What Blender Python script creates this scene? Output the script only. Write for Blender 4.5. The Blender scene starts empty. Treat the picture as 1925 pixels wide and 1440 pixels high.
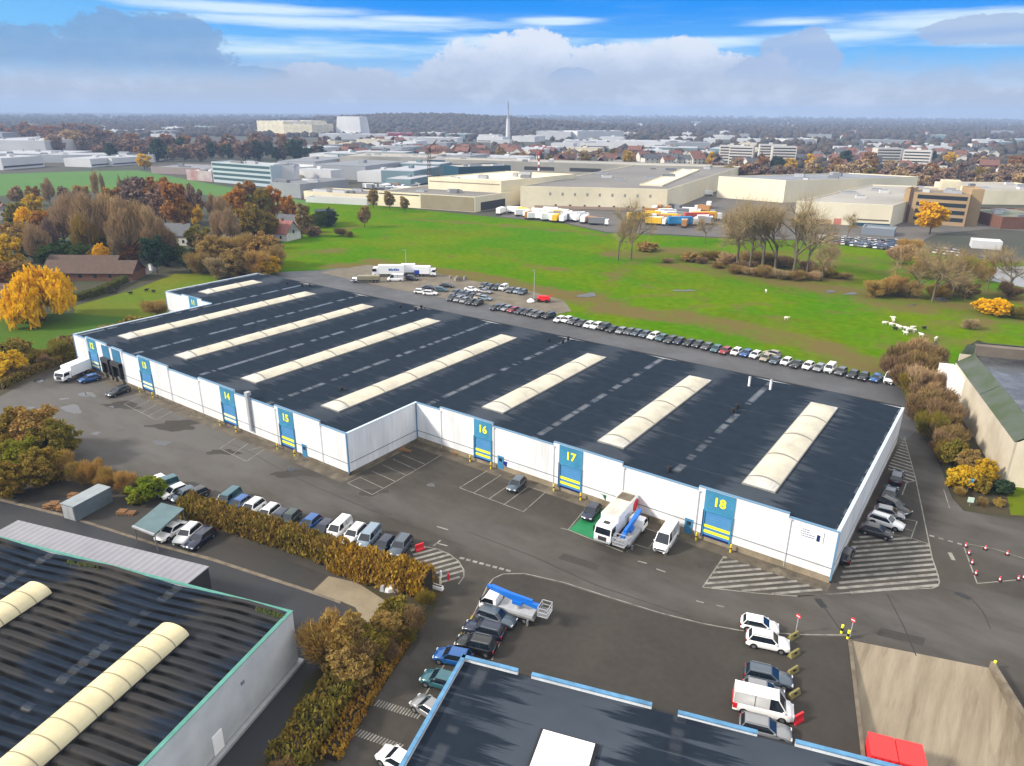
import bpy, math, random
import numpy as np
from mathutils import Vector, Matrix
from mathutils.geometry import tessellate_polygon
import bmesh

random.seed(7); RNG = np.random.default_rng(11)
C = bpy.context.scene.collection
rad = math.radians

# ------------------------------------------------------------------ camera model (survey of the site)
CX, CY, F, CAMH = 962.5, 720.0, 1340.0, 54.0
R3 = np.array([[0.81388128, 0.21263434, -0.54072534],
               [0.58098468, -0.28604866, 0.76199276],
               [0.00735206, -0.93432478, -0.35634695]])
def ray(u, v):
    return R3 @ np.array([(u-CX)/F, (v-CY)/F, 1.0])
def G(u, v, z=0.0):
    """site position (metres) of a survey point at height z"""
    w = ray(u, v); t = (z-CAMH)/w[2]
    return (float(w[0]*t), float(w[1]*t))
def GS(pts, z=0.0): return [G(u, v, z) for u, v in pts]

# ------------------------------------------------------------------ materials
MATS = {}
def _n(nt, t, **kw):
    n = nt.nodes.new(t)
    for k, v in kw.items(): setattr(n, k, v)
    return n
def rgb(c): return (c[0], c[1], c[2], 1.0)
def dim(c):
    k = min(1.08, max(.62, .62+(max(c)-.45)*1.3)); return tuple(min(.86, x*k) for x in c)
def mat(name, c, c2=None, scale=1.0, rough=0.7, spec=0.4, metal=0.0, bump=0.0, detail=5.0,
        stretch=(1, 1, 1), lo=0.35, hi=0.65, rough2=None, coat=0.0, fine=0.0, rot=0.0, c3=None, s3=.03, st3=(1, 1, 1), r3=(.42, .66)):
    if name in MATS: return MATS[name]
    c = dim(c); c2 = dim(c2) if c2 is not None else None
    m = bpy.data.materials.new(name); m.use_nodes = True
    nt = m.node_tree; b = nt.nodes['Principled BSDF']
    b.inputs['Roughness'].default_value = rough
    b.inputs['Metallic'].default_value = metal
    b.inputs['Specular IOR Level'].default_value = spec
    if coat: b.inputs['Coat Weight'].default_value = coat; b.inputs['Coat Roughness'].default_value = 0.08
    b.inputs['Base Color'].default_value = rgb(c)
    if c2 is not None:
        tc = _n(nt, 'ShaderNodeTexCoord'); mp = _n(nt, 'ShaderNodeMapping')
        mp.inputs['Scale'].default_value = stretch; mp.inputs['Rotation'].default_value = (0, 0, rot)
        nz = _n(nt, 'ShaderNodeTexNoise'); nz.inputs['Scale'].default_value = scale
        nz.inputs['Detail'].default_value = detail; nz.inputs['Roughness'].default_value = 0.62
        mr = _n(nt, 'ShaderNodeMapRange'); mr.inputs[1].default_value = lo; mr.inputs[2].default_value = hi
        mx = _n(nt, 'ShaderNodeMix', data_type='RGBA')
        mx.inputs[6].default_value = rgb(c); mx.inputs[7].default_value = rgb(c2)
        L = nt.links.new
        L(tc.outputs['Object'], mp.inputs[0]); L(mp.outputs[0], nz.inputs['Vector'])
        L(nz.outputs['Fac'], mr.inputs[0]); L(mr.outputs[0], mx.inputs[0])
        col = mx.outputs[2]
        if c3 is not None:
            m3 = _n(nt, 'ShaderNodeMapping'); m3.inputs['Scale'].default_value = st3; m3.inputs['Rotation'].default_value = (0, 0, rot); L(tc.outputs['Object'], m3.inputs[0])
            n3 = _n(nt, 'ShaderNodeTexNoise'); n3.inputs['Scale'].default_value = s3; n3.inputs['Detail'].default_value = 8; n3.inputs['Roughness'].default_value = .65; n3.inputs['Distortion'].default_value = .6; L(m3.outputs[0], n3.inputs['Vector'])
            r3_ = _n(nt, 'ShaderNodeMapRange'); r3_.inputs[1].default_value = r3[0]; r3_.inputs[2].default_value = r3[1]; r3_.inputs[4].default_value = .85; L(n3.outputs['Fac'], r3_.inputs[0])
            x3 = _n(nt, 'ShaderNodeMix', data_type='RGBA'); L(r3_.outputs[0], x3.inputs[0]); L(col, x3.inputs[6]); x3.inputs[7].default_value = rgb(dim(c3)); col = x3.outputs[2]
        if fine:
            n2 = _n(nt, 'ShaderNodeTexNoise'); n2.inputs['Scale'].default_value = scale*14
            n2.inputs['Detail'].default_value = 3
            L(mp.outputs[0], n2.inputs['Vector'])
            m2 = _n(nt, 'ShaderNodeMapRange'); m2.inputs[3].default_value = 1-fine; m2.inputs[4].default_value = 1+fine
            L(n2.outputs['Fac'], m2.inputs[0])
            mm = _n(nt, 'ShaderNodeMix', data_type='RGBA', blend_type='MULTIPLY'); mm.inputs[0].default_value = 1
            L(col, mm.inputs[6]); L(m2.outputs[0], mm.inputs[7]); col = mm.outputs[2]
        L(col, b.inputs['Base Color'])
        if rough2 is not None:
            r = _n(nt, 'ShaderNodeMapRange'); r.inputs[3].default_value = rough; r.inputs[4].default_value = rough2
            L(mr.outputs[0], r.inputs[0]); L(r.outputs[0], b.inputs['Roughness'])
        if bump:
            bp = _n(nt, 'ShaderNodeBump'); bp.inputs['Strength'].default_value = bump
            L(nz.outputs['Fac'], bp.inputs['Height']); L(bp.outputs[0], b.inputs['Normal'])
    MATS[name] = m
    return m
LEAFK = 1.9
def leafmat(name, c, c2, c3=None, trans=0.35):
    """foliage: every leaf card takes its own tone between c and c2, every plant its own drift towards c3"""
    if name in MATS: return MATS[name]
    m = bpy.data.materials.new(name); m.use_nodes = True
    nt = m.node_tree; L = nt.links.new; b = nt.nodes['Principled BSDF']
    c, c2, c3 = [tuple(min(.8, x*LEAFK) for x in q) for q in (c, c2, c3 or c2)]
    b.inputs['Roughness'].default_value = 0.9; b.inputs['Specular IOR Level'].default_value = 0.0
    g = _n(nt, 'ShaderNodeNewGeometry'); oi = _n(nt, 'ShaderNodeObjectInfo')
    mx = _n(nt, 'ShaderNodeMix', data_type='RGBA'); mx.inputs[6].default_value = rgb(c); mx.inputs[7].default_value = rgb(c2)
    L(g.outputs['Random Per Island'], mx.inputs[0])
    tc = _n(nt, 'ShaderNodeTexCoord'); nz = _n(nt, 'ShaderNodeTexNoise'); nz.inputs['Scale'].default_value = 0.35
    L(tc.outputs['Object'], nz.inputs['Vector'])
    ad = _n(nt, 'ShaderNodeMath', operation='MULTIPLY_ADD'); ad.inputs[1].default_value = 0.7
    L(oi.outputs['Random'], ad.inputs[0])
    mr = _n(nt, 'ShaderNodeMapRange'); mr.inputs[1].default_value = 0.35; mr.inputs[2].default_value = 0.7
    mr.inputs[3].default_value = -0.2; mr.inputs[4].default_value = 0.45
    L(nz.outputs['Fac'], mr.inputs[0]); L(mr.outputs[0], ad.inputs[2]); ad.use_clamp = True
    m2 = _n(nt, 'ShaderNodeMix', data_type='RGBA'); m2.inputs[7].default_value = rgb(c3 or c2)
    L(ad.outputs[0], m2.inputs[0]); L(mx.outputs[2], m2.inputs[6])
    L(m2.outputs[2], b.inputs['Base Color'])
    if trans:
        t = _n(nt, 'ShaderNodeBsdfTranslucent'); L(m2.outputs[2], t.inputs[0])
        ms = _n(nt, 'ShaderNodeMixShader'); ms.inputs[0].default_value = trans
        L(b.outputs[0], ms.inputs[1]); L(t.outputs[0], ms.inputs[2]); L(ms.outputs[0], nt.nodes['Material Output'].inputs[0])
    MATS[name] = m
    return m

# ------------------------------------------------------------------ mesh building
class MB:
    def __init__(s): s.v = []; s.f = []; s.m = []; s.mats = []; s.sm = []
    def mi(s, m):
        if m not in s.mats: s.mats.append(m)
        return s.mats.index(m)
    def add(s, vs, fs, m, smooth=False):
        o = len(s.v); k = s.mi(m)
        s.v += [tuple(map(float, p)) for p in vs]
        for f in fs: s.f.append(tuple(i+o for i in f)); s.m.append(k); s.sm.append(smooth)
        return s
    def box(s, x0, x1, y0, y1, z0, z1, m, M=None):
        vs = [(x, y, z) for z in (z0, z1) for x, y in ((x0, y0), (x1, y0), (x1, y1), (x0, y1))]
        if M is not None: vs = [M @ Vector(p) for p in vs]
        return s.add(vs, [(3, 2, 1, 0), (4, 5, 6, 7), (0, 1, 5, 4), (1, 2, 6, 5), (2, 3, 7, 6), (3, 0, 4, 7)], m)
    def taper(s, c, sx, sy, z0, z1, m, k=0.85):
        x, y = c
        vs = [(x+a*sx/2*q, y+b*sy/2*q, z) for z, q in ((z0, 1), (z1, k)) for a, b in ((-1, -1), (1, -1), (1, 1), (-1, 1))]
        return s.add(vs, [(3, 2, 1, 0), (4, 5, 6, 7), (0, 1, 5, 4), (1, 2, 6, 5), (2, 3, 7, 6), (3, 0, 4, 7)], m)
    def prism(s, poly, z0, z1, m, mtop=None):
        n = len(poly)
        if sum(poly[i][0]*poly[(i+1) % n][1]-poly[(i+1) % n][0]*poly[i][1] for i in range(n)) < 0: poly = poly[::-1]
        s.add([(x, y, z0) for x, y in poly]+[(x, y, z1) for x, y in poly],
              [(i, (i+1) % n, n+(i+1) % n, n+i) for i in range(n)], m)
        s.add([(x, y, z1) for x, y in poly], [tuple(range(n))], mtop or m)
        return s
    def tube(s, p0, p1, r0, r1=None, n=6, m=None, cap=True, smooth=True):
        r1 = r0 if r1 is None else r1
        p0, p1 = Vector(p0), Vector(p1); d = (p1-p0).normalized()
        a = d.orthogonal().normalized(); b = d.cross(a)
        vs = [p+(a*math.cos(t)+b*math.sin(t))*r for p, r in ((p0, r0), (p1, r1)) for t in [2*math.pi*i/n for i in range(n)]]
        s.add(vs, [(i, (i+1) % n, n+(i+1) % n, n+i) for i in range(n)], m, smooth)
        if cap: s.add(vs, [tuple(range(n))[::-1], tuple(range(n, 2*n))], m)
        return s
    def beam(s, p0, p1, w, h, m):
        p0, p1 = Vector(p0), Vector(p1); d = (p1-p0).normalized()
        a = d.cross(Vector((0, 0, 1))); a = a.normalized() if a.length > 1e-4 else Vector((1, 0, 0)); b = a.cross(d)
        vs = [p+a*(i*w/2)+b*(j*h/2) for p in (p0, p1) for i, j in ((-1, -1), (1, -1), (1, 1), (-1, 1))]
        return s.add(vs, [(3, 2, 1, 0), (4, 5, 6, 7), (0, 1, 5, 4), (1, 2, 6, 5), (2, 3, 7, 6), (3, 0, 4, 7)], m)
    def join(s, o, M=None):
        for i, m in enumerate(o.mats): s.mi(m)
        k = len(s.v)
        s.v += o.v if M is None else [tuple(M @ Vector(p)) for p in o.v]
        for f, m, q in zip(o.f, o.m, o.sm): s.f.append(tuple(i+k for i in f)); s.m.append(s.mi(o.mats[m])); s.sm.append(q)
        return s
    def mesh(s, name):
        me = bpy.data.meshes.new(name); me.from_pydata(s.v, [], s.f)
        for m in s.mats: me.materials.append(m)
        me.polygons.foreach_set('material_index', s.m); me.polygons.foreach_set('use_smooth', s.sm)
        me.update(); return me
    def obj(s, name, parent=None, loc=None, rot=0.0):
        return link(name, s.mesh(name), parent, loc, rot)
def link(name, me, parent=None, loc=None, rot=0.0):
    o = bpy.data.objects.new(name, me); C.objects.link(o)
    if parent is not None: o.parent = parent
    if loc is not None: o.location = loc
    if rot: o.rotation_euler[2] = rot
    return o
def tag(o, label, cat, group=None):
    o['label'] = label; o['category'] = cat
    if group: o['group'] = group
    return o
def thing(name, label, cat, loc=(0, 0, 0), rot=0.0, group=None):
    o = bpy.data.objects.new(name, None); C.objects.link(o); o.location = loc; o.rotation_euler[2] = rot
    o.empty_display_size = 0.5
    return tag(o, label, cat, group)
def setting(o, kind='structure'): o['kind'] = kind; return o
def poly_mesh(name, loops, z, m, cell=None):
    """flat sheet from an outline (first loop) with optional holes, cut to a grid when cell is given"""
    bm = bmesh.new()
    tris = tessellate_polygon([[Vector((x, y, 0)) for x, y in lp] for lp in loops])
    flat = [p for lp in loops for p in lp]
    vs = [bm.verts.new((x, y, z)) for x, y in flat]
    for t in tris:
        try: bm.faces.new([vs[i] for i in t])
        except ValueError: pass
    if cell:
        xs = [p[0] for p in flat]; ys = [p[1] for p in flat]
        for ax, lo, hi in ((0, min(xs), max(xs)), (1, min(ys), max(ys))):
            t = math.ceil(lo/cell)*cell
            while t < hi:
                co = [0, 0, 0]; no = [0, 0, 0]; co[ax] = t; no[ax] = 1
                bmesh.ops.bisect_plane(bm, geom=bm.verts[:]+bm.edges[:]+bm.faces[:], plane_co=co, plane_no=no)
                t += cell
    for f in bm.faces:
        if f.normal.z < 0: f.normal_flip()
    bm.normal_update()
    for f in bm.faces:
        if f.normal.z < 0: f.normal_flip()
    me = bpy.data.meshes.new(name); bm.to_mesh(me); bm.free()
    if m: me.materials.append(m)
    return me
def sheet(name, loops, z, m, cell=None):
    return setting(link(name, poly_mesh(name, loops, z, m, cell)))
def text_part(body, size, m, parent, loc, name='door_number', ext=0.02, bold=0.035):
    cu = bpy.data.curves.new(name, 'FONT'); cu.body = body; cu.size = size; cu.extrude = ext; cu.offset = bold
    cu.align_x = 'CENTER'; cu.align_y = 'CENTER'; cu.resolution_u = 3
    t = bpy.data.objects.new('t', cu); C.objects.link(t)
    me = bpy.data.meshes.new_from_object(t.evaluated_get(bpy.context.evaluated_depsgraph_get()))
    bpy.data.objects.remove(t); me.materials.clear(); me.materials.append(m)
    o = link(name, me, parent, loc); o.rotation_euler = (rad(90), 0, 0)
    return o
def copy_thing(src, loc, rot, label=None, group=None, paint=None):
    r = src.copy(); C.objects.link(r); r.location = loc; r.rotation_euler[2] = rot
    if label: r['label'] = label
    if group: r['group'] = group
    for ch in list(src.children):
        c = ch.copy(); C.objects.link(c); c.parent = r
        if paint and 'paint' in ch.keys(): set_paint(c, paint)
        for g in list(ch.children):
            d = g.copy(); C.objects.link(d); d.parent = c
            if paint and 'paint' in g.keys(): set_paint(d, paint)
    if paint and 'paint' in src.keys(): set_paint(r, paint)
    return r
def set_paint(o, m):
    o.material_slots[0].link = 'OBJECT'; o.material_slots[0].material = m
ORD = 'first second third fourth fifth sixth seventh eighth ninth tenth eleventh twelfth thirteenth fourteenth fifteenth sixteenth seventeenth eighteenth nineteenth twentieth'.split()
def ordinal(i):
    if i < 20: return ORD[i]
    t = {2: 'twenty', 3: 'thirty', 4: 'forty', 5: 'fifty'}[(i+1)//10]
    return {2: 'twentieth', 3: 'thirtieth', 4: 'fortieth', 5: 'fiftieth'}[(i+1)//10] if (i+1) % 10 == 0 else t+'-'+ORD[(i+1) % 10-1]

# local axes of the older buildings at the bottom and right of the site
E1 = np.array((0.958, 0.287)); E2 = np.array((-0.287, 0.958)); A16 = math.atan2(0.287, 0.958)
HEAD_E2 = A16+rad(90)

# ------------------------------------------------------------------ common materials
M_WALL = mat('white_cladding', (0.74, 0.75, 0.76), (0.66, 0.67, 0.68), 0.35, 0.55, detail=6, stretch=(1, 1, .25), fine=.03, c3=(.62, .60, .55), s3=.5, st3=(1, 1, .12), r3=(.55, .8))
def joints(m, pitch):
    '''vertical panel joints'''
    nt = m.node_tree; b = nt.nodes['Principled BSDF']; L = nt.links.new; src = b.inputs['Base Color'].links[0].from_socket
    tc = _n(nt, 'ShaderNodeTexCoord'); sp = _n(nt, 'ShaderNodeSeparateXYZ'); L(tc.outputs['Object'], sp.inputs[0])
    def mm(op, a, bb):
        n = _n(nt, 'ShaderNodeMath', operation=op)
        for i, x in enumerate((a, bb)):
            if isinstance(x, (int, float)): n.inputs[i].default_value = x
            else: L(x, n.inputs[i])
        return n.outputs[0]
    f = mm('FRACT', mm('DIVIDE', mm('ADD', sp.outputs[0], sp.outputs[1]), pitch), 0)
    k = mm('LESS_THAN', f, .05); mx = _n(nt, 'ShaderNodeMix', data_type='RGBA'); L(mm('MULTIPLY', k, .3), mx.inputs[0]); L(src, mx.inputs[6]); mx.inputs[7].default_value = (.3, .31, .33, 1); L(mx.outputs[2], b.inputs['Base Color'])
joints(M_WALL, 1.1)
def slats(m, pitch):
    nt = m.node_tree; b = nt.nodes['Principled BSDF']; wv = _n(nt, 'ShaderNodeTexWave'); wv.bands_direction = 'Z'; wv.inputs['Scale'].default_value = 2*math.pi/pitch/20
    tc = _n(nt, 'ShaderNodeTexCoord'); nt.links.new(tc.outputs['Object'], wv.inputs['Vector']); bp = _n(nt, 'ShaderNodeBump'); bp.inputs['Distance'].default_value = .018; bp.inputs['Strength'].default_value = 1
    nt.links.new(wv.outputs['Fac'], bp.inputs['Height']); nt.links.new(bp.outputs[0], b.inputs['Normal'])
M_APRON = mat('stained_apron', (0.20, 0.165, 0.12), (0.095, 0.08, 0.06), 0.5, 0.9, detail=9, fine=.25, c3=(.30, .26, .19), s3=.3, r3=(.55, .7))
M_PLINTH = mat('stained_concrete', (0.30, 0.25, 0.185), (0.15, 0.12, 0.085), 0.6, 0.9, fine=.2)
M_BLUE = mat('blue_panel', (0.07, 0.33, 0.55), (0.055, 0.28, 0.48), 0.5, 0.55)
M_BLUE2 = mat('blue_door', (0.07, 0.27, 0.58), (0.10, 0.31, 0.58), 0.5, 0.5, detail=7)
slats(M_BLUE2, .36)
M_DBLUE = mat('deep_blue', (0.008, 0.03, 0.17), rough=.5)
M_TRIM = mat('blue_trim', (0.16, 0.32, 0.50), rough=.6); M_PTRIM = mat('pale_trim', (0.52, 0.62, 0.72), rough=.6)
M_BASE = mat('tan_base', (0.46, 0.38, 0.27), (0.30, 0.25, 0.17), 0.5, .9, .2, detail=9, fine=.15, c3=(.20, .16, .11), s3=.25, r3=(.5, .68))
M_LTRIM = mat('pale_blue_trim', (0.13, 0.34, 0.58), (0.09, 0.25, 0.45), 0.9, .6, detail=8)
M_GTRIM = mat('green_trim', (0.14, 0.44, 0.36), (0.10, 0.32, 0.26), 1.0, .5)
M_YEL = mat('yellow_paint', (0.86, 0.78, 0.03), rough=.5)
M_BLACK = mat('black_rubber', (0.012, 0.012, 0.014), rough=.8)
M_DGREY = mat('dark_grey', (0.05, 0.05, 0.055), rough=.7)
M_GREY = mat('grey_metal', (0.30, 0.31, 0.33), (0.24, 0.25, 0.27), 1.2, .5)
M_LGREY = mat('light_grey', (0.52, 0.53, 0.55), (0.45, 0.46, 0.5), 0.8, .5)
M_WHITE = mat('white_paint', (0.80, 0.80, 0.80), rough=.4)
M_CREAM = mat('cream_render', (0.70, 0.63, 0.46), (0.60, 0.54, 0.40), 0.12, .8)
M_RED = mat('red_plastic', (0.70, 0.02, 0.03), rough=.4)
M_GLASS = mat('car_glass', (0.012, 0.02, 0.032), rough=.04, spec=.7)
M_WIN = mat('window_glass', (0.03, 0.045, 0.06), rough=.12, spec=.6)
M_SKYL = mat('skylight_sheet', (0.66, 0.61, 0.48), (0.58, 0.535, 0.43), 0.25, .5, .2, fine=.05, c3=(.50, .46, .37), s3=.25, r3=(.55, .75))
M_SKYR = mat('skylight_rib', (0.42, 0.40, 0.36), (0.34, 0.33, 0.31), 1.5, .6)
M_TRUNK = mat('bark', (0.10, 0.075, 0.05), (0.05, 0.04, 0.03), 1.5, .9)
M_TRUNKP = mat('pale_bark', (0.24, 0.20, 0.13), (0.14, 0.115, 0.075), 1.2, .9)
M_WOOD = mat('pallet_wood', (0.42, 0.22, 0.09), (0.30, 0.16, 0.07), 1.5, .8)
M_TAIL = mat('tail_lamp', (0.45, 0.01, 0.01), rough=.25)
M_HEAD = mat('head_lamp', (0.62, 0.66, 0.70), rough=.15)
M_RIM = mat('alloy_rim', (0.42, 0.43, 0.45), rough=.35, metal=.6)

# ------------------------------------------------------------------ camera, light, sky, air
sc = bpy.context.scene
cd = bpy.data.cameras.new('camera'); cam = bpy.data.objects.new('camera', cd); C.objects.link(cam)
cd.sensor_width = 36; cd.lens = 36*F/1925; cd.clip_start = 0.5; cd.clip_end = 40000
Mx = R3 @ np.diag([1, -1, -1])
cam.matrix_world = Matrix(((*Mx[0], 0), (*Mx[1], 0), (*Mx[2], CAMH), (0, 0, 0, 1)))
sc.camera = cam
sc.view_settings.view_transform = 'Standard'; sc.view_settings.look = 'None'
sc.view_settings.exposure = 0.88; sc.view_settings.gamma = 1; sc.view_settings.use_curve_mapping = False
sc.cycles.use_denoising = True
try: sc.cycles.denoiser = 'OPENIMAGEDENOISE'
except Exception: pass
sc.cycles.volume_bounces = 0; sc.cycles.max_bounces = 6; sc.cycles.transparent_max_bounces = 8
sc.cycles.use_adaptive_sampling = True; sc.cycles.adaptive_threshold = 0.015

SUN = Vector((-0.62, -0.66, 0.56)).normalized()
sl = bpy.data.lights.new('sun', 'SUN'); sl.energy = 3.0; sl.angle = rad(7); sl.color = (1, 0.92, 0.80)
so = bpy.data.objects.new('sun', sl); C.objects.link(so); so.rotation_euler = SUN.to_track_quat('Z', 'Y').to_euler()

wd = bpy.data.worlds.new('World'); sc.world = wd; wd.use_nodes = True
nt = wd.node_tree; nt.nodes.clear(); LK = nt.links.new
def mth(op, a, b=None, c=None, clamp=False):
    n = nt.nodes.new('ShaderNodeMath'); n.operation = op; n.use_clamp = clamp
    for i, x in enumerate((a, b, c)):
        if x is None: continue
        if isinstance(x, (int, float)): n.inputs[i].default_value = x
        else: LK(x, n.inputs[i])
    return n.outputs[0]
def sstep(x, lo, hi, a=0.0, b=1.0):
    n = nt.nodes.new('ShaderNodeMapRange'); n.interpolation_type = 'SMOOTHSTEP'
    LK(x, n.inputs[0]); n.inputs[1].default_value = lo; n.inputs[2].default_value = hi
    n.inputs[3].default_value = a; n.inputs[4].default_value = b
    return n.outputs[0]
def mixc(f, a, b):
    n = nt.nodes.new('ShaderNodeMix'); n.data_type = 'RGBA'
    for i, x in ((0, f), (6, a), (7, b)):
        if isinstance(x, tuple): n.inputs[i].default_value = rgb(x)
        elif isinstance(x, (int, float)): n.inputs[i].default_value = x
        else: LK(x, n.inputs[i])
    return n.outputs[2]
tcw = nt.nodes.new('ShaderNodeTexCoord')
fwd = Vector((R3[0][2], R3[1][2], 0)).normalized(); rgt = Vector((fwd.y, -fwd.x, 0))
def dotn(v):
    n = nt.nodes.new('ShaderNodeVectorMath'); n.operation = 'DOT_PRODUCT'; n.inputs[1].default_value = v
    LK(tcw.outputs['Generated'], n.inputs[0]); return n.outputs['Value']
AZ = mth('MULTIPLY', mth('ARCTAN2', dotn(rgt), dotn(fwd)), 57.29578)
EL = mth('MULTIPLY', mth('ARCSINE', dotn((0, 0, 1))), 57.29578)
def azel(u, v):
    d = Vector(ray(u, v)).normalized()
    return math.degrees(math.atan2(d.dot(rgt), d.dot(fwd))), math.degrees(math.asin(d.z))
def skynoise(sx, sy, detail, off=0.0, rough=0.6):
    cb = nt.nodes.new('ShaderNodeCombineXYZ'); LK(mth('MULTIPLY', AZ, sx), cb.inputs[0]); LK(mth('MULTIPLY', EL, sy), cb.inputs[1])
    cb.inputs[2].default_value = off
    n = nt.nodes.new('ShaderNodeTexNoise'); n.inputs['Scale'].default_value = 1; n.inputs['Detail'].default_value = detail
    n.inputs['Roughness'].default_value = rough; LK(cb.outputs[0], n.inputs['Vector']); return n.outputs['Fac']
def blob(u, v, ru, rv):
    a, e = azel(u, v); k = 57.3/F
    x = mth('MULTIPLY', mth('SUBTRACT', AZ, a), 1/(ru*k)); y = mth('MULTIPLY', mth('SUBTRACT', EL, e), 1/(rv*k))
    return mth('SUBTRACT', 1.0, mth('SQRT', mth('ADD', mth('MULTIPLY', x, x), mth('MULTIPLY', y, y))))
def blobs(lst):
    r = None
    for b in lst: q = blob(*b); r = q if r is None else mth('MAXIMUM', r, q)
    return r
n_mid = skynoise(0.42, 0.62, 7, 3.1); n_fine = skynoise(0.9, 1.3, 6, 8.2); n_cir = skynoise(0.045, 0.55, 6, 1.7, .65); n_soft = skynoise(0.11, 0.3, 4, 5.5)
n_vf = skynoise(2.1, 2.9, 6, 12.4, .7)
jit = mth('ADD', mth('MULTIPLY', mth('SUBTRACT', n_mid, 0.5), 1.9), mth('MULTIPLY', mth('SUBTRACT', n_vf, 0.5), 0.8))
jit2 = mth('MULTIPLY', mth('SUBTRACT', n_soft, 0.5), 2.4)
# clear blue behind everything, paler to the left and towards the horizon
S = 5.6   # Background strength is 0.1
def c10(*c): return tuple(x*S for x in c)
blue = mixc(sstep(EL, 3.0, 7.5), c10(0.15, 0.50, 0.96), c10(0.003, 0.29, 0.94))
blue = mixc(sstep(mth('ADD', AZ, mth('MULTIPLY', jit2, 4)), -36, -6, .75, 0.0), blue, c10(0.22, 0.58, .96))
# cirrus streaks
cir = blobs([(600, 42, 340, 13), (760, 36, 130, 9), (480, 18, 260, 12), (1350, 77, 190, 13), (1580, 68, 230, 18), (1770, 42, 230, 22), (1500, 42, 120, 9), (1050, 38, 90, 8), (1880, 75, 170, 14), (950, 75, 150, 12), (500, 95, 330, 22)])
cirm = mth('MULTIPLY', sstep(mth('ADD', cir, mth('MULTIPLY', mth('SUBTRACT', n_cir, 0.5), 2.2)), 0.0, 0.9), 0.9)
wide = mth('MULTIPLY', sstep(n_cir, 0.46, 0.72), sstep(EL, 7.5, 3.5, 0.12, .6))
sky = mixc(wide, blue, c10(0.50, 0.74, 0.99)); sky = mixc(cirm, sky, c10(0.72, 0.89, 0.98))
# white cumulus standing out of the bank
cum = blobs([(940, 140, 150, 65), (1010, 100, 60, 48), (1180, 135, 150, 48), (1270, 112, 80, 42), (695, 155, 60, 26), (780, 165, 60, 18), (1390, 150, 120, 45), (5, 205, 90, 30), (30, 180, 60, 16), (600, 150, 90, 30), (860, 150, 70, 45)])
cumm = sstep(mth('ADD', mth('MULTIPLY', cum, 1.3), mth('MULTIPLY', jit, .8)), 0.04, 0.26)
cumc = mixc(sstep(mth('ADD', EL, mth('MULTIPLY', jit, .9)), 2.0, 5.0), c10(0.46, 0.58, 0.80), c10(0.74, 0.81, 0.94))
sky = mixc(cumm, sky, cumc)
# the stratus bank along the horizon
bank = sstep(mth('ADD', EL, mth('ADD', jit2, jit)), 4.4, 1.2)
bankc = mixc(sstep(mth('ADD', EL, jit), 0.0, 3.0), c10(0.42, 0.50, 0.63), c10(0.47, 0.56, 0.72))
bankc = mixc(sstep(mth('ADD', n_soft, mth('MULTIPLY', mth('SUBTRACT', n_mid, .5), .6)), .45, .66), bankc, c10(.58, .66, .80))
sky = mixc(bank, sky, bankc)
# slate-blue shaded cumulus
drk = blobs([(265, 105, 150, 66), (90, 150, 130, 40), (350, 78, 60, 42), (55, 110, 85, 55), (190, 120, 110, 55), (1490, 125, 75, 52), (1440, 150, 80, 45), (1520, 100, 42, 42), (480, 143, 75, 16), (1870, 55, 120, 22), (300, 150, 140, 35), (1075, 145, 50, 18)])
drkm = mth('MULTIPLY', sstep(mth('ADD', mth('MULTIPLY', drk, 1.3), mth('MULTIPLY', jit, .65)), 0.05, 0.22), mth('MULTIPLY', sstep(EL, 1.6, 3.2), 0.8))
drkc = mixc(n_fine, c10(0.16, 0.32, 0.58), c10(0.27, 0.43, 0.68))
drkc = mixc(sstep(AZ, -5, 8), drkc, c10(0.38, 0.50, 0.74))
sky = mixc(drkm, sky, drkc)
# overhead, out of view: pale cloud added over the physical sky for neutral light
sk = nt.nodes.new('ShaderNodeTexSky'); sk.sky_type = 'NISHITA'; sk.sun_disc = False
sk.sun_elevation = math.asin(SUN.z); sk.sun_rotation = math.atan2(SUN.x, SUN.y); sk.altitude = 60; sk.air_density = 1.0; sk.dust_density = 1.5
high = mixc(sstep(n_soft, 0.25, 0.6, .75, .95), sk.outputs[0], (8.6, 8.45, 8.2))
sky = mixc(sstep(EL, 10.5, 20), sky, high)
sky = mixc(sstep(EL, 0.0, -2.0), sky, c10(0.30, 0.36, 0.46))
bg = nt.nodes.new('ShaderNodeBackground'); bg.inputs[1].default_value = 0.1; LK(sky, bg.inputs[0])
ow = nt.nodes.new('ShaderNodeOutputWorld'); LK(bg.outputs[0], ow.inputs[0])

hz = bpy.data.materials.new('air'); hz.use_nodes = True; hz.node_tree.nodes.clear()
pv = hz.node_tree.nodes.new('ShaderNodeVolumePrincipled'); pv.inputs['Color'].default_value = (0.44, 0.59, 0.88, 1)
pv.inputs['Density'].default_value = 0.000165; pv.inputs['Anisotropy'].default_value = 0.0
ov = hz.node_tree.nodes.new('ShaderNodeOutputMaterial'); hz.node_tree.links.new(pv.outputs[0], ov.inputs['Volume'])
hz.volume_intersection_method = 'FAST' if hasattr(hz, 'volume_intersection_method') and False else getattr(hz, 'volume_intersection_method', 'FAST')
hb = MB(); hb.box(-9400, 3400, -500, 9900, -2.2, 110, hz); ho = setting(hb.obj('haze'), 'stuff')

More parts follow.
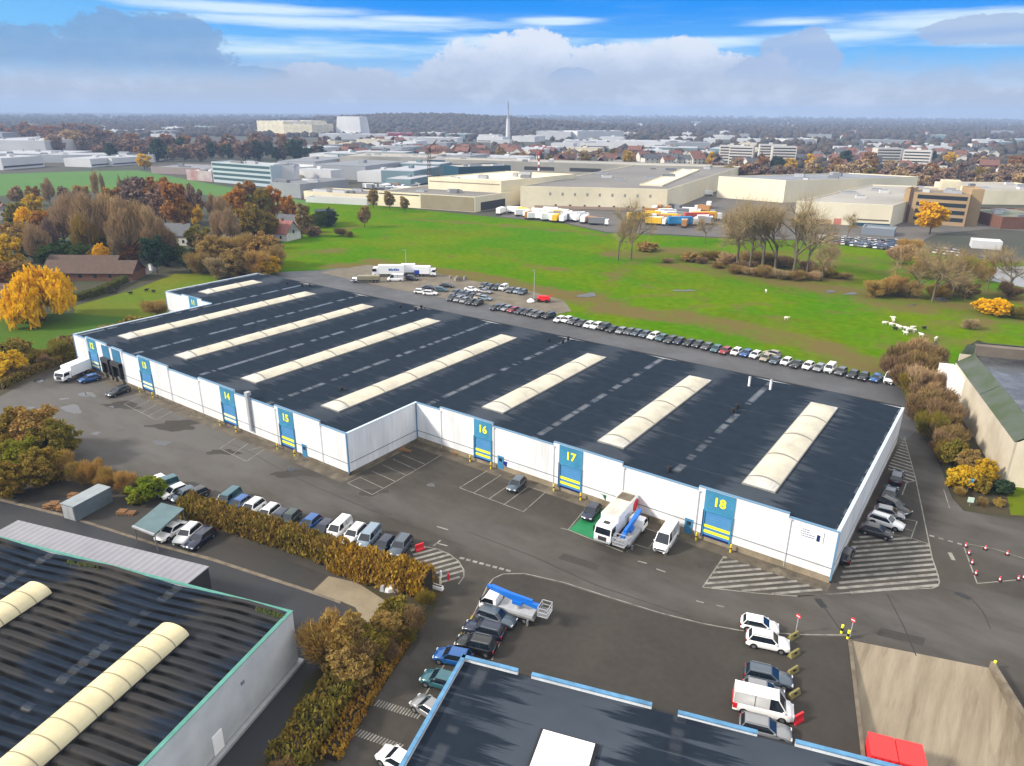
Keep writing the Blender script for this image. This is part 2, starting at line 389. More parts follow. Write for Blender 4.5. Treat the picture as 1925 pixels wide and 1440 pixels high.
# ------------------------------------------------------------------ ground
M_GROUND = mat('far_ground', (0.085, 0.075, 0.055), (0.045, 0.06, 0.035), 0.012, .95, detail=10)
M_ASPH = mat('worn_asphalt', (0.086, 0.075, 0.060), (0.056, 0.050, 0.043), 0.06, .75, .25, detail=10, rough2=.85, fine=.18, lo=.38, hi=.62, c3=(.125, .112, .097), s3=.035, st3=(.45, 1.3, 1), r3=(.5, .72))
M_ASPHD = mat('dark_asphalt', (0.026, 0.029, 0.038), (0.040, 0.040, 0.046), 0.12, .55, .45, detail=8, rough2=.8, fine=.15)
M_LOT = mat('brown_asphalt', (0.052, 0.045, 0.038), (0.040, 0.038, 0.036), 0.1, .7, detail=8, fine=.2)
M_ROADB = mat('back_road_asphalt', (0.115, 0.115, 0.122), (0.085, 0.085, 0.092), 0.06, .5, .5, detail=9, rough2=.8, fine=.14)
M_CONC = mat('pale_concrete', (0.40, 0.33, 0.22), (0.29, 0.235, 0.16), 0.28, .85, detail=9, fine=.1)
M_GRAVEL = mat('gravel', (0.27, 0.23, 0.17), (0.17, 0.145, 0.11), 0.22, .95, detail=10, fine=.3)
M_SOIL = mat('leaf_litter', (0.085, 0.055, 0.025), (0.045, 0.05, 0.018), 0.25, .95, detail=9, fine=.3)
M_WOODF = mat('woodland_floor_soil', (0.055, 0.045, 0.02), (0.04, 0.06, 0.015), 0.05, .95, detail=9, fine=.3)
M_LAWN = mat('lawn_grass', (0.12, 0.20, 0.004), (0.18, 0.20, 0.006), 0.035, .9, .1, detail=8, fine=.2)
M_LAWN2 = mat('deep_lawn_grass', (0.055, 0.15, 0.012), (0.09, 0.17, 0.012), 0.05, .9, .1, detail=8, fine=.2)  # deeper green grass of the lower lawn
M_FIELD = mat('field_grass', (0.09, 0.24, 0.05), (0.13, 0.25, 0.06), 0.012, .9, .1, detail=8)
M_PUD = mat('puddle_water', (0.06, 0.06, 0.065), rough=.04, spec=.6)
M_MARK = mat('worn_white_line', (0.40, 0.38, 0.34), (0.17, 0.16, 0.145), 0.7, .75, detail=8, lo=.42, hi=.68)
M_MARKY = mat('worn_yellow_line', (0.60, 0.46, 0.05), (0.42, 0.34, 0.06), 0.8, .75)
M_GREENP = mat('green_bay_paint', (0.01, 0.30, 0.10), (0.012, 0.22, 0.075), 0.5, .6, detail=8)

RAMP = GS([(1597, 1203), (1862, 1256), (2010, 1500), (1632, 1500)])
outer = [(-9300, -450), (3300, -450), (3300, 9800), (-9300, 9800)]
sheet('ground', [outer, RAMP], -0.12, M_GROUND, cell=1200)

# meadow with worn and boggy ground: the wear is a map on the sheet itself
def wear_mat(name, g1, g2, brown, scale=.03):
    m = mat(name, g1, g2, scale, .95, 0.0, detail=9, fine=.34, lo=.42, hi=.6, c3=(.16, .19, .01), s3=.05, st3=(.5, 1, 1), r3=(.52, .7))
    nt2 = m.node_tree; b = nt2.nodes['Principled BSDF']; src = b.inputs['Base Color'].links[0].from_socket
    at = _n(nt2, 'ShaderNodeAttribute', attribute_name='wear')
    tc = _n(nt2, 'ShaderNodeTexCoord'); nz = _n(nt2, 'ShaderNodeTexNoise'); nz.inputs['Scale'].default_value = .09; nz.inputs['Detail'].default_value = 9
    nz.inputs['Roughness'].default_value = .68
    nt2.links.new(tc.outputs['Object'], nz.inputs['Vector'])
    a = _n(nt2, 'ShaderNodeMath', operation='MULTIPLY_ADD'); a.inputs[1].default_value = 2.4; a.inputs[2].default_value = -1.2
    nt2.links.new(nz.outputs['Fac'], a.inputs[0])
    s = _n(nt2, 'ShaderNodeMath', operation='ADD'); nt2.links.new(at.outputs['Fac'], s.inputs[0]); nt2.links.new(a.outputs[0], s.inputs[1])
    r = _n(nt2, 'ShaderNodeMapRange'); r.inputs[1].default_value = .2; r.inputs[2].default_value = .85; nt2.links.new(s.outputs[0], r.inputs[0])
    mx = _n(nt2, 'ShaderNodeMix', data_type='RGBA'); nt2.links.new(r.outputs[0], mx.inputs[0]); nt2.links.new(src, mx.inputs[6]); mx.inputs[7].default_value = rgb(brown)
    nt2.links.new(mx.outputs[2], b.inputs['Base Color'])
    return m
M_MEADOW = wear_mat('meadow_grass', (0.085, 0.235, 0.001), (0.15, 0.245, 0.002), (0.125, 0.10, 0.035))
def segdist(P, a, b):
    a = np.array(a); b = np.array(b); d = b-a; t = np.clip(((P-a) @ d)/(d @ d), 0, 1)
    return np.linalg.norm(P-(a+t[:, None]*d), axis=1)
def wear_sheet(name, loops, z, m, cell, lines, wk=1.0):
    me = poly_mesh(name, loops, z, m, cell)
    n = len(me.vertices); co = np.empty(n*3, np.float32); me.vertices.foreach_get('co', co); P = co.reshape(-1, 3)[:, :2].astype(float)
    w = np.zeros(n)
    for pts, width, amt in lines:
        q = GS(pts); d = np.full(n, 1e9)
        for a, b in zip(q, q[1:]): d = np.minimum(d, segdist(P, a, b))
        w = np.maximum(w, amt*wk*np.clip(1.6-d/width, 0, 1))
    at = me.attributes.new('wear', 'FLOAT', 'POINT'); at.data.foreach_set('value', w.astype(np.float32))
    return setting(link(name, me))
meadow_px = [(505, 545), (700, 575), (1000, 640), (1400, 720), (1700, 790), (1800, 830), (1990, 830), (2250, 720), (2250, 560), (1925, 492), (1700, 470), (1500, 452), (1340, 447), (1250, 442), (1140, 438), (1060, 420), (920, 407), (760, 391), (640, 380), (575, 378), (560, 410), (530, 455), (500, 500)]
wear_sheet('meadow', [GS(meadow_px)], -0.06, M_MEADOW, 4.0, [
    ([(640, 500), (760, 502), (880, 525), (1000, 548), (1080, 560), (1150, 580), (1300, 600), (1500, 640), (1620, 680)], 6.0, 1.0),
    ([(700, 490), (900, 520), (1060, 552), (1110, 560)], 5.0, 1.1),
    ([(760, 412), (900, 420), (1000, 428), (1140, 442)], 2.2, .95),
    ([(1300, 495), (1450, 520), (1580, 545), (1700, 572), (1800, 560), (1925, 560)], 13, .8),
    ([(1170, 480), (1300, 470), (1440, 500), (1560, 520)], 9, .85),
    ([(1500, 480), (1650, 500), (1800, 540)], 16, .55), ([(1640, 700), (1740, 640), (1850, 600), (1925, 590)], 9, .45),
    ([(1850, 600), (1835, 640), (1820, 670)], 3.0, .8), ([(540, 480), (640, 470)], 5, .6), ([(600, 440), (680, 425)], 3, .7), ([(1130, 560), (1160, 510), (1200, 490)], 2.2, .6),
    ([(1180, 560), (1300, 548), (1340, 545)], 1.5, .55), ([(900, 470), (1000, 500), (1150, 520), (1300, 560), (1500, 610)], .9, .62), ([(906, 467), (1006, 497), (1156, 517), (1306, 556), (1506, 606)], .9, .62), ([(700, 440), (820, 470), (930, 520)], 1.0, .6), ([(1200, 600), (1300, 575), (1500, 570), (1700, 610)], 1.2, .6)], .86)
yard_px = [(-260, 860), (0, 725), (60, 697), (138, 667), (330, 640), (500, 560), (515, 512), (600, 508), (650, 503), (690, 505), (760, 545), (850, 562), (930, 572), (1050, 594), (1200, 625), (1400, 667), (1560, 695), (1650, 714), (1690, 727), (1735, 800), (1765, 870), (1790, 935), (1812, 960), (1870, 970), (1925, 974), (2100, 990)]
yard = GS(yard_px)+[(70, 60), (70, -60), (-150, -60), (-190, 20)]
def bleach(m, pale):
    nt2 = m.node_tree; b = nt2.nodes['Principled BSDF']; src = b.inputs['Base Color'].links[0].from_socket
    at = _n(nt2, 'ShaderNodeAttribute', attribute_name='wear'); tc = _n(nt2, 'ShaderNodeTexCoord'); nz = _n(nt2, 'ShaderNodeTexNoise'); nz.inputs['Scale'].default_value = .11; nz.inputs['Detail'].default_value = 9; nz.inputs['Roughness'].default_value = .65
    mp = _n(nt2, 'ShaderNodeMapping'); mp.inputs['Scale'].default_value = (.5, 1.4, 1); nt2.links.new(tc.outputs['Object'], mp.inputs[0]); nt2.links.new(mp.outputs[0], nz.inputs['Vector'])
    a = _n(nt2, 'ShaderNodeMath', operation='MULTIPLY_ADD'); a.inputs[1].default_value = 2.0; a.inputs[2].default_value = -1.0; nt2.links.new(nz.outputs['Fac'], a.inputs[0])
    s = _n(nt2, 'ShaderNodeMath', operation='ADD'); nt2.links.new(at.outputs['Fac'], s.inputs[0]); nt2.links.new(a.outputs[0], s.inputs[1])
    r = _n(nt2, 'ShaderNodeMapRange'); r.inputs[1].default_value = .15; r.inputs[2].default_value = 1.0; nt2.links.new(s.outputs[0], r.inputs[0])
    mx = _n(nt2, 'ShaderNodeMix', data_type='RGBA'); nt2.links.new(r.outputs[0], mx.inputs[0]); nt2.links.new(src, mx.inputs[6]); mx.inputs[7].default_value = rgb(pale); nt2.links.new(mx.outputs[2], b.inputs['Base Color'])
bleach(M_ASPH, (.096, .090, .085))
wear_sheet('asphalt_yard', [yard, RAMP], 0.0, M_ASPH, 5.0, [([(-100, 790), (0, 770), (160, 752), (330, 795), (430, 850)], 13.0, .95), ([(430, 850), (560, 900), (700, 950)], 5, .6), ([(700, 930), (900, 1010), (1150, 1090), (1400, 1140), (1600, 1160), (1925, 1240)], 4.0, .55), ([(1700, 800), (1760, 900), (1800, 990), (1925, 1010)], 3.5, .6), ([(760, 1180), (700, 1280), (620, 1440)], 2.2, .5), ([(1640, 1150), (1760, 1160), (1925, 1180)], 5, .55)])
sheet('back_road', [GS([(505, 540), (515, 512), (600, 508), (650, 503), (760, 545), (850, 562), (930, 572), (1050, 594), (1200, 625), (1400, 667), (1560, 695), (1650, 714), (1690, 727), (1735, 800), (1700, 830), (1640, 780), (1300, 700), (900, 620)])], .006, M_ROADB, cell=12)
sheet('gravel_lot', [GS([(600, 512), (690, 498), (780, 505), (900, 530), (1000, 548), (1060, 565), (1075, 585), (1040, 592), (930, 574), (850, 563), (760, 547), (680, 530)])], .012, M_GRAVEL, cell=8)
sheet('woodland_floor', [GS([(-420, 690), (-60, 720), (0, 724), (60, 696), (138, 666), (200, 640), (310, 590), (420, 540), (505, 512), (540, 450), (600, 420), (660, 400), (580, 378), (420, 352), (250, 350), (0, 365), (-300, 380), (-500, 450)])], -0.09, M_WOODF, cell=12)
sheet('lawn', [GS([(140, 575), (250, 545), (330, 514), (400, 514), (420, 540), (330, 560), (310, 600), (140, 590)])], -0.03, M_LAWN, cell=6)
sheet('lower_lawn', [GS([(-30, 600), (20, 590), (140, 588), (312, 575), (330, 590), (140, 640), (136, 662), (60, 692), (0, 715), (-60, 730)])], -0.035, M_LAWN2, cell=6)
sheet('far_field', [GS([(-300, 335), (0, 327), (150, 322), (260, 320), (400, 346), (580, 378), (575, 410), (420, 372), (300, 352), (150, 362), (0, 368), (-300, 400)])], -0.05, M_FIELD, cell=40)
sheet('garden_path', [GS([(140, 555), (235, 520), (245, 505), (290, 498), (300, 505), (250, 530), (150, 568)])], -0.02, M_ROADB)
sheet('factory_yard', [GS([(940, 408), (1060, 418), (1140, 436), (1250, 440), (1340, 445), (1500, 450), (1700, 469), (1760, 440), (1860, 430), (2000, 440), (2000, 395), (1700, 385), (1340, 345), (1250, 380), (960, 380)])], -0.03, mat('factory_tarmac', (.12, .115, .115), (.18, .16, .14), .03, .85, detail=8), cell=30)
sheet('canal_water', [GS([(1830, 512), (1860, 503), (1925, 500), (2100, 500), (2100, 545), (1925, 540), (1850, 525)])], -0.02, mat('canal', (.40, .40, .40), (.34, .35, .36), .05, .45, .3))
sheet('service_lane', [GS([(-140, 905), (0, 942), (123, 972), (300, 1028), (400, 1055), (583, 1115), (640, 1135), (672, 1170), (690, 1190), (560, 1330), (430, 1500)])+[(-60, -20), (-140, -10)]], .006, M_ASPHD, cell=8)
sheet('car_lot', [GS([(-120, 880), (100, 930), (200, 940), (300, 945), (345, 965), (400, 1010), (540, 1052), (615, 1082), (583, 1112), (400, 1052), (300, 1025), (123, 969), (0, 938), (-140, 902)])], .008, M_LOT, cell=8)
sheet('near_lot', [GS([(928, 1090), (946, 1082), (985, 1081), (1060, 1098), (1150, 1127), (1240, 1155), (1320, 1175), (1390, 1188), (1500, 1196), (1594, 1197), (1598, 1206), (1634, 1500), (1300, 1600), (700, 1500), (800, 1308), (860, 1218), (908, 1123)])], .007, mat('dark_lot_asphalt', (.060, .053, .045), (.076, .068, .058), .09, .8, .2, detail=9, fine=.2, c3=(.085, .078, .066), s3=.06, r3=(.55, .75)), cell=8)
sheet('kerb_strip', [GS([(0, 937), (123, 967), (300, 1023), (400, 1049), (583, 1109), (640, 1130), (640, 1135), (583, 1115), (400, 1055), (300, 1028), (123, 972), (0, 942)])], .014, M_PLINTH)
sheet('concrete_pad', [GS([(588, 1112), (618, 1083), (690, 1100), (728, 1132), (722, 1160), (690, 1180), (668, 1142), (640, 1130)])], .018, M_CONC, cell=4)
sheet('verge_soil', [GS([(640, 1075), (815, 1068), (838, 1112), (770, 1220), (650, 1390), (600, 1450), (470, 1500), (545, 1340), (575, 1275), (680, 1195), (725, 1130)])], .022, M_SOIL, cell=4)
sheet('bank_soil', [GS([(1690, 690), (1692, 727), (1737, 800), (1767, 870), (1792, 935), (1814, 960), (1870, 970), (1925, 974), (1925, 905), (1885, 905), (1795, 745), (1790, 690), (1760, 640)])], .012, M_SOIL, cell=4)
sheet('corner_lawn', [GS([(1888, 905), (1925, 900), (2050, 905), (2050, 975), (1900, 968)])], .018, M_LAWN, cell=4)
sheet('hedge_soil', [GS([(-30, 745), (0, 728), (60, 699), (140, 669), (146, 676), (62, 712), (0, 745), (-30, 762)])], .015, M_SOIL)
# aprons in front of the warehouse doors
sheet('door_apron', [[(-166.5, 64.4), (-78.0, 64.4), (-78.0, 66.7), (-166.5, 66.7)]], .01, M_APRON, cell=3)
sheet('door_apron', [[(-78.0, 80.4), (-10.2, 80.4), (-10.2, 82.5), (-78.7, 82.5), (-78.7, 64.6), (-77.9, 64.6)]], .011, M_APRON, cell=3)
# puddles
M_BOG = mat('bog_water', (.16, .15, .12), (.11, .10, .07), .3, .35, .3)
def puddle(u, v, ru, rv, seed, m=None):
    r = random.Random(seed); n = 22; px = []
    ph = [r.uniform(0, 6.28) for _ in range(3)]
    for i in range(n):
        t = 2*math.pi*i/n; k = 1+.25*math.sin(2*t+ph[0])+.16*math.sin(3*t+ph[1])+.1*math.sin(5*t+ph[2])
        px.append((u+ru*k*math.cos(t), v+rv*k*math.sin(t)))
    sheet('puddle', [GS(px)], .02, m or M_PUD)
for i, p in enumerate([(135, 769, 22, 7), (165, 742, 14, 6), (60, 768, 12, 3), (305, 833, 14, 6), (98, 785, 6, 2), (180, 815, 10, 2.5), (810, 912, 10, 3), (548, 883, 6, 3), (210, 765, 6, 2), (120, 750, 9, 2), (75, 715, 14, 3)]): puddle(*p, i)
for i, p in enumerate([(1105, 555, 16, 4), (1560, 548, 8, 3), (1600, 552, 14, 2), (1770, 563, 12, 4), (1715, 573, 7, 2), (1285, 546, 18, 2)]):
    puddle(*p, 40+i, M_BOG)

# repairs, damp patches and tar seams in the tarmac
M_PATCH = mat('patched_asphalt', (.068, .062, .055), (.08, .073, .065), .25, .8, .2, detail=8, fine=.2); M_PALE = mat('bleached_asphalt', (.155, .145, .14), (.12, .112, .106), .12, .8, .2, detail=8, fine=.2); M_DAMP = mat('damp_asphalt', (.070, .063, .055), (.085, .077, .068), .2, .8, .15, detail=8, fine=.2)
def blotch(u, v, ru, rv, seed, m, z, n=26):
    r = random.Random(seed); ph = [r.uniform(0, 6.28) for _ in range(4)]; px = []
    for i in range(n):
        t = 2*math.pi*i/n; k = 1+.22*math.sin(2*t+ph[0])+.18*math.sin(3*t+ph[1])+.14*math.sin(5*t+ph[2])+.1*math.sin(9*t+ph[3]); px.append((u+ru*k*math.cos(t), v+rv*k*math.sin(t)))
    sheet('damp_patch' if m is M_DAMP else 'asphalt_patch', [GS(px)], z, m)
for i, p in enumerate([(330, 800, 50, 9), (230, 762, 40, 6), (560, 890, 45, 8), (420, 850, 26, 6), (700, 925, 26, 7), (1330, 1060, 24, 6)]): blotch(*p, i+5, M_DAMP, .0045)
for q in ([(1060, 1040), (1130, 1062), (1120, 1072), (1048, 1050)], [(640, 960), (700, 982), (690, 990), (630, 968)], [(1655, 1180), (1740, 1200), (1735, 1214), (1648, 1194)], [(760, 1180), (800, 1190), (770, 1235), (728, 1222)]): sheet('asphalt_patch', [GS(q)], .0055, M_PATCH)
M_TAR = mat('tar_seam', (.022, .021, .021), rough=.5)
# ------------------------------------------------------------------ painted markings
class Marks:
    def __init__(s): s.b = MB()
    def line(s, px, w, m, closed=False, world=False, z=.018):
        q = px if world else GS(px)
        if closed: q = q+[q[0]]
        for a, b in zip(q, q[1:]):
            d = np.array(b)-np.array(a); L = np.linalg.norm(d)
            if L < 1e-6: continue
            n = np.array((-d[1], d[0]))/L*w/2; e = d/L*w*.3
            s.b.add([(*(a-n-e), z), (*(b-n+e), z), (*(b+n+e), z), (*(a+n-e), z)], [(0, 1, 2, 3)], m)
    def dash(s, px, w, on, off, m):
        q = GS(px)
        for a, b in zip(q, q[1:]):
            a, b = np.array(a), np.array(b); L = np.linalg.norm(b-a); t = 0
            while t < L:
                s.line([tuple(a+(b-a)*t/L), tuple(a+(b-a)*min(L, t+on)/L)], w, m, world=True); t += on+off
    def hatch(s, px, dpx, gap, w, m, z=.0185):
        P = np.array(GS(px)); a, b = np.array(G(*dpx[0])), np.array(G(*dpx[1])); d = (b-a)/np.linalg.norm(b-a); n = np.array((-d[1], d[0]))
        U, V = P @ d, P @ n; t = V.min()+gap*.5
        while t < V.max():
            xs = []
            for i in range(len(P)):
                j = (i+1) % len(P)
                if (V[i] > t) != (V[j] > t): xs.append(U[i]+(U[j]-U[i])*(t-V[i])/(V[j]-V[i]))
            xs.sort()
            for x0, x1 in zip(xs[::2], xs[1::2]):
                p, q = d*x0+n*t, d*x1+n*t
                s.b.add([(*(p-n*w/2), z), (*(q-n*w/2), z), (*(q+n*w/2), z), (*(p+n*w/2), z)], [(0, 1, 2, 3)], m)
            t += gap
mk = Marks()
mk.line([(908, 1120), (916, 1102), (928, 1087), (946, 1079), (985, 1078), (1060, 1095), (1150, 1124), (1240, 1152), (1320, 1172), (1390, 1185), (1500, 1193), (1592, 1194)], .16, M_MARK)
mk.line([(908, 1120), (885, 1165), (860, 1215), (835, 1250), (800, 1305)], .14, M_MARK)
mk.line([(958, 1170), (925, 1240)], .14, M_MARK)
mk.line([(888, 1158), (880, 1172)], .2, M_MARKY, z=.022); mk.line([(868, 1190), (850, 1222)], .2, M_MARKY, z=.022)
arc = [(770, 1032), (800, 1028), (822, 1032), (845, 1042), (862, 1055), (872, 1072), (872, 1084), (862, 1098)]
mk.line(arc, .16, M_MARK)
mk.hatch([(770, 1032), (800, 1028), (822, 1032), (845, 1042), (862, 1055), (872, 1072), (870, 1082), (835, 1098), (800, 1085)], [(800, 1052), (845, 1040)], 1.0, .42, M_MARK)
mk.dash([(866, 1049), (960, 1074)], .42, .38, .55, M_MARK)
for a, b in [((822, 990), (842, 996)), ((820, 1021), (840, 1026)), ((815, 1026), (828, 1016)), ((1200, 1055), (1215, 1059)), ((1235, 1070), (1250, 1075)), ((1310, 1130), (1322, 1133)), ((1348, 1138), (1360, 1141))]: mk.line([a, b], .22, M_MARK)
# bays by door 16
mk.line([(864, 917), (984, 962)], .14, M_MARK)
for a, b in [((864, 917), (916, 885)), ((890, 927), (942, 893)), ((919, 938), (966, 906)), ((947, 949), (992, 916)), ((984, 962), (1026, 925)), ((992, 915), (1026, 925))]: mk.line([a, b], .14, M_MARK)
zz = lambda x, y: (600+x/3, 560+y/3)
for a, b in [((160, 1045), (300, 1110)), ((230, 1012), (365, 1075)), ((300, 978), (430, 1036)), ((360, 943), (490, 1000)), ((418, 910), (545, 968)), ((470, 885), (600, 940)), ((300, 1110), (600, 940)), ((600, 940), (690, 885)), ((160, 1045), (235, 1010))]: mk.line([zz(*a), zz(*b)], .13, M_MARK)
y4 = lambda x, y: (x/3, 560+y/3)
for a, b in [((700, 600), (790, 560)), ((750, 625), (840, 582)), ((795, 648), (880, 603)), ((835, 668), (920, 622)), ((880, 688), (970, 640)), ((700, 600), (880, 688)), ((1240, 850), (1330, 790)), ((1310, 885), (1400, 820)), ((1390, 922), (1490, 855)), ((1240, 850), (1390, 922)), ((1400, 860), (1480, 840))]: mk.line([y4(*a), y4(*b)], .12, M_MARK)
# bays by the truck
mk.line([(1068, 996), (1137, 1024), (1172, 1038), (1214, 994)], .16, M_MARK)
for a, b in [((1068, 996), (1106, 950)), ((1137, 1024), (1180, 972)), ((1190, 1022), (1222, 1032)), ((1219, 1031), (1240, 1004)), ((1172, 1038), (1214, 993)), ((1214, 993), (1240, 1003)), ((1250, 1044), (1275, 1012)), ((1055, 993), (1068, 996))]: mk.line([a, b], .15, M_MARK)
# hatched corners
mk.hatch([(1361, 1046), (1321, 1104), (1480, 1119), (1556, 1112)], [(1333, 1089), (1456, 1079)], .98, .42, M_MARK)
mk.line([(1361, 1046), (1321, 1104), (1420, 1115), (1500, 1121), (1580, 1116)], .15, M_MARK)
cor = [(1606, 1012), (1655, 1003), (1685, 1006), (1715, 1012), (1747, 1023), (1752, 1048), (1763, 1080), (1766, 1095), (1762, 1102), (1752, 1106), (1700, 1108), (1570, 1116)]
mk.hatch(cor, [(1579, 1074), (1759, 1059)], 1.0, .45, M_MARK)
mk.line(cor[1:]+[(1500, 1121)], .15, M_MARK)
mk.hatch([(1700, 822), (1722, 903), (1702, 908), (1668, 880)], [(1684, 868), (1710, 876)], 1.25, .4, M_MARK)
mk.line([(1700, 822), (1722, 903), (1747, 1023)], .14, M_MARK); mk.line([(1722, 903), (1704, 908), (1696, 930)], .14, M_MARK)
mk.line([(1695, 975), (1724, 980), (1712, 1014)], .14, M_MARK); mk.line([(1693, 992), (1716, 998)], .14, M_MARK)
mk.dash([(1749, 1007), (1806, 1023)], .4, .35, .75, M_MARK)
mk.line([(1812, 1028), (1837, 1097), (1925, 1089), (2050, 1080)], .16, M_MARK); mk.line([(1816, 1022), (1870, 1032), (1925, 1050), (2050, 1090)], .14, M_MARK)
mk.line([(1786, 1040), (1792, 1052)], .5, M_MARK); mk.line([(1774, 920), (1785, 955)], .12, M_MARK)
mk.line([(1722, 765), (1735, 800), (1742, 818)], .13, M_MARK)
# zebra bands across the side road
def zebra(a, b, c, d, n):
    a, b, c, d = [np.array(G(*p)) for p in (a, b, c, d)]
    for i in range(n):
        t = (i+.25)/n; mk.line([tuple(a+(b-a)*t), tuple(d+(c-d)*t)], np.linalg.norm(b-a)/n*.5, M_MARK, world=True)
zebra((712, 1316), (796, 1342), (788, 1352), (703, 1326), 16)
zebra((672, 1370), (762, 1402), (752, 1412), (662, 1380), 16)
for l in ([(1534, 1124), (1556, 1150), (1580, 1185), (1600, 1203)], [(1806, 1112), (1825, 1124), (1848, 1150), (1862, 1182)], [(1668, 1118), (1700, 1180), (1722, 1232)], [(880, 1000), (1000, 1045), (1120, 1100), (1300, 1160)], [(560, 900), (640, 935), (760, 985), (880, 1030)], [(1100, 1240), (1180, 1180), (1240, 1152)], [(400, 820), (470, 850), (560, 900)], [(1240, 1300), (1320, 1230), (1385, 1190)]): mk.line(l, .11, M_TAR, z=.0065)
for l in ([(1800, 1116), (1820, 1124)], [(1538, 1128), (1548, 1140)]): mk.line(l, .8, M_TAR, z=.0068)
gb = MB()
for q in ([(1070, 996), (1136, 1022), (1180, 972), (1116, 950)],):
    gb.add([(x, y, .012) for x, y in GS(q)], [(0, 1, 2, 3)], M_GREENP)
setting(gb.obj('green_bay')); setting(mk.b.obj('road_markings'))

# sunken concrete ramp at the right
rb = MB(); a, b, c, d = RAMP
top = [Vector((*a, 0)), Vector((*b, 0)), Vector((*c, -1.7)), Vector((*d, -1.7))]
N = 14; vs = []
for i in range(N+1):
    t = i/N; p = top[0].lerp(top[3], t); q = top[1].lerp(top[2], t); vs += [p, q]
rb.add(vs, [(2*i, 2*i+1, 2*i+3, 2*i+2) for i in range(N)], mat('ramp_concrete', (0.46, 0.39, 0.29), (0.32, 0.265, 0.19), 0.5, .9, .1, detail=9, stretch=(1.0, .07, 1), fine=.12, lo=.36, hi=.64, rot=-A16, c3=(.22, .17, .12), s3=.6, st3=(1, .06, 1), r3=(.54, .72)))
setting(rb.obj('loading_ramp'))
for (p, q), hgt in (((a, d), .12), ((b, c), .9)):
    w = MB(); P0, P1 = Vector((*p, 0)), Vector((*q, 0)); dd = (P1-P0).normalized(); nn = Vector((-dd.y, dd.x, 0))*.18
    w.add([P0-nn+Vector((0, 0, -2)), P1-nn+Vector((0, 0, -2)), P1+nn+Vector((0, 0, -2)), P0+nn+Vector((0, 0, -2)), P0-nn+Vector((0, 0, hgt)), P1-nn+Vector((0, 0, hgt)), P1+nn+Vector((0, 0, hgt)), P0+nn+Vector((0, 0, hgt))],
          [(3, 2, 1, 0), (4, 5, 6, 7), (0, 1, 5, 4), (1, 2, 6, 5), (2, 3, 7, 6), (3, 0, 4, 7)], M_PLINTH)
    tag(w.obj('retaining_wall'), 'raised stained concrete wall along the right of the ramp' if hgt > .5 else 'low kerb wall along the left of the concrete ramp', 'wall')

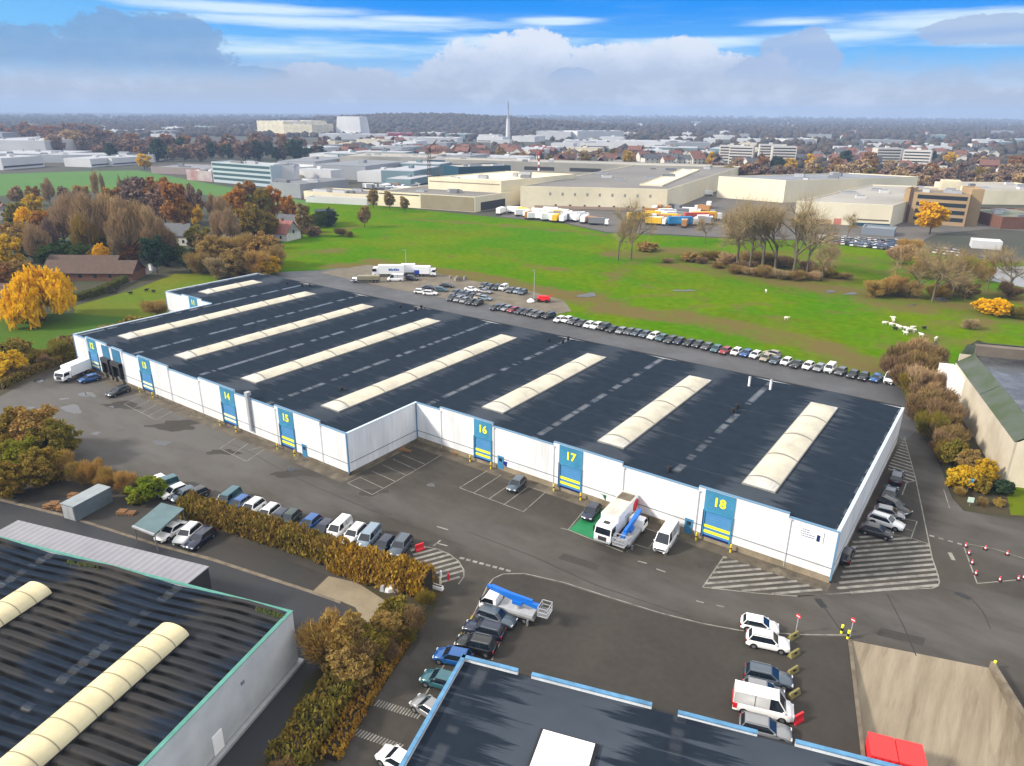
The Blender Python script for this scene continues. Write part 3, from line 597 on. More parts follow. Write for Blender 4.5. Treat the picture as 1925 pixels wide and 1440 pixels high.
# ================================================================== main warehouse
def roof_mat(name, c0, P, half, dry, wet, pudk=.85, reach_=7.5):
    """bitumen roof: paler worn streaks run down the slope away from each rooflight, water lies in the valleys"""
    m = bpy.data.materials.new(name); m.use_nodes = True; t = m.node_tree; L = t.links.new; b = t.nodes['Principled BSDF']
    tc = _n(t, 'ShaderNodeTexCoord'); sp = _n(t, 'ShaderNodeSeparateXYZ'); L(tc.outputs['Object'], sp.inputs[0])
    def mm(op, a, bb=None, cl=False):
        n = _n(t, 'ShaderNodeMath', operation=op); n.use_clamp = cl
        for i, x in enumerate((a, bb)):
            if x is None: continue
            if isinstance(x, (int, float)): n.inputs[i].default_value = x
            else: L(x, n.inputs[i])
        return n.outputs[0]
    def noise(sx, sy, det, off=0, rg=.6):
        mp = _n(t, 'ShaderNodeMapping'); mp.inputs['Scale'].default_value = (sx, sy, 1); mp.inputs['Location'].default_value = (off, off*1.7, 0)
        L(tc.outputs['Object'], mp.inputs[0]); n = _n(t, 'ShaderNodeTexNoise'); n.inputs['Scale'].default_value = 1; n.inputs['Detail'].default_value = det
        n.inputs['Roughness'].default_value = rg; L(mp.outputs[0], n.inputs['Vector']); return n.outputs['Fac']
    def mr(x, lo, hi, a=0., bb=1.):
        n = _n(t, 'ShaderNodeMapRange'); n.inputs[1].default_value = lo; n.inputs[2].default_value = hi; n.inputs[3].default_value = a; n.inputs[4].default_value = bb
        L(x, n.inputs[0]); return n.outputs[0]
    ph = mm('FRACT', mm('ADD', mm('DIVIDE', mm('SUBTRACT', sp.outputs[0], c0), P), 0.5))
    dist = mm('MULTIPLY', mm('ABSOLUTE', mm('SUBTRACT', ph, 0.5)), P)          # metres from the rooflight axis
    streak = noise(.06, .95, 5, 2.0, .7); big = noise(.05, .07, 5, 7.0)
    reach = mr(streak, .30, .66, .6, reach_)
    wear = mr(mm('SUBTRACT', reach, dist), -.9, .8)
    wear = mm('MULTIPLY', wear, mr(big, .3, .6, .45, 1.0), True)
    lines = mr(mm('ABSOLUTE', mm('SUBTRACT', mm('FRACT', mm('DIVIDE', sp.outputs[1], 8.4)), .5)), .006, .012, .7, 0.0)
    lines = mm('MULTIPLY', lines, mr(noise(.12, .5, 3, 4), .38, .55))
    wear = mm('MAXIMUM', wear, mm('MULTIPLY', lines, .9))
    vd = mm('SUBTRACT', P/2, dist)                                              # metres from the valley
    pud = mm('MULTIPLY', mr(vd, .62, .3), mr(noise(.02, .42, 2, 5.0), .45, .56))
    mott = noise(.5, .5, 8, 9.0)
    c1 = _n(t, 'ShaderNodeMix', data_type='RGBA'); L(mr(mott, .3, .7), c1.inputs[0]); c1.inputs[6].default_value = rgb(wet); c1.inputs[7].default_value = rgb([x*1.35 for x in wet])
    c2 = _n(t, 'ShaderNodeMix', data_type='RGBA'); L(mm('MULTIPLY', wear, .92), c2.inputs[0]); L(c1.outputs[2], c2.inputs[6]); c2.inputs[7].default_value = rgb(dry)
    c3 = _n(t, 'ShaderNodeMix', data_type='RGBA'); L(mm('MULTIPLY', pud, pudk), c3.inputs[0]); L(c2.outputs[2], c3.inputs[6]); c3.inputs[7].default_value = rgb((.095, .105, .12))  # pale dust colour also stands in for sky reflected in valley water
    L(c3.outputs[2], b.inputs['Base Color'])
    rr = mr(wear, 0, 1, .48, .6); L(mm('SUBTRACT', rr, mm('MULTIPLY', pud, .3)), b.inputs['Roughness'])
    L(mm('MULTIPLY', pud, .35), b.inputs['Specular IOR Level'])
    return m
M_ROOF = roof_mat('bitumen_roof', -154.2, 22.1, 2.1, (0.056, 0.066, 0.082), (0.0165, 0.0235, 0.0345), .5, 5.2)
M_RIB = mat('tar_upstand', (.02, .022, .026), rough=.7)
SKC = [-177.2]+[-154.2+22.1*k for k in range(7)]
XW, XS, XE = -166.5, -78.7, -10.4
YL, YR, YB = 66.7, 82.5, 130.6

wh = thing('warehouse', 'long white warehouse with black roof, cream rooflights and numbered blue loading doors', 'warehouse')
def roof_z(x):
    k = (x+154.2)/22.1; d = abs(k-round(k))*2
    return 7.45-.42*d
def roof_strip(mb, x0, x1, y0, y1):
    xs = [x0]+[x for x in [-154.2+11.05*j for j in range(-4, 16)] if x0 < x < x1]+[x1]
    vs = [(x, y, roof_z(x)) for x in xs for y in (y0, y1)]
    mb.add(vs, [(2*i, 2*i+2, 2*i+3, 2*i+1) for i in range(len(xs)-1)], M_ROOF)
r = MB(); roof_strip(r, XW, XS-.25, YL+.3, YB-.3); roof_strip(r, XS-.25, XE-.3, YR+.3, YB-.3); roof_strip(r, -188, XW, 100.9, YB-.3)
roof = r.obj('roof', wh)
def front(segs, y, name='wall'):
    w = MB(); cp = MB(); pl = MB()
    for x0, x1, top in segs:
        w.box(x0, x1, y, y+.3, .55, top, M_WALL); cp.box(x0-.02, x1+.02, y-.06, y+.36, top+.002, top+.08, M_TRIM)
    X0, X1 = segs[0][0], segs[-1][1]
    pl.box(X0+.05, X1-.05, y-.05, y+.2, -.1, .54 if y < 80 else .9, M_PLINTH if y < 80 else M_BASE)
    w.box(X0+.1, X1-.1, y-.03, y-.002, 2.02, 2.14, M_GREY)
    o = w.obj(name, wh); cp.obj('coping', o); pl.obj('plinth', o)
LO, HI = 7.2, 7.7
front([(XW, -160.8, LO), (-160.8, -152, HI), (-152, -149.9, LO), (-149.9, -145.8, 7.5), (-145.8, -139.6, LO), (-139.6, -128.7, HI), (-128.7, -118.4, LO), (-118.4, -107.4, HI), (-107.4, -96.2, LO), (-96.2, -84.9, HI), (-84.9, XS, LO)], YL)
front([(XS+.06, -73.3, LO), (-73.3, -62.3, HI), (-62.3, -50.8, LO), (-50.8, -39.3, HI), (-39.3, -28.0, LO), (-28, -16.3, HI), (-16.3, XE, LO)], YR)
front([(-188, -180, LO), (-180, -171, 7.6), (-171, XW-.02, LO)], 100.6)
def side(x, y0, y1, face, top=LO):
    w = MB(); w.box(x-.3, x, y0, y1, .55, top, M_WALL); o = w.obj('wall', wh)
    c = MB(); c.box(x-.36, x+.06, y0-.05, y1+.05, top+.004, top+.084, M_PTRIM); c.obj('coping', o)
    p = MB(); p.box(x-.25, x+.04*face, y0+.06, y1-.06, -.1, .54, M_PLINTH); p.obj('plinth', o)
    b = MB(); s = x if face > 0 else x-.3
    b.box(s-.002 if face < 0 else s, s+.03 if face > 0 else s+.002, y0+.2, y1-.2, 2.02, 2.14, M_GREY); b.obj('rail', o)
side(XS, YL+.302, YR+.25, 1); side(XE, YR+.302, YB-.302, 1); side(XW+.3, YL+.302, 100.55, -1); side(-187.7, 100.902, YB-.302, -1)
w = MB(); w.box(-188, XE, YB-.3, YB, 0, LO, M_WALL); o = w.obj('wall', wh); c = MB(); c.box(-188, XE+.06, YB-.36, YB+.06, LO+.006, LO+.136, M_RIB); c.obj('coping', o)
for x, y in ((XS, YL), (XE, YR), (XW, YL), (XS, YR-.1), (-188, 100.6)):
    ct = MB(); ct.box(x-.1, x+.12, y-.09, y+.12, .4, LO+.02, M_TRIM); ct.obj('corner_trim', wh)

M_SKYE = mat('skylight_end', (.62, .60, .54), (.54, .52, .47), .4, .5)
def skylight(xc, y0, y1, parent, w=4.2, h=.5, pitch=8.45, zb=7.45):
    mb = MB(); n = 9
    pr = [(xc+w/2*math.cos(math.pi*(1-i/(n-1)))*1.0, h*math.sin(math.pi*i/(n-1))**.8) for i in range(n)]
    pr = [(xc-w/2+w*i/(n-1), h*(1-(2*i/(n-1)-1)**2)) for i in range(n)]
    mb.box(xc-w/2-.12, xc+w/2+.12, y0-.12, y1+.12, zb-.25, zb+.16, M_SKYR)
    z0 = zb+.17
    ys = [y0+2.1]+[y0+2.1+i*2.1 for i in range(1, int((y1-y0-4.2)/2.1))]+[y1-1.2]
    vs = [(x, y, z0+z) for y in ys for x, z in pr]
    mb.add(vs, [(i*n+j, i*n+j+1, (i+1)*n+j+1, (i+1)*n+j) for i in range(len(ys)-1) for j in range(n-1)], M_SKYL, True)
    for ya, yb in ((y0, ys[0]), (y1, ys[-1])):                # sloping ends
        vs = [(x, ya, z0) for x, z in pr]+[(x, yb, z0+z) for x, z in pr]
        mb.add(vs, [(j, j+1, n+j+1, n+j) for j in range(n-1)], M_SKYE)
    o = mb.obj('skylight', parent)
    y = ys[0]+.1
    while y < ys[-1]:
        rb = MB(); q = [(x*1.0, z+.06+.1*math.sin(math.pi*i/(n-1))) for i, (x, z) in enumerate(pr)]
        vs = [(x, yy, z0+z+e) for yy in (y-.1, y+.1) for e in (0, -.2) for x, z in q]
        m_ = n
        rb.add(vs, [(j, j+1, 2*m_+j+1, 2*m_+j) for j in range(n-1)]+[(m_+j, m_+j+1, j+1, j) for j in range(n-1)]+[(2*m_+j, 2*m_+j+1, 3*m_+j+1, 3*m_+j) for j in range(n-1)], M_SKYR)
        rb.obj('rib', o); y += pitch
    return o
for i, xc in enumerate(SKC):
    y0 = 105.3 if i == 0 else (71.6 if i < 5 else 87.2)
    skylight(xc, y0, 122.5, wh)

def door(x0, x1, y, num, top=7.62, bot=.95, stripes=True):
    m = MB(); m.box(x0, x1, y-.09, y-.032, 4.75, top, M_BLUE); m.box(x0, x0+.25, y-.19, y-.033, bot-.35, 4.74, M_BLUE); m.box(x1-.2, x1, y-.19, y-.033, bot-.35, 4.74, M_BLUE); m.box(x0+.255, x1-.205, y-.2, y-.033, 4.5, 4.745, M_BLUE)
    m.box(x0+.255, x1-.205, y-.06, y-.034, bot-.3, 4.49, M_BLUE2)
    d = m.obj('loading_door', wh)
    s = MB(); s.box(x0-.02, x0+.12, y-.215, y-.192, bot-.36, 4.7, M_DBLUE); s.obj('door_jamb', d)
    s = MB(); s.box(x0+.26, x1-.21, y-.08, y-.061, bot-.36, bot-.02, M_DBLUE); s.obj('door_sill', d)
    if stripes:
        for z in (1.28, 2.1):
            s = MB(); s.box(x0+.256, x1-.206, y-.09, y-.062, z, z+.42, M_YEL if num in ('15', '16', '17', '18') else mat('pale_yellow', (.8, .78, .45), rough=.5)); s.obj('stripe', d)
    text_part(num, 1.75, M_YEL, d, ((x0+x1)/2, y-.115, 6.15), bold=.06)
for num, x0, x1, y in (('12', -160.1, -156.4, YL), ('13', -139.2, -135, YL), ('14', -111.6, -107.5, YL), ('15', -95.2, -91.4, YL), ('16', -66, -62.4, YR), ('17', -49.7, -45.7, YR), ('18', -27, -22.95, YR), ('11', -176.6, -172.9, 100.6)):
    door(x0, x1, y, num)
M_PIPE = mat('pipe_white', (.60, .61, .63), rough=.5)
for x, y in ((-160.8, YL), (-145.8, YL), (-128.7, YL), (-118.4, YL), (-96.2, YL), (-84.9, YL), (-73.3, YR), (-62.2, YR-.0), (-50.9, YR), (-39.2, YR), (-28.1, YR), (-16.2, YR)):
    m = MB(); m.tube((x+.25, y-.1, .3), (x+.25, y-.1, LO-.1), .05, n=6, m=M_PIPE); m.box(x+.1, x+.4, y-.2, y-.002, LO-.2, LO-.05, M_PIPE); m.obj('downpipe', wh)
M_BOLL = mat('yellow_post', (.75, .55, .03), rough=.5)
for num, x0, x1, y in (('13', -139.2, -135, YL), ('14', -111.6, -107.5, YL), ('15', -95.2, -91.4, YL), ('16', -66, -62.4, YR), ('17', -49.7, -45.7, YR), ('18', -27, -22.95, YR)):
    for k, x in (('left', x0-.35), ('right', x1+.35)):
        m = MB(); m.tube((0, 0, 0), (0, 0, 1.15), .13, n=8, m=M_BOLL); m.tube((0, 0, 1.15), (0, 0, 1.22), .13, .06, n=8, m=M_BOLL)
        m.tube((0, 0, .5), (0, 0, .72), .135, n=8, m=M_BLACK, cap=False)
        tag(m.obj('bollard', None, (x, y-.75, .01)), f'yellow safety post on the {k} side of loading door {num}', 'bollard', 'posts guarding the loading doors')
for x0, x1 in ((-154.0, -151.0), (-149.9, -146.5)):
    m = MB(); m.box(x0, x1, YL-.08, YL-.034, 4.4, 7.3, mat('dock_panel_blue', (.05, .25, .45), rough=.5)); d = m.obj('dock_panel', wh)
    m = MB(); m.box(x0-.1, x0+.6, YL-.75, YL-.03, 1.2, 4.5, M_BLACK); m.box(x1-.6, x1+.1, YL-.75, YL-.03, 1.2, 4.5, M_BLACK); m.box(x0-.1, x1+.1, YL-.8, YL-.03, 3.7, 4.6, M_DGREY)
    m.box(x0+.6, x1-.6, YL-.06, YL-.028, 1.2, 3.7, M_DGREY); m.box(x0, x0+.5, YL-.5, YL-.1, .0, 1.2, M_PLINTH); m.box(x1-.5, x1, YL-.5, YL-.1, 0, 1.2, M_PLINTH)
    m.obj('dock_shelter', wh)
for x0, y in ((-89.8, YL), (-61.2, YR), (-29.4, YR)):
    m = MB(); m.box(x0, x0+1.15, y-.08, y-.035, .2, 2.45, mat('side_door_blue', (.06, .27, .5), rough=.5)); d = m.obj('side_door', wh)
    s = MB(); s.box(x0+.9, x0+1.0, y-.13, y-.085, 1.1, 1.25, M_GREY); s.obj('handle', d)
    s = MB(); s.box(x0+.25, x0+.9, y-.095, y-.082, 1.5, 2.1, M_WIN); s.obj('door_window', d)
m = MB(); m.box(-14.9, -12.0, YR-.1, YR-.035, 5.1, 6.65, M_WHITE); sg = m.obj('sign', wh)
s = MB(); s.box(-12.75, -12.35, YR-.115, YR-.102, 5.2, 6.1, M_DBLUE); s.obj('sign_bar', sg)
gt = mat('sign_grey', (.25, .27, .45), rough=.6)
for z, a, b in ((6.25, -14.5, -13.6), (5.95, -14.7, -13.5), (5.65, -14.6, -12.95), (5.35, -14.6, -12.95)):
    s = MB(); s.box(a, b, YR-.111, YR-.103, z+.05, z+.09, gt); x = a
    while x < b: s.box(x, min(b, x+.17), YR-.115, YR-.1, z, z+.14, gt); x += .23
    s.obj('sign_text', sg)
# wall duct, roof vents and pipes
m = MB(); m.box(-103.4, -102.8, YL-.5, YL-.032, 1.2, 7.9, M_LGREY); m.box(-103.5, -102.7, YL-.55, YL+.3, 7.9, 8.5, M_LGREY); m.obj('wall_duct', wh)
for (u, v) in ((752, 577), (781, 582), (792, 578), (1032, 640), (1058, 642), (1068, 637), (642, 733), (540, 533), (568, 536), (582, 538), (1258, 883), (1378, 773), (1386, 765)):
    x, y = G(u, v, 7.4); m = MB(); m.tube((x, y, 7.0), (x, y, 7.7), .28, n=8, m=M_RIB); m.tube((x, y, 7.7), (x, y, 7.95), .45, .3, n=8, m=M_BLACK); m.obj('roof_vent', wh)
for (u, v) in ((1408, 724), (1448, 730)):
    x, y = G(u, v, 7.3); m = MB(); m.tube((x, y, 7.0), (x, y, 8.8), .22, n=8, m=M_WHITE); m.tube((x, y, 8.8), (x, y, 9.0), .3, .2, n=8, m=M_LGREY); m.obj('flue_pipe', wh)

# ================================================================== bottom-left warehouse (own axes)
def local_mat(x, y, a): return Matrix.Translation((x, y, 0)) @ Matrix.Rotation(a, 4, 'Z')
M_CORR = roof_mat('fibre_cement_roof', -5.0, 18.0, 1.8, (0.055, 0.050, 0.044), (0.017, 0.024, 0.037), .0, 6)
def ribbed(mat_, pitch, depth, axis=1):
    t = mat_.node_tree; L = t.links.new; b = t.nodes['Principled BSDF']
    tc = _n(t, 'ShaderNodeTexCoord'); wv = _n(t, 'ShaderNodeTexWave'); wv.bands_direction = 'XYZ'[axis]; wv.inputs['Scale'].default_value = 2*math.pi/pitch/20*1.0
    wv.inputs['Distortion'].default_value = 0
    L(tc.outputs['Object'], wv.inputs['Vector']); bp = _n(t, 'ShaderNodeBump'); bp.inputs['Strength'].default_value = 1; bp.inputs['Distance'].default_value = depth
    L(wv.outputs['Fac'], bp.inputs['Height']); L(bp.outputs[0], b.inputs['Normal'])
ribbed(M_CORR, 1.15, .16)
def dark_troughs(m, pitch, off):
    '''dirt and moss colour in the troughs, darkened to make the ribs stand out'''
    t = m.node_tree; L = t.links.new; b = t.nodes['Principled BSDF']; src = b.inputs['Base Color'].links[0].from_socket; tc = _n(t, 'ShaderNodeTexCoord'); sp = _n(t, 'ShaderNodeSeparateXYZ'); L(tc.outputs['Object'], sp.inputs[0])
    def mm(op, a, bb=None):
        n = _n(t, 'ShaderNodeMath', operation=op)
        for i, x in enumerate((a, bb)):
            if isinstance(x, (int, float)): n.inputs[i].default_value = x
            elif x is not None: L(x, n.inputs[i])
        return n.outputs[0]
    c = mm('COSINE', mm('MULTIPLY', mm('ADD', sp.outputs[1], off), 2*math.pi/pitch)); nz = _n(t, 'ShaderNodeTexNoise'); nz.inputs['Scale'].default_value = .35; nz.inputs['Detail'].default_value = 7; L(tc.outputs['Object'], nz.inputs['Vector'])
    r = _n(t, 'ShaderNodeMapRange'); r.inputs[1].default_value = .15; r.inputs[2].default_value = -.7; r.inputs[3].default_value = 0; r.inputs[4].default_value = 1; L(c, r.inputs[0])
    r2 = _n(t, 'ShaderNodeMapRange'); r2.inputs[1].default_value = .3; r2.inputs[2].default_value = .6; r2.inputs[3].default_value = .35; L(nz.outputs['Fac'], r2.inputs[0])
    mx = _n(t, 'ShaderNodeMix', data_type='RGBA'); L(mm('MULTIPLY', r.outputs[0], r2.outputs[0]), mx.inputs[0]); L(src, mx.inputs[6]); mx.inputs[7].default_value = (.0055, .006, .006, 1); L(mx.outputs[2], b.inputs['Base Color'])
dark_troughs(M_CORR, 1.15, .3)  # dark lines in the troughs strengthen the ribs
M_CANOPY = mat('canopy_sheet', (0.42, 0.42, 0.46), (0.37, 0.37, 0.41), .3, .7, .1, detail=7); ribbed(M_CANOPY, .9, .05, 0)
M_GWALL = mat('grey_cladding', (0.60, 0.62, 0.63), (0.53, 0.55, 0.57), .3, .55, detail=6, fine=.03)
O = np.array((-52.1, 35.4))
bl = thing('green_trimmed_warehouse', 'white warehouse with green roof edge and dark ribbed roof at lower left', 'warehouse', (O[0], O[1], 0), A16)
r = MB(); Lx, Ly = 62, 46
for x0, x1 in ((-62, -44), (-44, -26), (-26, -17.5), (-17.5, -8.7), (-8.7, -.3)): pass
def zr(x): return 6.35+.45*(1-abs(((x+5.0)/18.0-round((x+5.0)/18.0)))*2)
xs = [-62, -59, -50, -41, -32, -23, -14, -5, -.3]
ysn = [-Ly]+[-.3-1.15*.25*k for k in range(158, -1, -1)]
ysn = [-Ly+.0]+[y for y in ysn if y > -Ly+.1]
vs = [(x, y, zr(x)+.11*math.cos((y+.3)/1.15*2*math.pi)) for x in xs for y in ysn]; n = len(ysn)
r.add(vs, [(i*n+j, (i+1)*n+j, (i+1)*n+j+1, i*n+j+1) for i in range(len(xs)-1) for j in range(n-1)], M_CORR, True)
r.obj('roof', bl)
w = MB(); w.box(-.3, 0, -Ly, 0, .5, 6.6, M_GWALL); o = w.obj('wall', bl)
c = MB(); c.box(-.36, .06, -Ly, .06, 6.602, 6.68, M_GTRIM); c.obj('coping', o)
p = MB(); p.box(-.25, .45, -Ly, .4, -.1, .35, M_LGREY); p.obj('plinth', o)
w = MB(); w.box(-Lx, -.302, -.3, 0, 0, 6.6, M_GWALL); o = w.obj('wall', bl)
c = MB(); c.box(-Lx, -.37, -.32, .04, 6.603, 6.69, M_GTRIM); c.obj('coping', o)
w = MB(); w.box(-Lx, -Lx+.3, -Ly, -.302, 0, 6.6, M_GWALL); w.obj('wall', bl)
w = MB(); w.box(-Lx+.3, -.302, -Ly, -Ly+.3, 0, 6.3, M_GWALL); w.obj('wall', bl)
M_SKY2 = mat('cream_skylight', (0.70, 0.61, 0.37), (0.62, 0.54, 0.33), .3, .45, fine=.04)
def vault(parent, xc, y0, y1, zb, w, h, m, name='skylight', ribs=2.0, mr_=None):
    mb = MB(); n = 13; ys = [y0+(y1-y0)*i/30 for i in range(31)]
    pr = [(xc-w/2*math.cos(math.pi*i/(n-1)), h*math.sin(math.pi*i/(n-1))) for i in range(n)]
    vs = [(x, y, zb+z) for y in ys for x, z in pr]
    mb.add(vs, [(i*n+j, i*n+j+1, (i+1)*n+j+1, (i+1)*n+j) for i in range(30) for j in range(n-1)], m, True)
    for y in (y0, y1): mb.add([(x, y, zb+z) for x, z in pr], [tuple(range(n))], m)
    mb.box(xc-w/2-.1, xc+w/2+.1, y0-.1, y1+.1, zb-.6, zb-.004, M_RIB)
    o = mb.obj(name, parent); y = y1-ribs
    while y > y0:
        rb = MB(); q = [(xc+(x-xc)*1.012, z*1.02+.012) for x, z in pr]
        rb.add([(x, yy, zb+z) for yy in (y-.05, y+.05) for x, z in q], [(j, j+1, n+j+1, n+j) for j in range(n-1)], mr_ or M_SKYR, True); rb.obj('rib', o); y -= ribs
for xc in (-5.0, -23.0): pass
def tolocal(p): d = np.array(p)-O; return float(d @ E1), float(d @ E2)
a = tolocal(G(303, 1172, 7.2)); b = tolocal(G(352, 1190, 7.2)); vault(bl, (a[0]+b[0])/2, -Ly+2, (a[1]+b[1])/2, 6.85, b[0]-a[0]+.1, .95, M_SKY2, ribs=1.75, mr_=mat('vault_seam', (.40, .35, .23), rough=.6))
a2 = tolocal(G(25, 1098, 7.2)); b2 = tolocal(G(80, 1108, 7.2)); vault(bl, (a[0]+b[0])/2-18.0, -Ly+2, b2[1]+.2, 6.85, b[0]-a[0]+.1, .95, M_SKY2, ribs=1.75, mr_=MATS['vault_seam'])
m = MB(); m.box(.02, .12, -8.3, -7.9, 4.6, 4.9, M_GREY); m.obj('wall_lamp', bl); m = MB(); m.box(.02, .09, -12.6, -11.4, .5, 2.6, M_WHITE); m.obj('side_door', bl)
# moss cushions on the gutter
for q in ((-46, -1.0, 1.6), (-26.5, -1.1, 2.4), (-1.9, -1.1, 1.6)):
    mm_ = MB()
    for k in range(60):
        x = q[0]+random.uniform(-1, 1)*q[2]; y = q[1]+random.uniform(-.35, .35); s_ = random.uniform(.1, .28)
        mm_.tube((x, y, zr(x)-.05), (x+random.uniform(-.1, .1), y, zr(x)+s_), s_, .03, n=5, m=mat('moss', (.05, .09, .015), (.09, .09, .02), 1, .95))
    mm_.obj('moss', bl)
# canopy along its far wall
cp = [tolocal(p) for p in (G(62, 980, 5.2), G(393, 1065, 5.2), G(355, 1095, 5.2), G(15, 1003, 5.2))]
cn = thing('canopy', 'pale grey ribbed flat canopy against the far wall of the green-trimmed warehouse', 'canopy', (O[0], O[1], 0), A16)
x0, x1 = cp[0][0]-2.0, cp[1][0]; y1 = cp[1][1]
r = MB(); r.box(x0, x1, .1, y1, 5.1, 5.22, M_CANOPY); r.obj('roof', cn)
r = MB(); r.box(x1-.25, x1-.05, .12, y1-.1, 0, 5.09, M_DGREY); r.box(x0+.05, x1-.3, y1-.3, y1-.1, 3.2, 5.09, M_DGREY)
for k in range(6): r.box(x0+.1+k*(x1-x0-.6)/5, x0+.3+k*(x1-x0-.6)/5, y1-.3, y1-.1, 0, 3.2, M_DGREY)
r.obj('frame', cn)

# ================================================================== bottom-centre warehouse
HB = 7.0; B0 = np.array(G(870, 1232, HB))
bc = thing('blue_trimmed_warehouse', 'black flat-roofed warehouse with pale blue roof edge nearest the camera', 'warehouse', (B0[0], B0[1], 0), A16)
def tolb(p): d = np.array(p)-B0; return float(d @ E1), float(d @ E2)
xe = 62.0; y_s = -40.0
sx = tolb(G(1060, 1400, HB+.3))[0]
M_ROOF2 = roof_mat('bitumen_roof_near', tolb(G(1075, 1330, HB))[0], 17.5, 2.1, (0.060, 0.072, 0.092), (0.0135, 0.019, 0.028), .05, 8.5)
r = MB(); r.add([(.3, y_s, HB-.35), (xe, y_s, HB-.35), (xe, -.3, HB-.35), (.3, -.3, HB-.35)], [(0, 1, 2, 3)], M_ROOF2); r.obj('roof', bc)
s1 = tolb(G(975, 1258, HB))[0]; s2 = tolb(G(1228, 1312, HB))[0]; s3 = tolb(G(1505, 1385, HB))[0]; s15 = s1+1.3
segs = [(0, s1, HB), (s1, s15, HB-.55), (s15, s2, HB), (s2, s2+2.2, HB-.55), (s2+2.2, s3-3.3, HB-.08), (s3-3.3, s3-.4, HB-.55), (s3-.4, xe, HB)]
w = MB(); c = MB()
for x0, x1, t in segs:
    w.box(x0, x1, -.3, 0, 0, t, M_WALL)
    if t > HB-.4: c.box(x0-.01, x1+.01, -.36, .05, t+.003, t+.1, M_LTRIM)
    else: c.box(x0, x1, -.36, .05, t+.003, t+.1, M_RIB)
o = w.obj('wall', bc); c.obj('coping', o)
w = MB(); w.box(0, .3, y_s, -.302, 0, HB, M_WALL); o = w.obj('wall', bc)
c = MB(); c.box(-.05, .33, y_s, .06, HB+.006, HB+.1, M_LTRIM); c.obj('coping', o)
w = MB(); w.box(xe-.3, xe, y_s, -.302, 0, HB-.4, M_WALL); w.box(.302, xe-.302, y_s, y_s+.3, 0, HB-.4, M_WALL); w.obj('wall', bc)
q = [tolb(G(*p, HB+.2)) for p in ((1022, 1370), (1117, 1393))]
xs0, xs1 = q[0][0]-.05, q[1][0]+.1; yt = (q[0][1]+q[1][1])/2
m = MB(); m.box(xs0-.25, xs1+.25, y_s+4, yt+.2, HB-.35, HB-.1, M_RIB); m.box(xs0, xs1, y_s+4.2, yt, HB-.1, HB+.05, M_WHITE)
m.add([(xs0+.15, y_s+4.3, HB+.06), (xs1-.15, y_s+4.3, HB+.06), (xs1-.15, yt-.25, HB+.06), (xs0+.15, yt-.25, HB+.06), ((xs0+xs1)/2, y_s+5, HB+.3), ((xs0+xs1)/2, yt-1, HB+.3)], [(0, 1, 4), (1, 2, 5, 4), (2, 3, 5), (3, 0, 4, 5)], mat('white_skylight', (.76, .76, .76), (.70, .70, .71), .5, .4))
m.obj('skylight', bc)

# ================================================================== right-hand hall with mossy mansard
Q0 = np.array((5.6, 124.8)); M_BEIGE = mat('beige_render', (.62, .55, .43), (.53, .46, .35), .15, .85, detail=8, fine=.05)
rh = thing('beige_hall', 'beige hall with mossy green sloped roof edge and dark flat roof at right', 'hall', (Q0[0], Q0[1], 0), A16)
M_MOSSY = mat('mossy_roof', (.27, .31, .285), (.17, .235, .12), .12, .7, detail=8, lo=.4, hi=.6)
D, Wd = 39.6, 34
w = MB(); w.box(0, .3, 0, D, 0, 7.4, M_BEIGE); w.box(.302, Wd, 0, .3, 0, 7.4, mat('cream_wall', (.72, .63, .47), (.66, .58, .43), .2, .8)); w.box(Wd-.3, Wd, .302, D, 0, 9.2, M_BEIGE); w.box(.302, Wd-.302, D-.3, D, 0, 9.2, M_BEIGE)
w.add([(.3, 0, 7.4), (3.0, 0, 9.4), (Wd, 0, 9.4), (Wd, 0, 7.4)], [(0, 1, 2, 3)], MATS['cream_wall']); w.obj('wall', rh)
r = MB(); k = 20.0
for y0, y1 in ((0, 20.6), (20.75, D)): r.add([(-.12, y0, 7.41), (2.75, y0, 9.55), (2.75, y1, 9.55), (-.12, y1, 7.41)], [(0, 3, 2, 1), (0, 1, 2, 3)], M_MOSSY)
r.obj('sloped_roof', rh)
r = MB(); r.add([(2.75, 0, 9.3), (Wd, 0, 9.3), (Wd, D, 9.3), (2.75, D, 9.3)], [(0, 1, 2, 3)], mat('wet_flat_roof', (.035, .04, .05), (.12, .13, .145), .16, .3, .5, detail=8, lo=.45, hi=.62, rough2=.12)); r.obj('flat_roof', rh)
r = MB(); r.box(2.76, Wd, D-.6, D+1.2, 9.0, 11.3, mat('brown_fascia', (.2, .16, .13), (.26, .22, .17), .3, .8)); r.box(2.7, Wd, D+1.2, D+1.6, 11.3, 11.5, M_DGREY); r.add([(-.1, D+.0, 7.4), (2.75, D+.0, 7.4), (2.75, D+.0, 11.3), (1.2, D, 11.3)], [(0, 1, 2, 3), (3, 2, 1, 0)], M_MOSSY); r.obj('parapet', rh)
r = MB(); r.box(6.2, 7.4, 15, 15.4, 9.3, 9.8, M_WHITE); r.box(9, 10.4, 22, 22.5, 9.3, 9.9, M_LGREY); r.obj('roof_vent', rh)
w = MB(); w.box(-2.6, -.02, 31, D+1, 0, 6.6, M_WHITE); o = w.obj('porch', rh)
w = MB(); w.box(-2.65, -2.602, 33.0, 36.4, .6, 5.6, M_DBLUE); w.obj('porch_door', o)
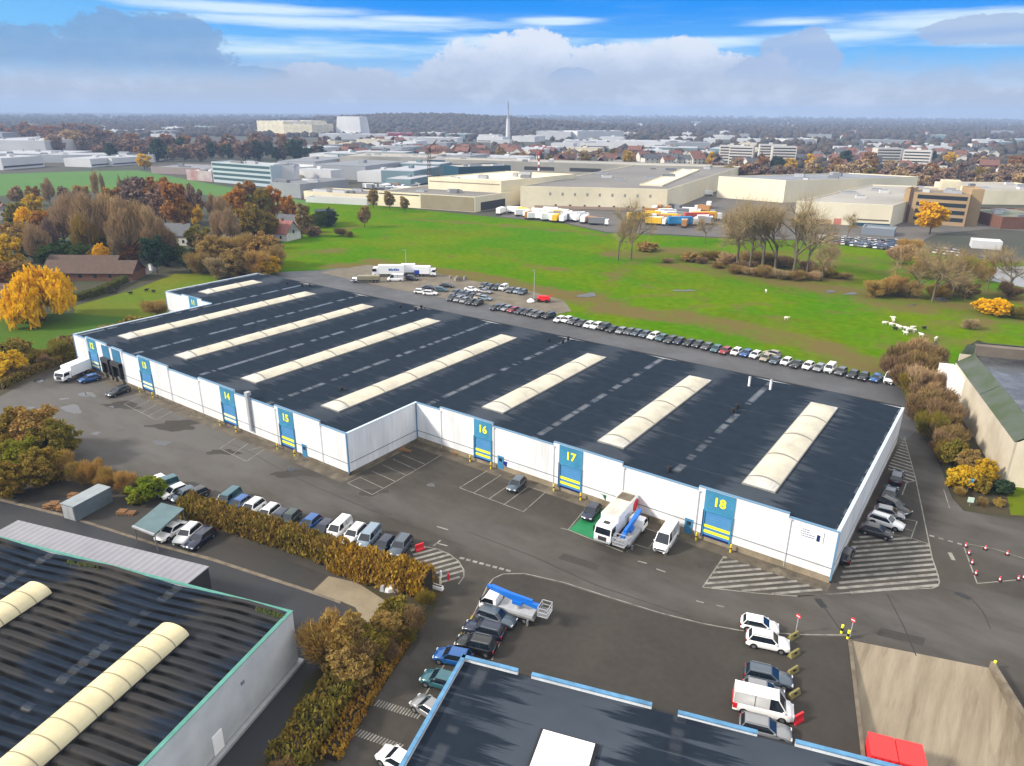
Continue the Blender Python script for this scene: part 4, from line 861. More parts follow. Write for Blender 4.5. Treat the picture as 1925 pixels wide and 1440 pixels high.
# carport and stores on the brown lot
m = MB(); q = GS([(249, 989), (290, 1005), (346, 956), (303, 945)], 2.6); M_CARP = mat('carport_sheet', (.14, .24, .26), (.10, .18, .20), .5, .3)
m.prism(q, 2.5, 2.62, M_CARP); ce = np.mean(q, axis=0)
cpo = thing('carport', 'flat teal carport roof on posts beside the parked white cars', 'carport')
m.obj('roof', cpo); m = MB(); m.beam((*q[0], 2.56), (*q[1], 2.56), .22, .26, M_LGREY); m.obj('fascia', cpo)
for p in q:
    p = np.array(p)+(ce-np.array(p))*.06; m = MB(); m.tube((*p, 0), (*p, 2.5), .07, n=6, m=M_GREY); m.obj('post', cpo)

# ================================================================== vehicles
def paint(name, c, rough=.28, metal=0.0): return mat('paint_'+name, c, rough=rough, spec=.5, metal=metal, coat=.6)
PAINT = {'white': paint('white', (.78, .78, .78)), 'black': paint('black', (.010, .011, .013)), 'dark grey': paint('dark_grey', (.035, .038, .042)),
         'grey': paint('grey', (.14, .145, .15), metal=.3), 'silver': paint('silver', (.42, .43, .45), metal=.4), 'navy': paint('navy', (.010, .020, .060)),
         'blue': paint('blue', (.010, .12, .42)), 'slate blue': paint('slate', (.10, .14, .19), metal=.2), 'teal': paint('teal', (.035, .15, .19)),
         'red': paint('red', (.42, .012, .015)), 'light blue': paint('light_blue', (.30, .40, .50), metal=.2), 'dark green': paint('dark_green', (.02, .05, .04)), 'beige': paint('beige', (.45, .38, .28))}
KINDS = {  # L, W, H, belt, hood front, windscreen foot/top, roof end, tail foot, rear height
    'hatchback': (4.1, 1.76, 1.48, .93, .78, 1.05, .25, -1.45, -1.85, .90), 'saloon': (4.7, 1.82, 1.44, .93, .76, 1.0, .2, -1.0, -1.7, .95),
    'suv': (4.5, 1.86, 1.68, 1.06, .90, 1.05, .40, -1.65, -2.05, 1.02), 'estate': (4.7, 1.82, 1.50, .95, .78, 1.0, .2, -1.85, -2.2, .95),
    'van': (4.5, 1.84, 1.86, 1.12, .95, 1.45, .75, -2.10, -2.2, 1.1), 'panel van': (5.6, 2.02, 2.45, 1.25, 1.05, 2.05, 1.25, -2.72, -2.78, 1.2)}
def car_parts(kind):
    L, W, H, belt, hf, xa, xb, xc, xd, rz = KINDS[kind]; hw = W/2; P = PAINT['white']; h = L/2
    body = MB()
    st = [(-h, rz*.72, .86), (-h+.06, rz*.96, .93), (-h+.25, rz, .97), (xd, belt, 1), (xd+.5, belt, 1), (0, belt, 1), (xa-.3, belt, 1), (xa, belt, .99), (xa+(h-xa)*.5, (belt+hf)/2+.05, .98), (h-.3, hf+.02, .93), (h-.08, hf-.06, .86), (h, hf-.22, .76)]
    ring = 10; vs = []
    for x, zt, k in st:
        w = hw*k; zb = .22 if abs(x) < h-.3 else .30
        half = [(.82*w, zb), (.97*w, zb+.08), (w, .45), (.985*w, zt-.16), (.90*w, zt)]
        vs += [(x, y, z) for y, z in half]+[(x, -y, z) for y, z in half[::-1]]
    fs = []
    for i in range(len(st)-1):
        for j in range(ring): fs.append((i*ring+j, i*ring+(j+1) % ring, (i+1)*ring+(j+1) % ring, (i+1)*ring+j))
    fs.append(tuple(range(ring))); fs.append(tuple(range((len(st)-1)*ring, len(st)*ring))[::-1])
    body.add(vs, fs, P, True)
    for s in (-1, 1): body.box(xa-.35, xa-.15, s*(hw+.02)-.09, s*(hw+.02)+.09, belt-.02, belt+.12, P)      # mirrors
    body.box(h-.06, h+.02, -hw*.5, hw*.5, .3, .5, M_BLACK); body.box(-h-.03, -h+.05, -hw*.75, hw*.75, .26, .42, M_BLACK)
    for x in (-h*.62, h*.62):
        for s in (-1, 1): body.tube((x, s*hw*.90, .33), (x, s*hw*1.004, .33), .40, n=14, m=M_BLACK)           # wheel arches
    zt = H-.07; wt = hw*.76; wb = hw*.93
    win = MB(); b = [(xd+.02, -wb), (xa, -wb), (xa, wb), (xd+.02, wb)]; t = [(xc, -wt), (xb, -wt), (xb, wt), (xc, wt)]
    v8 = [(x, y, belt-.03) for x, y in b]+[(x, y, zt) for x, y in t]
    win.add(v8, [(0, 1, 5, 4), (1, 2, 6, 5), (2, 3, 7, 6), (3, 0, 4, 7)], M_GLASS)
    rf = MB(); rf.add([(xc-.06, -wt, zt-.01), (xb+.06, -wt, zt-.01), (xb+.06, wt, zt-.01), (xc-.06, wt, zt-.01), (xc, -wt*.9, H-.01), (xb-.05, -wt*.9, H-.01), (xb-.05, wt*.9, H-.01), (xc, wt*.9, H-.01), (xc+.4, 0, H+.015), (xb-.4, 0, H+.015)],
                      [(0, 1, 5, 4), (1, 2, 6, 5), (2, 3, 7, 6), (3, 0, 4, 7), (4, 5, 9, 8), (5, 6, 9), (6, 7, 8, 9), (7, 4, 8)], P)
    for s in (-1, 1):
        for (x0, x1) in ((xa, xb), (xd+.02, xc)): rf.beam((x0, s*wb*1.005, belt-.03), (x1, s*wt*1.005, zt), .07, .07, P)
        xm = (xb+xc)/2-.1; rf.beam((xm, s*(wb+.005), belt-.02), (xm, s*(wt+.005), zt), .06, .04, M_BLACK)
        if kind in ('van', 'panel van'):
            xq = xb-.75; rf.add([(xd, s*(wb+.012), belt-.04), (xq, s*(wb+.012), belt-.04), (xq, s*(wt+.012), zt), (xc-.02, s*(wt+.012), zt)], [(0, 1, 2, 3), (3, 2, 1, 0)], P)
    if kind in ('van', 'panel van'): rf.add([(xd, -wb, belt-.04), (xd, wb, belt-.04), (xc-.02, wt, zt), (xc-.02, -wt, zt)], [(0, 1, 2, 3), (3, 2, 1, 0)], P)
    if kind in ('suv', 'estate'):
        for s in (-1, 1): rf.beam((xc+.1, s*wt*.93, H+.05), (xb-.1, s*wt*.93, H+.05), .05, .05, M_GREY)
    out = [('body', body, 1), ('windows', win, 0), ('roof', rf, 1)]
    rw = .36 if kind == 'panel van' else .33
    for x in (-h*.62, h*.62):
        for s in (-1, 1):
            m = MB(); m.tube((x, s*hw*.80, rw), (x, s*hw*1.015, rw), rw, n=14, m=M_BLACK); m.tube((x, s*hw*1.0, rw), (x, s*hw*1.022, rw), rw*.62, n=10, m=M_RIM); out.append(('wheel', m, 0))
    for s in (-1, 1):
        m = MB(); m.box(h-.30, h-.03, s*hw*.68-.16, s*hw*.68+.16, hf-.20, hf-.05, M_HEAD); out.append(('headlight', m, 0))
        m = MB(); zq = rz-.1 if kind not in ('van', 'panel van') else 1.0; m.box(-h-.02, -h+.14, s*hw*.78-.13, s*hw*.78+.13, zq-.17, zq+.05, M_TAIL); out.append(('taillight', m, 0))
    return out
PROTO = {}; FLAT = {}
def park(u, v, rot, kind, col, label, group=None, z=0.0, zc=.7, full=True):
    x, y = G(u, v, zc)
    if full:
        if kind not in PROTO:
            root = thing('parked_'+kind.replace(' ', '_') if kind.endswith('van') else 'parked_car', label, 'van' if 'van' in kind else 'car')
            for n_, mb, pt in car_parts(kind):
                o = mb.obj(n_, root)
                if pt: o['paint'] = 1; set_paint(o, PAINT[col])
            PROTO[kind] = root; r = root; r.location = (x, y, z); r.rotation_euler[2] = rot; r['label'] = label
            if group: r['group'] = group
            return r
        r = copy_thing(PROTO[kind], (x, y, z), rot, label, group, PAINT[col])
        if not group and 'group' in r.keys(): del r['group']
        return r
    if kind not in FLAT:
        mb = MB()
        for n_, q, pt in car_parts(kind): mb.join(q)
        FLAT[kind] = mb.mesh('parked_car')
    o = link('parked_car' if 'van' not in kind else 'parked_van', FLAT[kind], None, (x, y, z), rot); set_paint(o, PAINT[col])
    return tag(o, label, 'van' if 'van' in kind else 'car', group)
def aim(p, q, z=.5):
    a, b = G(*p, z), G(*q, z); return math.atan2(b[1]-a[1], b[0]-a[0])
KN = {'h': 'hatchback', 's': 'saloon', 'u': 'suv', 'e': 'estate', 'v': 'van', 'p': 'panel van'}
WD = {'hatchback': 'hatchback', 'saloon': 'saloon car', 'suv': 'sport utility car', 'estate': 'estate car', 'van': 'small van', 'panel van': 'panel van'}
COL = {'w': 'white', 'b': 'black', 'd': 'dark grey', 'g': 'grey', 'i': 'silver', 'n': 'navy', 'B': 'blue', 'l': 'slate blue', 't': 'teal', 'r': 'red', 'L': 'light blue', 'G': 'dark green', 'e': 'beige'}
def row(spec, tpl, group, rot, full=True, jitter=0.05):
    n = len(spec)
    for i, (u, v, kc) in enumerate(spec):
        k, c = KN[kc[0]], COL[kc[1]]
        lab = tpl.format(c=c, k=WD[k], o=ordinal(i), r=ordinal(n-1-i))
        rr = rot(i) if callable(rot) else rot
        park(u, v, rr+random.uniform(-jitter, jitter), k, c, lab, group, full=full)
# --- the long row along the meadow behind the warehouse
zA = lambda x, y: (640+x/4.583, 480+y/4.583); zB = lambda x, y: (1040+x/5.347, 570+y/5.347); zC = lambda x, y: (1380+x/5.347, 620+y/5.347)
r1 = [(*zA(x, y), k) for x, y, k in [(1340, 447, 'hb'), (1380, 445, 'hl'), (1435, 456, 'hi'), (1490, 468, 'hr'), (1558, 478, 'sn'), (1608, 488, 'hb'), (1660, 500, 'hg'), (1708, 512, 'hg'), (1795, 520, 'ub')]]
r2 = [(*zB(x, y), k) for x, y, k in [(65, 160, 'hw'), (140, 163, 'hw'), (207, 182, 'hg'), (285, 196, 'sd'), (360, 214, 'hw'), (435, 225, 'ew'), (515, 238, 'ub'), (600, 256, 'sb'), (685, 274, 'hi'), (768, 284, 'hg'), (842, 296, 'hl'), (922, 310, 'hl'), (1012, 326, 'ew'), (1092, 345, 'ht'), (1180, 366, 'ed'), (1268, 378, 'hn'), (1368, 396, 'hb'), (1456, 410, 'hd'), (1548, 432, 'hg'), (1640, 455, 'ht'), (1730, 474, 'hr'), (1840, 484, 'hw')]]
r3 = [(*zC(x, y), k) for x, y, k in [(122, 232, 'hB'), (215, 248, 'hw'), (318, 278, 'he'), (415, 304, 'hl'), (525, 315, 'hw'), (632, 340, 'sb'), (745, 358, 'hw'), (855, 378, 'hi'), (965, 388, 'vw'), (1075, 415, 'hg'), (1196, 444, 'hb'), (1304, 466, 'hb'), (1430, 482, 'hB')]]
row(r1, '{c} {k}, {o} from the left end of the short meadow-edge rank', 'cars parked along the meadow edge', rad(-97), False)
row(r2+r3, '{c} {k}, {r} left of the end van on the meadow edge', 'cars parked along the meadow edge', rad(-95), False)
park(*zC(1575, 488), rad(-92), 'panel van', 'white', 'white van closing the right end of the meadow-edge row by the brown bushes', 'cars parked along the meadow edge', full=False)
park(*zC(385, 232), rad(170), 'hatchback', 'beige', 'pale car parked behind the meadow-edge row, alone on the grass side', full=False)
# --- gravel lot
g1 = [(*zA(x, y), k) for x, y, k in [(965, 365, 'sb'), (1015, 376, 'hi'), (1068, 386, 'hi'), (1125, 398, 'sb'), (1185, 405, 'sb')]]
row(g1, '{c} {k}, {o} from the left in the front rank on the gravel lot', 'cars packed on the gravel lot', rad(-80), False)
g2 = [(*zA(x, y), k) for x, y, k in [(990, 318, 'hg'), (1040, 328, 'hl'), (1085, 335, 'hl'), (1130, 350, 'hd'), (1185, 355, 'he')]]
row(g2, '{c} {k}, {o} from the left in the second rank on the gravel lot', 'cars packed on the gravel lot', rad(-80), False)
g3 = [(*zA(x, y), k) for x, y, k in [(1235, 258, 'hg'), (1285, 268, 'hg'), (1345, 276, 'uG'), (1405, 280, 'vw'), (1470, 300, 'hg'), (1525, 305, 'hL'), (1572, 315, 'hl')]]
row(g3, '{c} {k}, {o} from left in the rear rank by the dirt strip', 'cars beside the dirt strip', rad(-80), False)
for x, y, k, c, rt, lab in [(765, 275, 'saloon', 'navy', 20, 'navy saloon car behind the white cars left on the gravel lot'), (775, 322, 'estate', 'white', 25, 'white estate car, nearest of the loose group on the gravel lot'), (690, 308, 'hatchback', 'white', 25, 'small white hatchback at the left of the loose group'),
                         (870, 292, 'hatchback', 'teal', 20, 'teal hatchback at the right of the loose group'), (915, 257, 'saloon', 'black', 20, 'black saloon car standing alone behind the loose group'), (1130, 290, 'saloon', 'white', 5, 'white saloon car behind the second rank on gravel'), (1245, 307, 'saloon', 'silver', 5, 'silver saloon car between the gravel ranks'), (1250, 367, 'hatchback', 'light blue', 10, 'light blue hatchback at the right of the packed ranks'), (615, 196, 'suv', 'dark grey', 15, 'dark grey off-road car beside the white trucks on gravel')]:
    park(*zA(x, y), rad(rt), k, PAINT and c, lab, full=False)
# --- by the docks, and in the middle of the yard
park(168, 711, aim((150, 714), (186, 706))+math.pi, 'hatchback', 'blue', 'blue hatchback parked beside the white box lorry at the docks')
park(222, 735, aim((205, 741), (240, 728))+math.pi, 'estate', 'dark grey', 'dark grey estate car parked just right of the docks')
park(971, 909, rad(-80), 'hatchback', 'slate blue', 'slate blue hatchback alone in the bays below door 16')
park(1112, 961, rad(-82), 'hatchback', 'navy', 'dark blue car in the green bay beside the white truck')
park(1252, 1014, rad(-84), 'panel van', 'white', 'white panel van with red rear below door 18')
# --- behind the hedge
z3 = lambda x, y: (260+x/6.4, 880+y/6.4); z4_ = lambda x, y: (520+x/5.347, 940+y/5.347)
hr = [(*z3(x, y), k) for x, y, k in [(190, 165, 'hw'), (290, 215, 'vt'), (430, 275, 'hw'), (545, 310, 'hl'), (680, 310, 'hd')]]
row(hr, '{c} {k}, {o} from the left in the group behind the carport', 'cars behind the carport', lambda i: HEAD_E2+math.pi-.35)
h2 = [(*z3(x, y), k) for x, y, k in [(1080, 375, 'vt'), (1210, 425, 'hB'), (1365, 480, 'uw'), (1545, 545, 'ew'), (1690, 595, 'hn'), (1815, 600, 'hG')]]
h2 += [(*z4_(x, y), k) for x, y, k in [(330, 232, 'hB'), (470, 285, 'hn'), (625, 290, 'vw'), (775, 340, 'ew'), (925, 380, 'vL'), (1075, 450, 'hn'), (1245, 460, 'ul')]]
row(h2, '{c} {k} behind the long hedge, {o} from its left end', 'cars parked behind the long hedge', HEAD_E2+math.pi)
for (p, q), k, c, lab in [(((300, 1014), (345, 984)), 'saloon', 'white', 'white saloon car with black roof beside the teal carport'), (((335, 1022), (372, 990)), 'suv', 'white', 'white sport utility car between two parked cars by carport'), (((355, 1030), (398, 998)), 'estate', 'navy', 'navy estate car on the brown lot, right of two white cars')]:
    a, b = G(*p, .5), G(*q, .5); park((p[0]+q[0])/2, (p[1]+q[1])/2, aim(q, p), k, c, lab, zc=.5)
# --- along the right gable
for u, v, p, q, k, c, lab in [(1686, 895, (1680, 912), (1688, 884), 'estate', 'navy', 'navy estate car farthest along the right gable wall'), (1674, 925, (1664, 940), (1681, 905), 'saloon', 'slate blue', 'slate blue saloon car second along the right gable wall'),
                              (1682, 950, (1652, 940), (1706, 966), 'estate', 'black', 'black estate car with its nose out beyond the gable row'), (1672, 963, (1640, 962), (1692, 974), 'hatchback', 'silver', 'silver hatchback between black and white cars at gable'),
                              (1666, 979, (1636, 970), (1696, 990), 'estate', 'white', 'white estate car parked nose out at the right gable'), (1648, 997, (1622, 990), (1676, 1005), 'hatchback', 'dark grey', 'dark teal-grey hatchback nearest of the gable row')]:
    park(u, v, aim(p, q), k, c, lab)
park(1590, 1040, rad(90), 'hatchback', 'black', 'black car tucked behind the near right corner of the warehouse')
# --- along the side road and on the near lot
zz5 = lambda x, y: (780+x/6.857, 1080+y/6.857)
for (x, y), p, q, k, c, lab in [((1050, 540), (840, 470), (1260, 610), 'estate', 'slate blue', 'slate blue estate car next to the blue lift truck'), ((890, 700), (1110, 790), (650, 670), 'estate', 'navy', 'navy estate car, middle of the three beside the lift truck'),
                                ((785, 900), (980, 960), (580, 870), 'suv', 'black', 'black sport utility car against the blue roof edge'), ((490, 1050), (600, 1080), (400, 1040), 'hatchback', 'blue', 'bright blue hatchback half hidden by the blue-trimmed roof'), ((330, 1350), (450, 1390), (230, 1330), 'hatchback', 'teal', 'teal hatchback half hidden behind the blue-trimmed roof')]:
    park(*zz5(x, y), aim(zz5(*p), zz5(*q)), k, c, lab)
park(808, 1330, aim((830, 1345), (790, 1320)), 'hatchback', 'silver', 'silver hatchback peeking past the blue-trimmed roof edge'); park(748, 1428, aim((765, 1445), (730, 1425)), 'hatchback', 'white', 'white hatchback at the bottom edge beside the blue-trimmed roof')
z6 = lambda x, y: (1285+x/3, 960+y/3)
for (x, y), k, c, lab in [((430, 640), 'hatchback', 'white', 'white hatchback, farthest of the cars by the yellow blocks'), ((475, 735), 'suv', 'white', 'white sport utility car second from far by yellow blocks'), ((480, 930), 'estate', 'slate blue', 'slate grey estate car third by the yellow blocks'),
                         ((450, 1015), 'hatchback', 'silver', 'silver white hatchback beside the red-tailed white van'), ((448, 1100), 'panel van', 'white', 'white van with red tail beside the yellow blocks'), ((462, 1225), 'estate', 'silver', 'silver estate car half hidden by the near roof edge')]:
    o = park(*z6(x, y), aim(z6(350, 690), z6(585, 740)), k, c, lab)
    if 'red tail' in lab:
        m = MB(); m.box(-2.86, -2.79, -.85, .85, .9, 1.15, M_RED); m.box(-2.78, -2.4, .975, 1.03, .6, 1.2, M_RED); m.box(-2.78, -2.4, -1.03, -.975, .6, 1.2, M_RED); m.obj('red_tail', o)

# --- lorries
M_DECK = mat('deck_grey', (.30, .30, .29), (.2, .2, .2), 1.5, .7)
def wheels(root, xs, hw, rw=.48):
    for x in xs:
        for s in (-1, 1):
            m = MB(); m.tube((x, s*(hw-.32), rw), (x, s*hw, rw), rw, n=16, m=M_BLACK); m.tube((x, s*(hw-.02), rw), (x, s*(hw+.012), rw), rw*.55, n=10, m=M_RIM); m.obj('wheel', root)
def cab(root, x0, x1, w, zb, zt, m, nose=.25):
    c = MB(); hw = w/2
    c.add([(x0, -hw, zb), (x1, -hw, zb), (x1, hw, zb), (x0, hw, zb), (x0, -hw, zt), (x1-nose*1.6, -hw*.94, zt), (x1-nose*1.6, hw*.94, zt), (x0, hw, zt), (x1, -hw, zb+(zt-zb)*.45), (x1, hw, zb+(zt-zb)*.45)],
          [(3, 2, 1, 0), (0, 1, 8, 5, 4), (2, 3, 7, 6, 9), (1, 2, 9, 8), (8, 9, 6, 5), (4, 5, 6, 7), (3, 0, 4, 7)], m)
    c.obj('cab', root)
    zA_, zB_ = zb+(zt-zb)*.47, zb+(zt-zb)*.86; xa = x1-nose*1.6*.04+.02; xb_ = x1-nose*1.6*.75+.02
    g = MB(); g.add([(xa, -hw*.9, zA_), (xa, hw*.9, zA_), (xb_, hw*.86, zB_), (xb_, -hw*.86, zB_)], [(0, 1, 2, 3)], M_GLASS); g.obj('windscreen', root)
    for s in (-1, 1):
        g = MB(); g.add([(x0+.35, s*(hw+.012), zA_), (x1-.12, s*(hw+.012), zA_), (xb_-.12, s*(hw*.975+.012), zB_), (x0+.35, s*(hw*.975+.012), zB_)], [(0, 1, 2, 3), (3, 2, 1, 0)], M_GLASS); g.obj('side_window', root)
        g = MB(); g.box(x1-.02, x1+.06, s*hw*.75-.16, s*hw*.75+.16, zb+.12, zb+.34, M_HEAD); g.obj('headlight', root)
        g = MB(); g.box(x1-.35, x1-.2, s*(hw+.16)-.08, s*(hw+.16)+.08, zA_, zB_, M_BLACK); g.obj('mirror', root)
    g = MB(); g.box(x1, x1+.05, -hw*.5, hw*.5, zb+.1, zb+.7, M_DGREY); g.box(x1, x1+.07, -hw*.95, hw*.95, zb-.15, zb+.06, M_LGREY); g.obj('grille', root)
def box_lorry(u, v, rot, label, L=8.6, H=3.7, zc=1.2, white=M_WHITE, top=None, mark=None, cabm=None):
    x, y = G(u, v, zc); root = thing('box_lorry', label, 'lorry', (x, y, 0), rot); h = L/2
    m = MB(); m.box(-h, h-2.2, -.45, .45, .55, .95, M_DGREY); m.obj('chassis', root)
    m = MB(); m.box(-h, h-2.15, -1.26, 1.26, 1.0, H, white); b = m.obj('cargo_box', root)
    t = MB(); t.box(-h+.05, h-2.2, -1.2, 1.2, H+.002, H+.05, top or white); t.obj('box_roof', b)
    cab(root, h-2.0, h, 2.4, .75, H-.75, cabm or white); wheels(root, (h-1.2, -h+1.2, -h+2.5), 1.22)
    if mark: mark(root, b, h, H)
    return root
def garbage(root, b, h, H):
    m = MB(); m.tube((-h-.08, 0, H*.62), (-h+.03, 0, H*.62), 1.0, n=16, m=M_RED); m.tube((-h+.9, 1.262, H*.68), (-h+.9, 1.29, H*.68), .95, n=16, m=M_RED); m.tube((-h+.9, -1.262, H*.68), (-h+.9, -1.29, H*.68), .95, n=16, m=M_RED); m.obj('red_emblem', b)
    m = MB(); m.box(-h+.5, -h+2.4, -1.0, 1.0, H+.06, H+.09, M_PLINTH); m.obj('roof_hatch', b); m = MB(); m.box(h-1.6, h-1.0, -.4, .4, H-.74, H-.62, M_DGREY); m.obj('cab_hatch', root)
    m = MB(); m.box(-h+3.2, -h+4.6, 1.262, 1.275, 2.2, 2.5, mat('pale_lettering', (.45, .5, .6), rough=.6)); m.box(-h+3.2, -h+4.6, -1.275, -1.262, 2.2, 2.5, MATS['pale_lettering']); m.obj('side_lettering', b)
p, q = (1178, 958), (1128, 1004)
box_lorry(1158, 984, aim((1180, 962), (1136, 1012), 1.2), 'large white refuse lorry with round red emblem in the green bay', L=9.2, H=3.6, zc=1.0, mark=garbage, top=mat('dirty_white', (.66, .64, .58), (.55, .52, .46), .7, .6))
def bluemark(root, b, h, H):
    g_ = mat('blue_lettering', (.03, .12, .5), rough=.5)
    for s in (-1, 1):
        m = MB()
        for k in range(6): m.box(-h+1.6+k*.62, -h+2.1+k*.62, min(s*1.262, s*1.28), max(s*1.262, s*1.28), H*.55, H*.55+(.75 if k % 3 else .55), g_)
        m.obj('blue_lettering', b)
rb_ = aim(zA(530, 150), zA(310, 150), 1)
box_lorry(*zA(412, 140), rb_, 'long white lorry with blue lettering on the gravel lot', L=11, H=3.9, zc=1.6, mark=bluemark)
box_lorry(*zA(558, 122), rb_+.05, 'plain white lorry right of the lettered lorry on gravel', L=7, H=3.7, zc=1.8)
def bluetail(root, b, h, H):
    m = MB(); m.box(-h-.02, -h+1.7, -1.29, 1.29, 1.0, 2.3, mat('blue_panel_paint', (.02, .08, .5), rough=.4)); m.obj('blue_panel', b)
box_lorry(*zA(735, 140), rb_+math.pi*.97, 'white lorry with blue tail panel, rightmost lorry on gravel', L=7.5, H=3.5, zc=1.6, mark=bluetail)
rt = box_lorry(*zA(215, 200), rb_, 'beige flat-topped lorry with white cab, left end of gravel lot', L=9.5, H=2.2, zc=1.2, white=mat('beige_tarp', (.42, .38, .26), (.34, .3, .2), .6, .8), cabm=M_WHITE)
park(*zA(475, 203), rb_, 'panel van', 'white', 'white panel van standing below the lettered lorry on gravel')
# white box lorry at the docks
def luton(root, b, h, H): pass
box_lorry(137, 697, aim((160, 688), (112, 708), 1.2), 'white box lorry parked by the docks at the far left corner', L=7.6, H=3.1, zc=1.5)

# --- lift trucks with folded blue boom
M_BOOM = mat('boom_blue', (.01, .16, .62), rough=.4)
def lift_truck(u, v, rot, label, fold=0.0):
    x, y = G(u, v, 1.0); root = thing('lift_truck', label, 'lift truck', (x, y, 0), rot); h = 3.4
    cab(root, h-2.1, h, 2.0, .6, 2.25, M_WHITE, nose=.5)
    m = MB(); m.box(-h, h-2.15, -.95, .95, .75, 1.0, M_DECK); m.box(-h+.2, h-2.4, -.95, .95, 1.0, 1.35, M_LGREY); m.obj('deck', root)
    wheels(root, (h-1.1, -h+1.2), 1.0, .36)
    m = MB(); m.tube((-h+2.3, 0, 1.35), (-h+2.3, 0, 2.0), .45, n=12, m=M_LGREY); m.box(-h+1.7, -h+2.9, -.5, .5, 1.9, 2.3, M_BOOM); m.obj('turret', root)
    m = MB(); m.beam((h-1.1, fold, 3.0), (-h-.2, -fold*.2, 2.1), .52, .5, M_BOOM); m.beam((h-.6, fold, 3.02), (-h+.6, fold*.5, 2.62), .34, .3, M_BOOM); m.beam((-h+2.3, 0, 2.2), (h-2.2, fold*.7, 2.75), .4, .45, M_BOOM); b = m.obj('boom', root)
    k = MB(); X0, X1, Z0 = -h-1.5, -h-.35, 1.5
    for xx in (X0, X1):
        for yy in (-.8, .8): k.tube((xx, yy, Z0), (xx, yy, Z0+1.1), .045, n=5, m=M_LGREY)
    for zz_ in (Z0+.05, Z0+.55, Z0+1.1):
        for a_, b_ in (((X0, -.8), (X1, -.8)), ((X1, -.8), (X1, .8)), ((X1, .8), (X0, .8)), ((X0, .8), (X0, -.8))): k.beam((*a_, zz_), (*b_, zz_), .07, .07, M_LGREY)
    k.box(X0, X1, -.8, .8, Z0, Z0+.05, M_GREY); k.obj('basket', root)
    for s in (-1, 1):
        m = MB(); m.box(-h+.6, -h+.8, min(s*.95, s*1.25), max(s*.95, s*1.25), .1, .8, M_GREY); m.obj('outrigger', root)
    return root
lift_truck(958, 1140, aim((1010, 1150), (915, 1122), 1.0), 'white lift truck with folded blue boom beside the side road')
lift_truck(1188, 1000, aim((1162, 1022), (1200, 974), 1.0), 'white lift truck with blue boom in the bay beside refuse lorry')

# ================================================================== small things in the yard
M_CONCY = mat('yellow_concrete', (.40, .34, .10), (.25, .22, .10), 1.5, .8)
for i, (x, y) in enumerate([(620, 715), (622, 815), (615, 912), (622, 1042)]):
    gx, gy = G(*z6(x, y)); m = MB(); a = rad(90)
    m.add([(-.75, -.28, 0), (.75, -.28, 0), (.75, .28, 0), (-.75, .28, 0), (-.7, -.1, .6), (.7, -.1, .6), (.7, .1, .6), (-.7, .1, .6)], [(3, 2, 1, 0), (4, 5, 6, 7), (0, 1, 5, 4), (1, 2, 6, 5), (2, 3, 7, 6), (3, 0, 4, 7)], M_CONCY)
    m.box(-.2, .2, -.2, .2, .15, .5, M_BLACK)
    tag(m.obj('barrier_block', None, (gx, gy, .0), rad(68)), f'yellow concrete barrier block, {ORD[i]} from the far end of its line', 'barrier', 'yellow barrier blocks')
def plastic_barrier(u, v, rot, label):
    x, y = G(u, v); m = MB(); prof = [(.26, 0), (.26, .12), (.12, .4), (.09, .95), (-.09, .95), (-.12, .4), (-.26, .12), (-.26, 0)]
    m.add([(s*.6, yy, z) for s in (-1, 1) for yy, z in prof], [tuple(range(8))[::-1], tuple(range(8, 16))]+[(i, (i+1) % 8, 8+(i+1) % 8, 8+i) for i in range(8)], M_RED)
    tag(m.obj('plastic_barrier', None, (x, y, .0), rot), label, 'barrier')
plastic_barrier(*z6(643, 1190), rad(65), 'red plastic barrier at the near end of the yellow blocks')
plastic_barrier(789, 1034, rad(70), 'red plastic barrier on the hatched corner by the hedge')
def post_sign(u, v, label, disc=True):
    x, y = G(u, v); t = thing('sign_post', label, 'sign', (x, y, 0), rad(-20)); m = MB(); m.tube((0, 0, 0), (0, 0, 2.2), .05, n=6, m=M_LGREY); m.obj('post', t)
    m = MB(); m.tube((0, -.06, 2.3), (0, -.02, 2.3), .28, n=16, m=M_RED); m.box(-.2, .2, -.085, -.062, 2.25, 2.35, M_WHITE); m.obj('disc', t)
post_sign(*z6(632, 690), 'round red no-entry sign at the far end of the yellow blocks'); post_sign(*z6(938, 712), 'round red no-entry sign at the corner of the concrete ramp')
M_POSTR = mat('red_white_post', (.75, .05, .08), rough=.5)
for i, (u, v) in enumerate([(1815, 1028), (1821, 1042), (1827, 1060), (1834, 1080), (1852, 1033), (1893, 1043), (1879, 1092), (1914, 1090), (1924, 1088)]):
    x, y = G(u, v); m = MB(); hgt = .62
    for k in range(3): m.tube((0, 0, k*hgt/3), (0, 0, (k+1)*hgt/3), .125-.015*k, .11-.015*k, n=8, m=M_POSTR if k % 2 == 0 else M_WHITE)
    m.tube((0, 0, 0), (0, 0, .08), .3, n=8, m=M_BLACK)
    wh_ = ['at the far corner, topmost', 'second down the left side', 'third down the left side', 'lowest on the left side', 'along the far side, left one', 'along the far side, right one', 'on the near side, left one', 'on the near side, middle one', 'on the near side, outermost one'][i]
    tag(m.obj('marker_post', None, (x, y, .0)), f'red and white marker post of the patch, {wh_}', 'post', 'red and white marker posts')
for i, (x, y) in enumerate([(925, 722), (890, 690), (1745, 895)]):
    gx, gy = G(*z6(x, y)); m = MB(); m.tube((0, 0, 0), (0, 0, 1.1), .14, n=8, m=M_YEL); m.tube((0, 0, .35), (0, 0, .75), .145, n=8, m=M_BLACK, cap=False)
    tag(m.obj('bollard', None, (gx, gy, .0)), 'yellow and black post at '+['the near left corner of the concrete ramp', 'the gate beside the concrete ramp', 'the far right corner of the concrete ramp'][i], 'bollard')
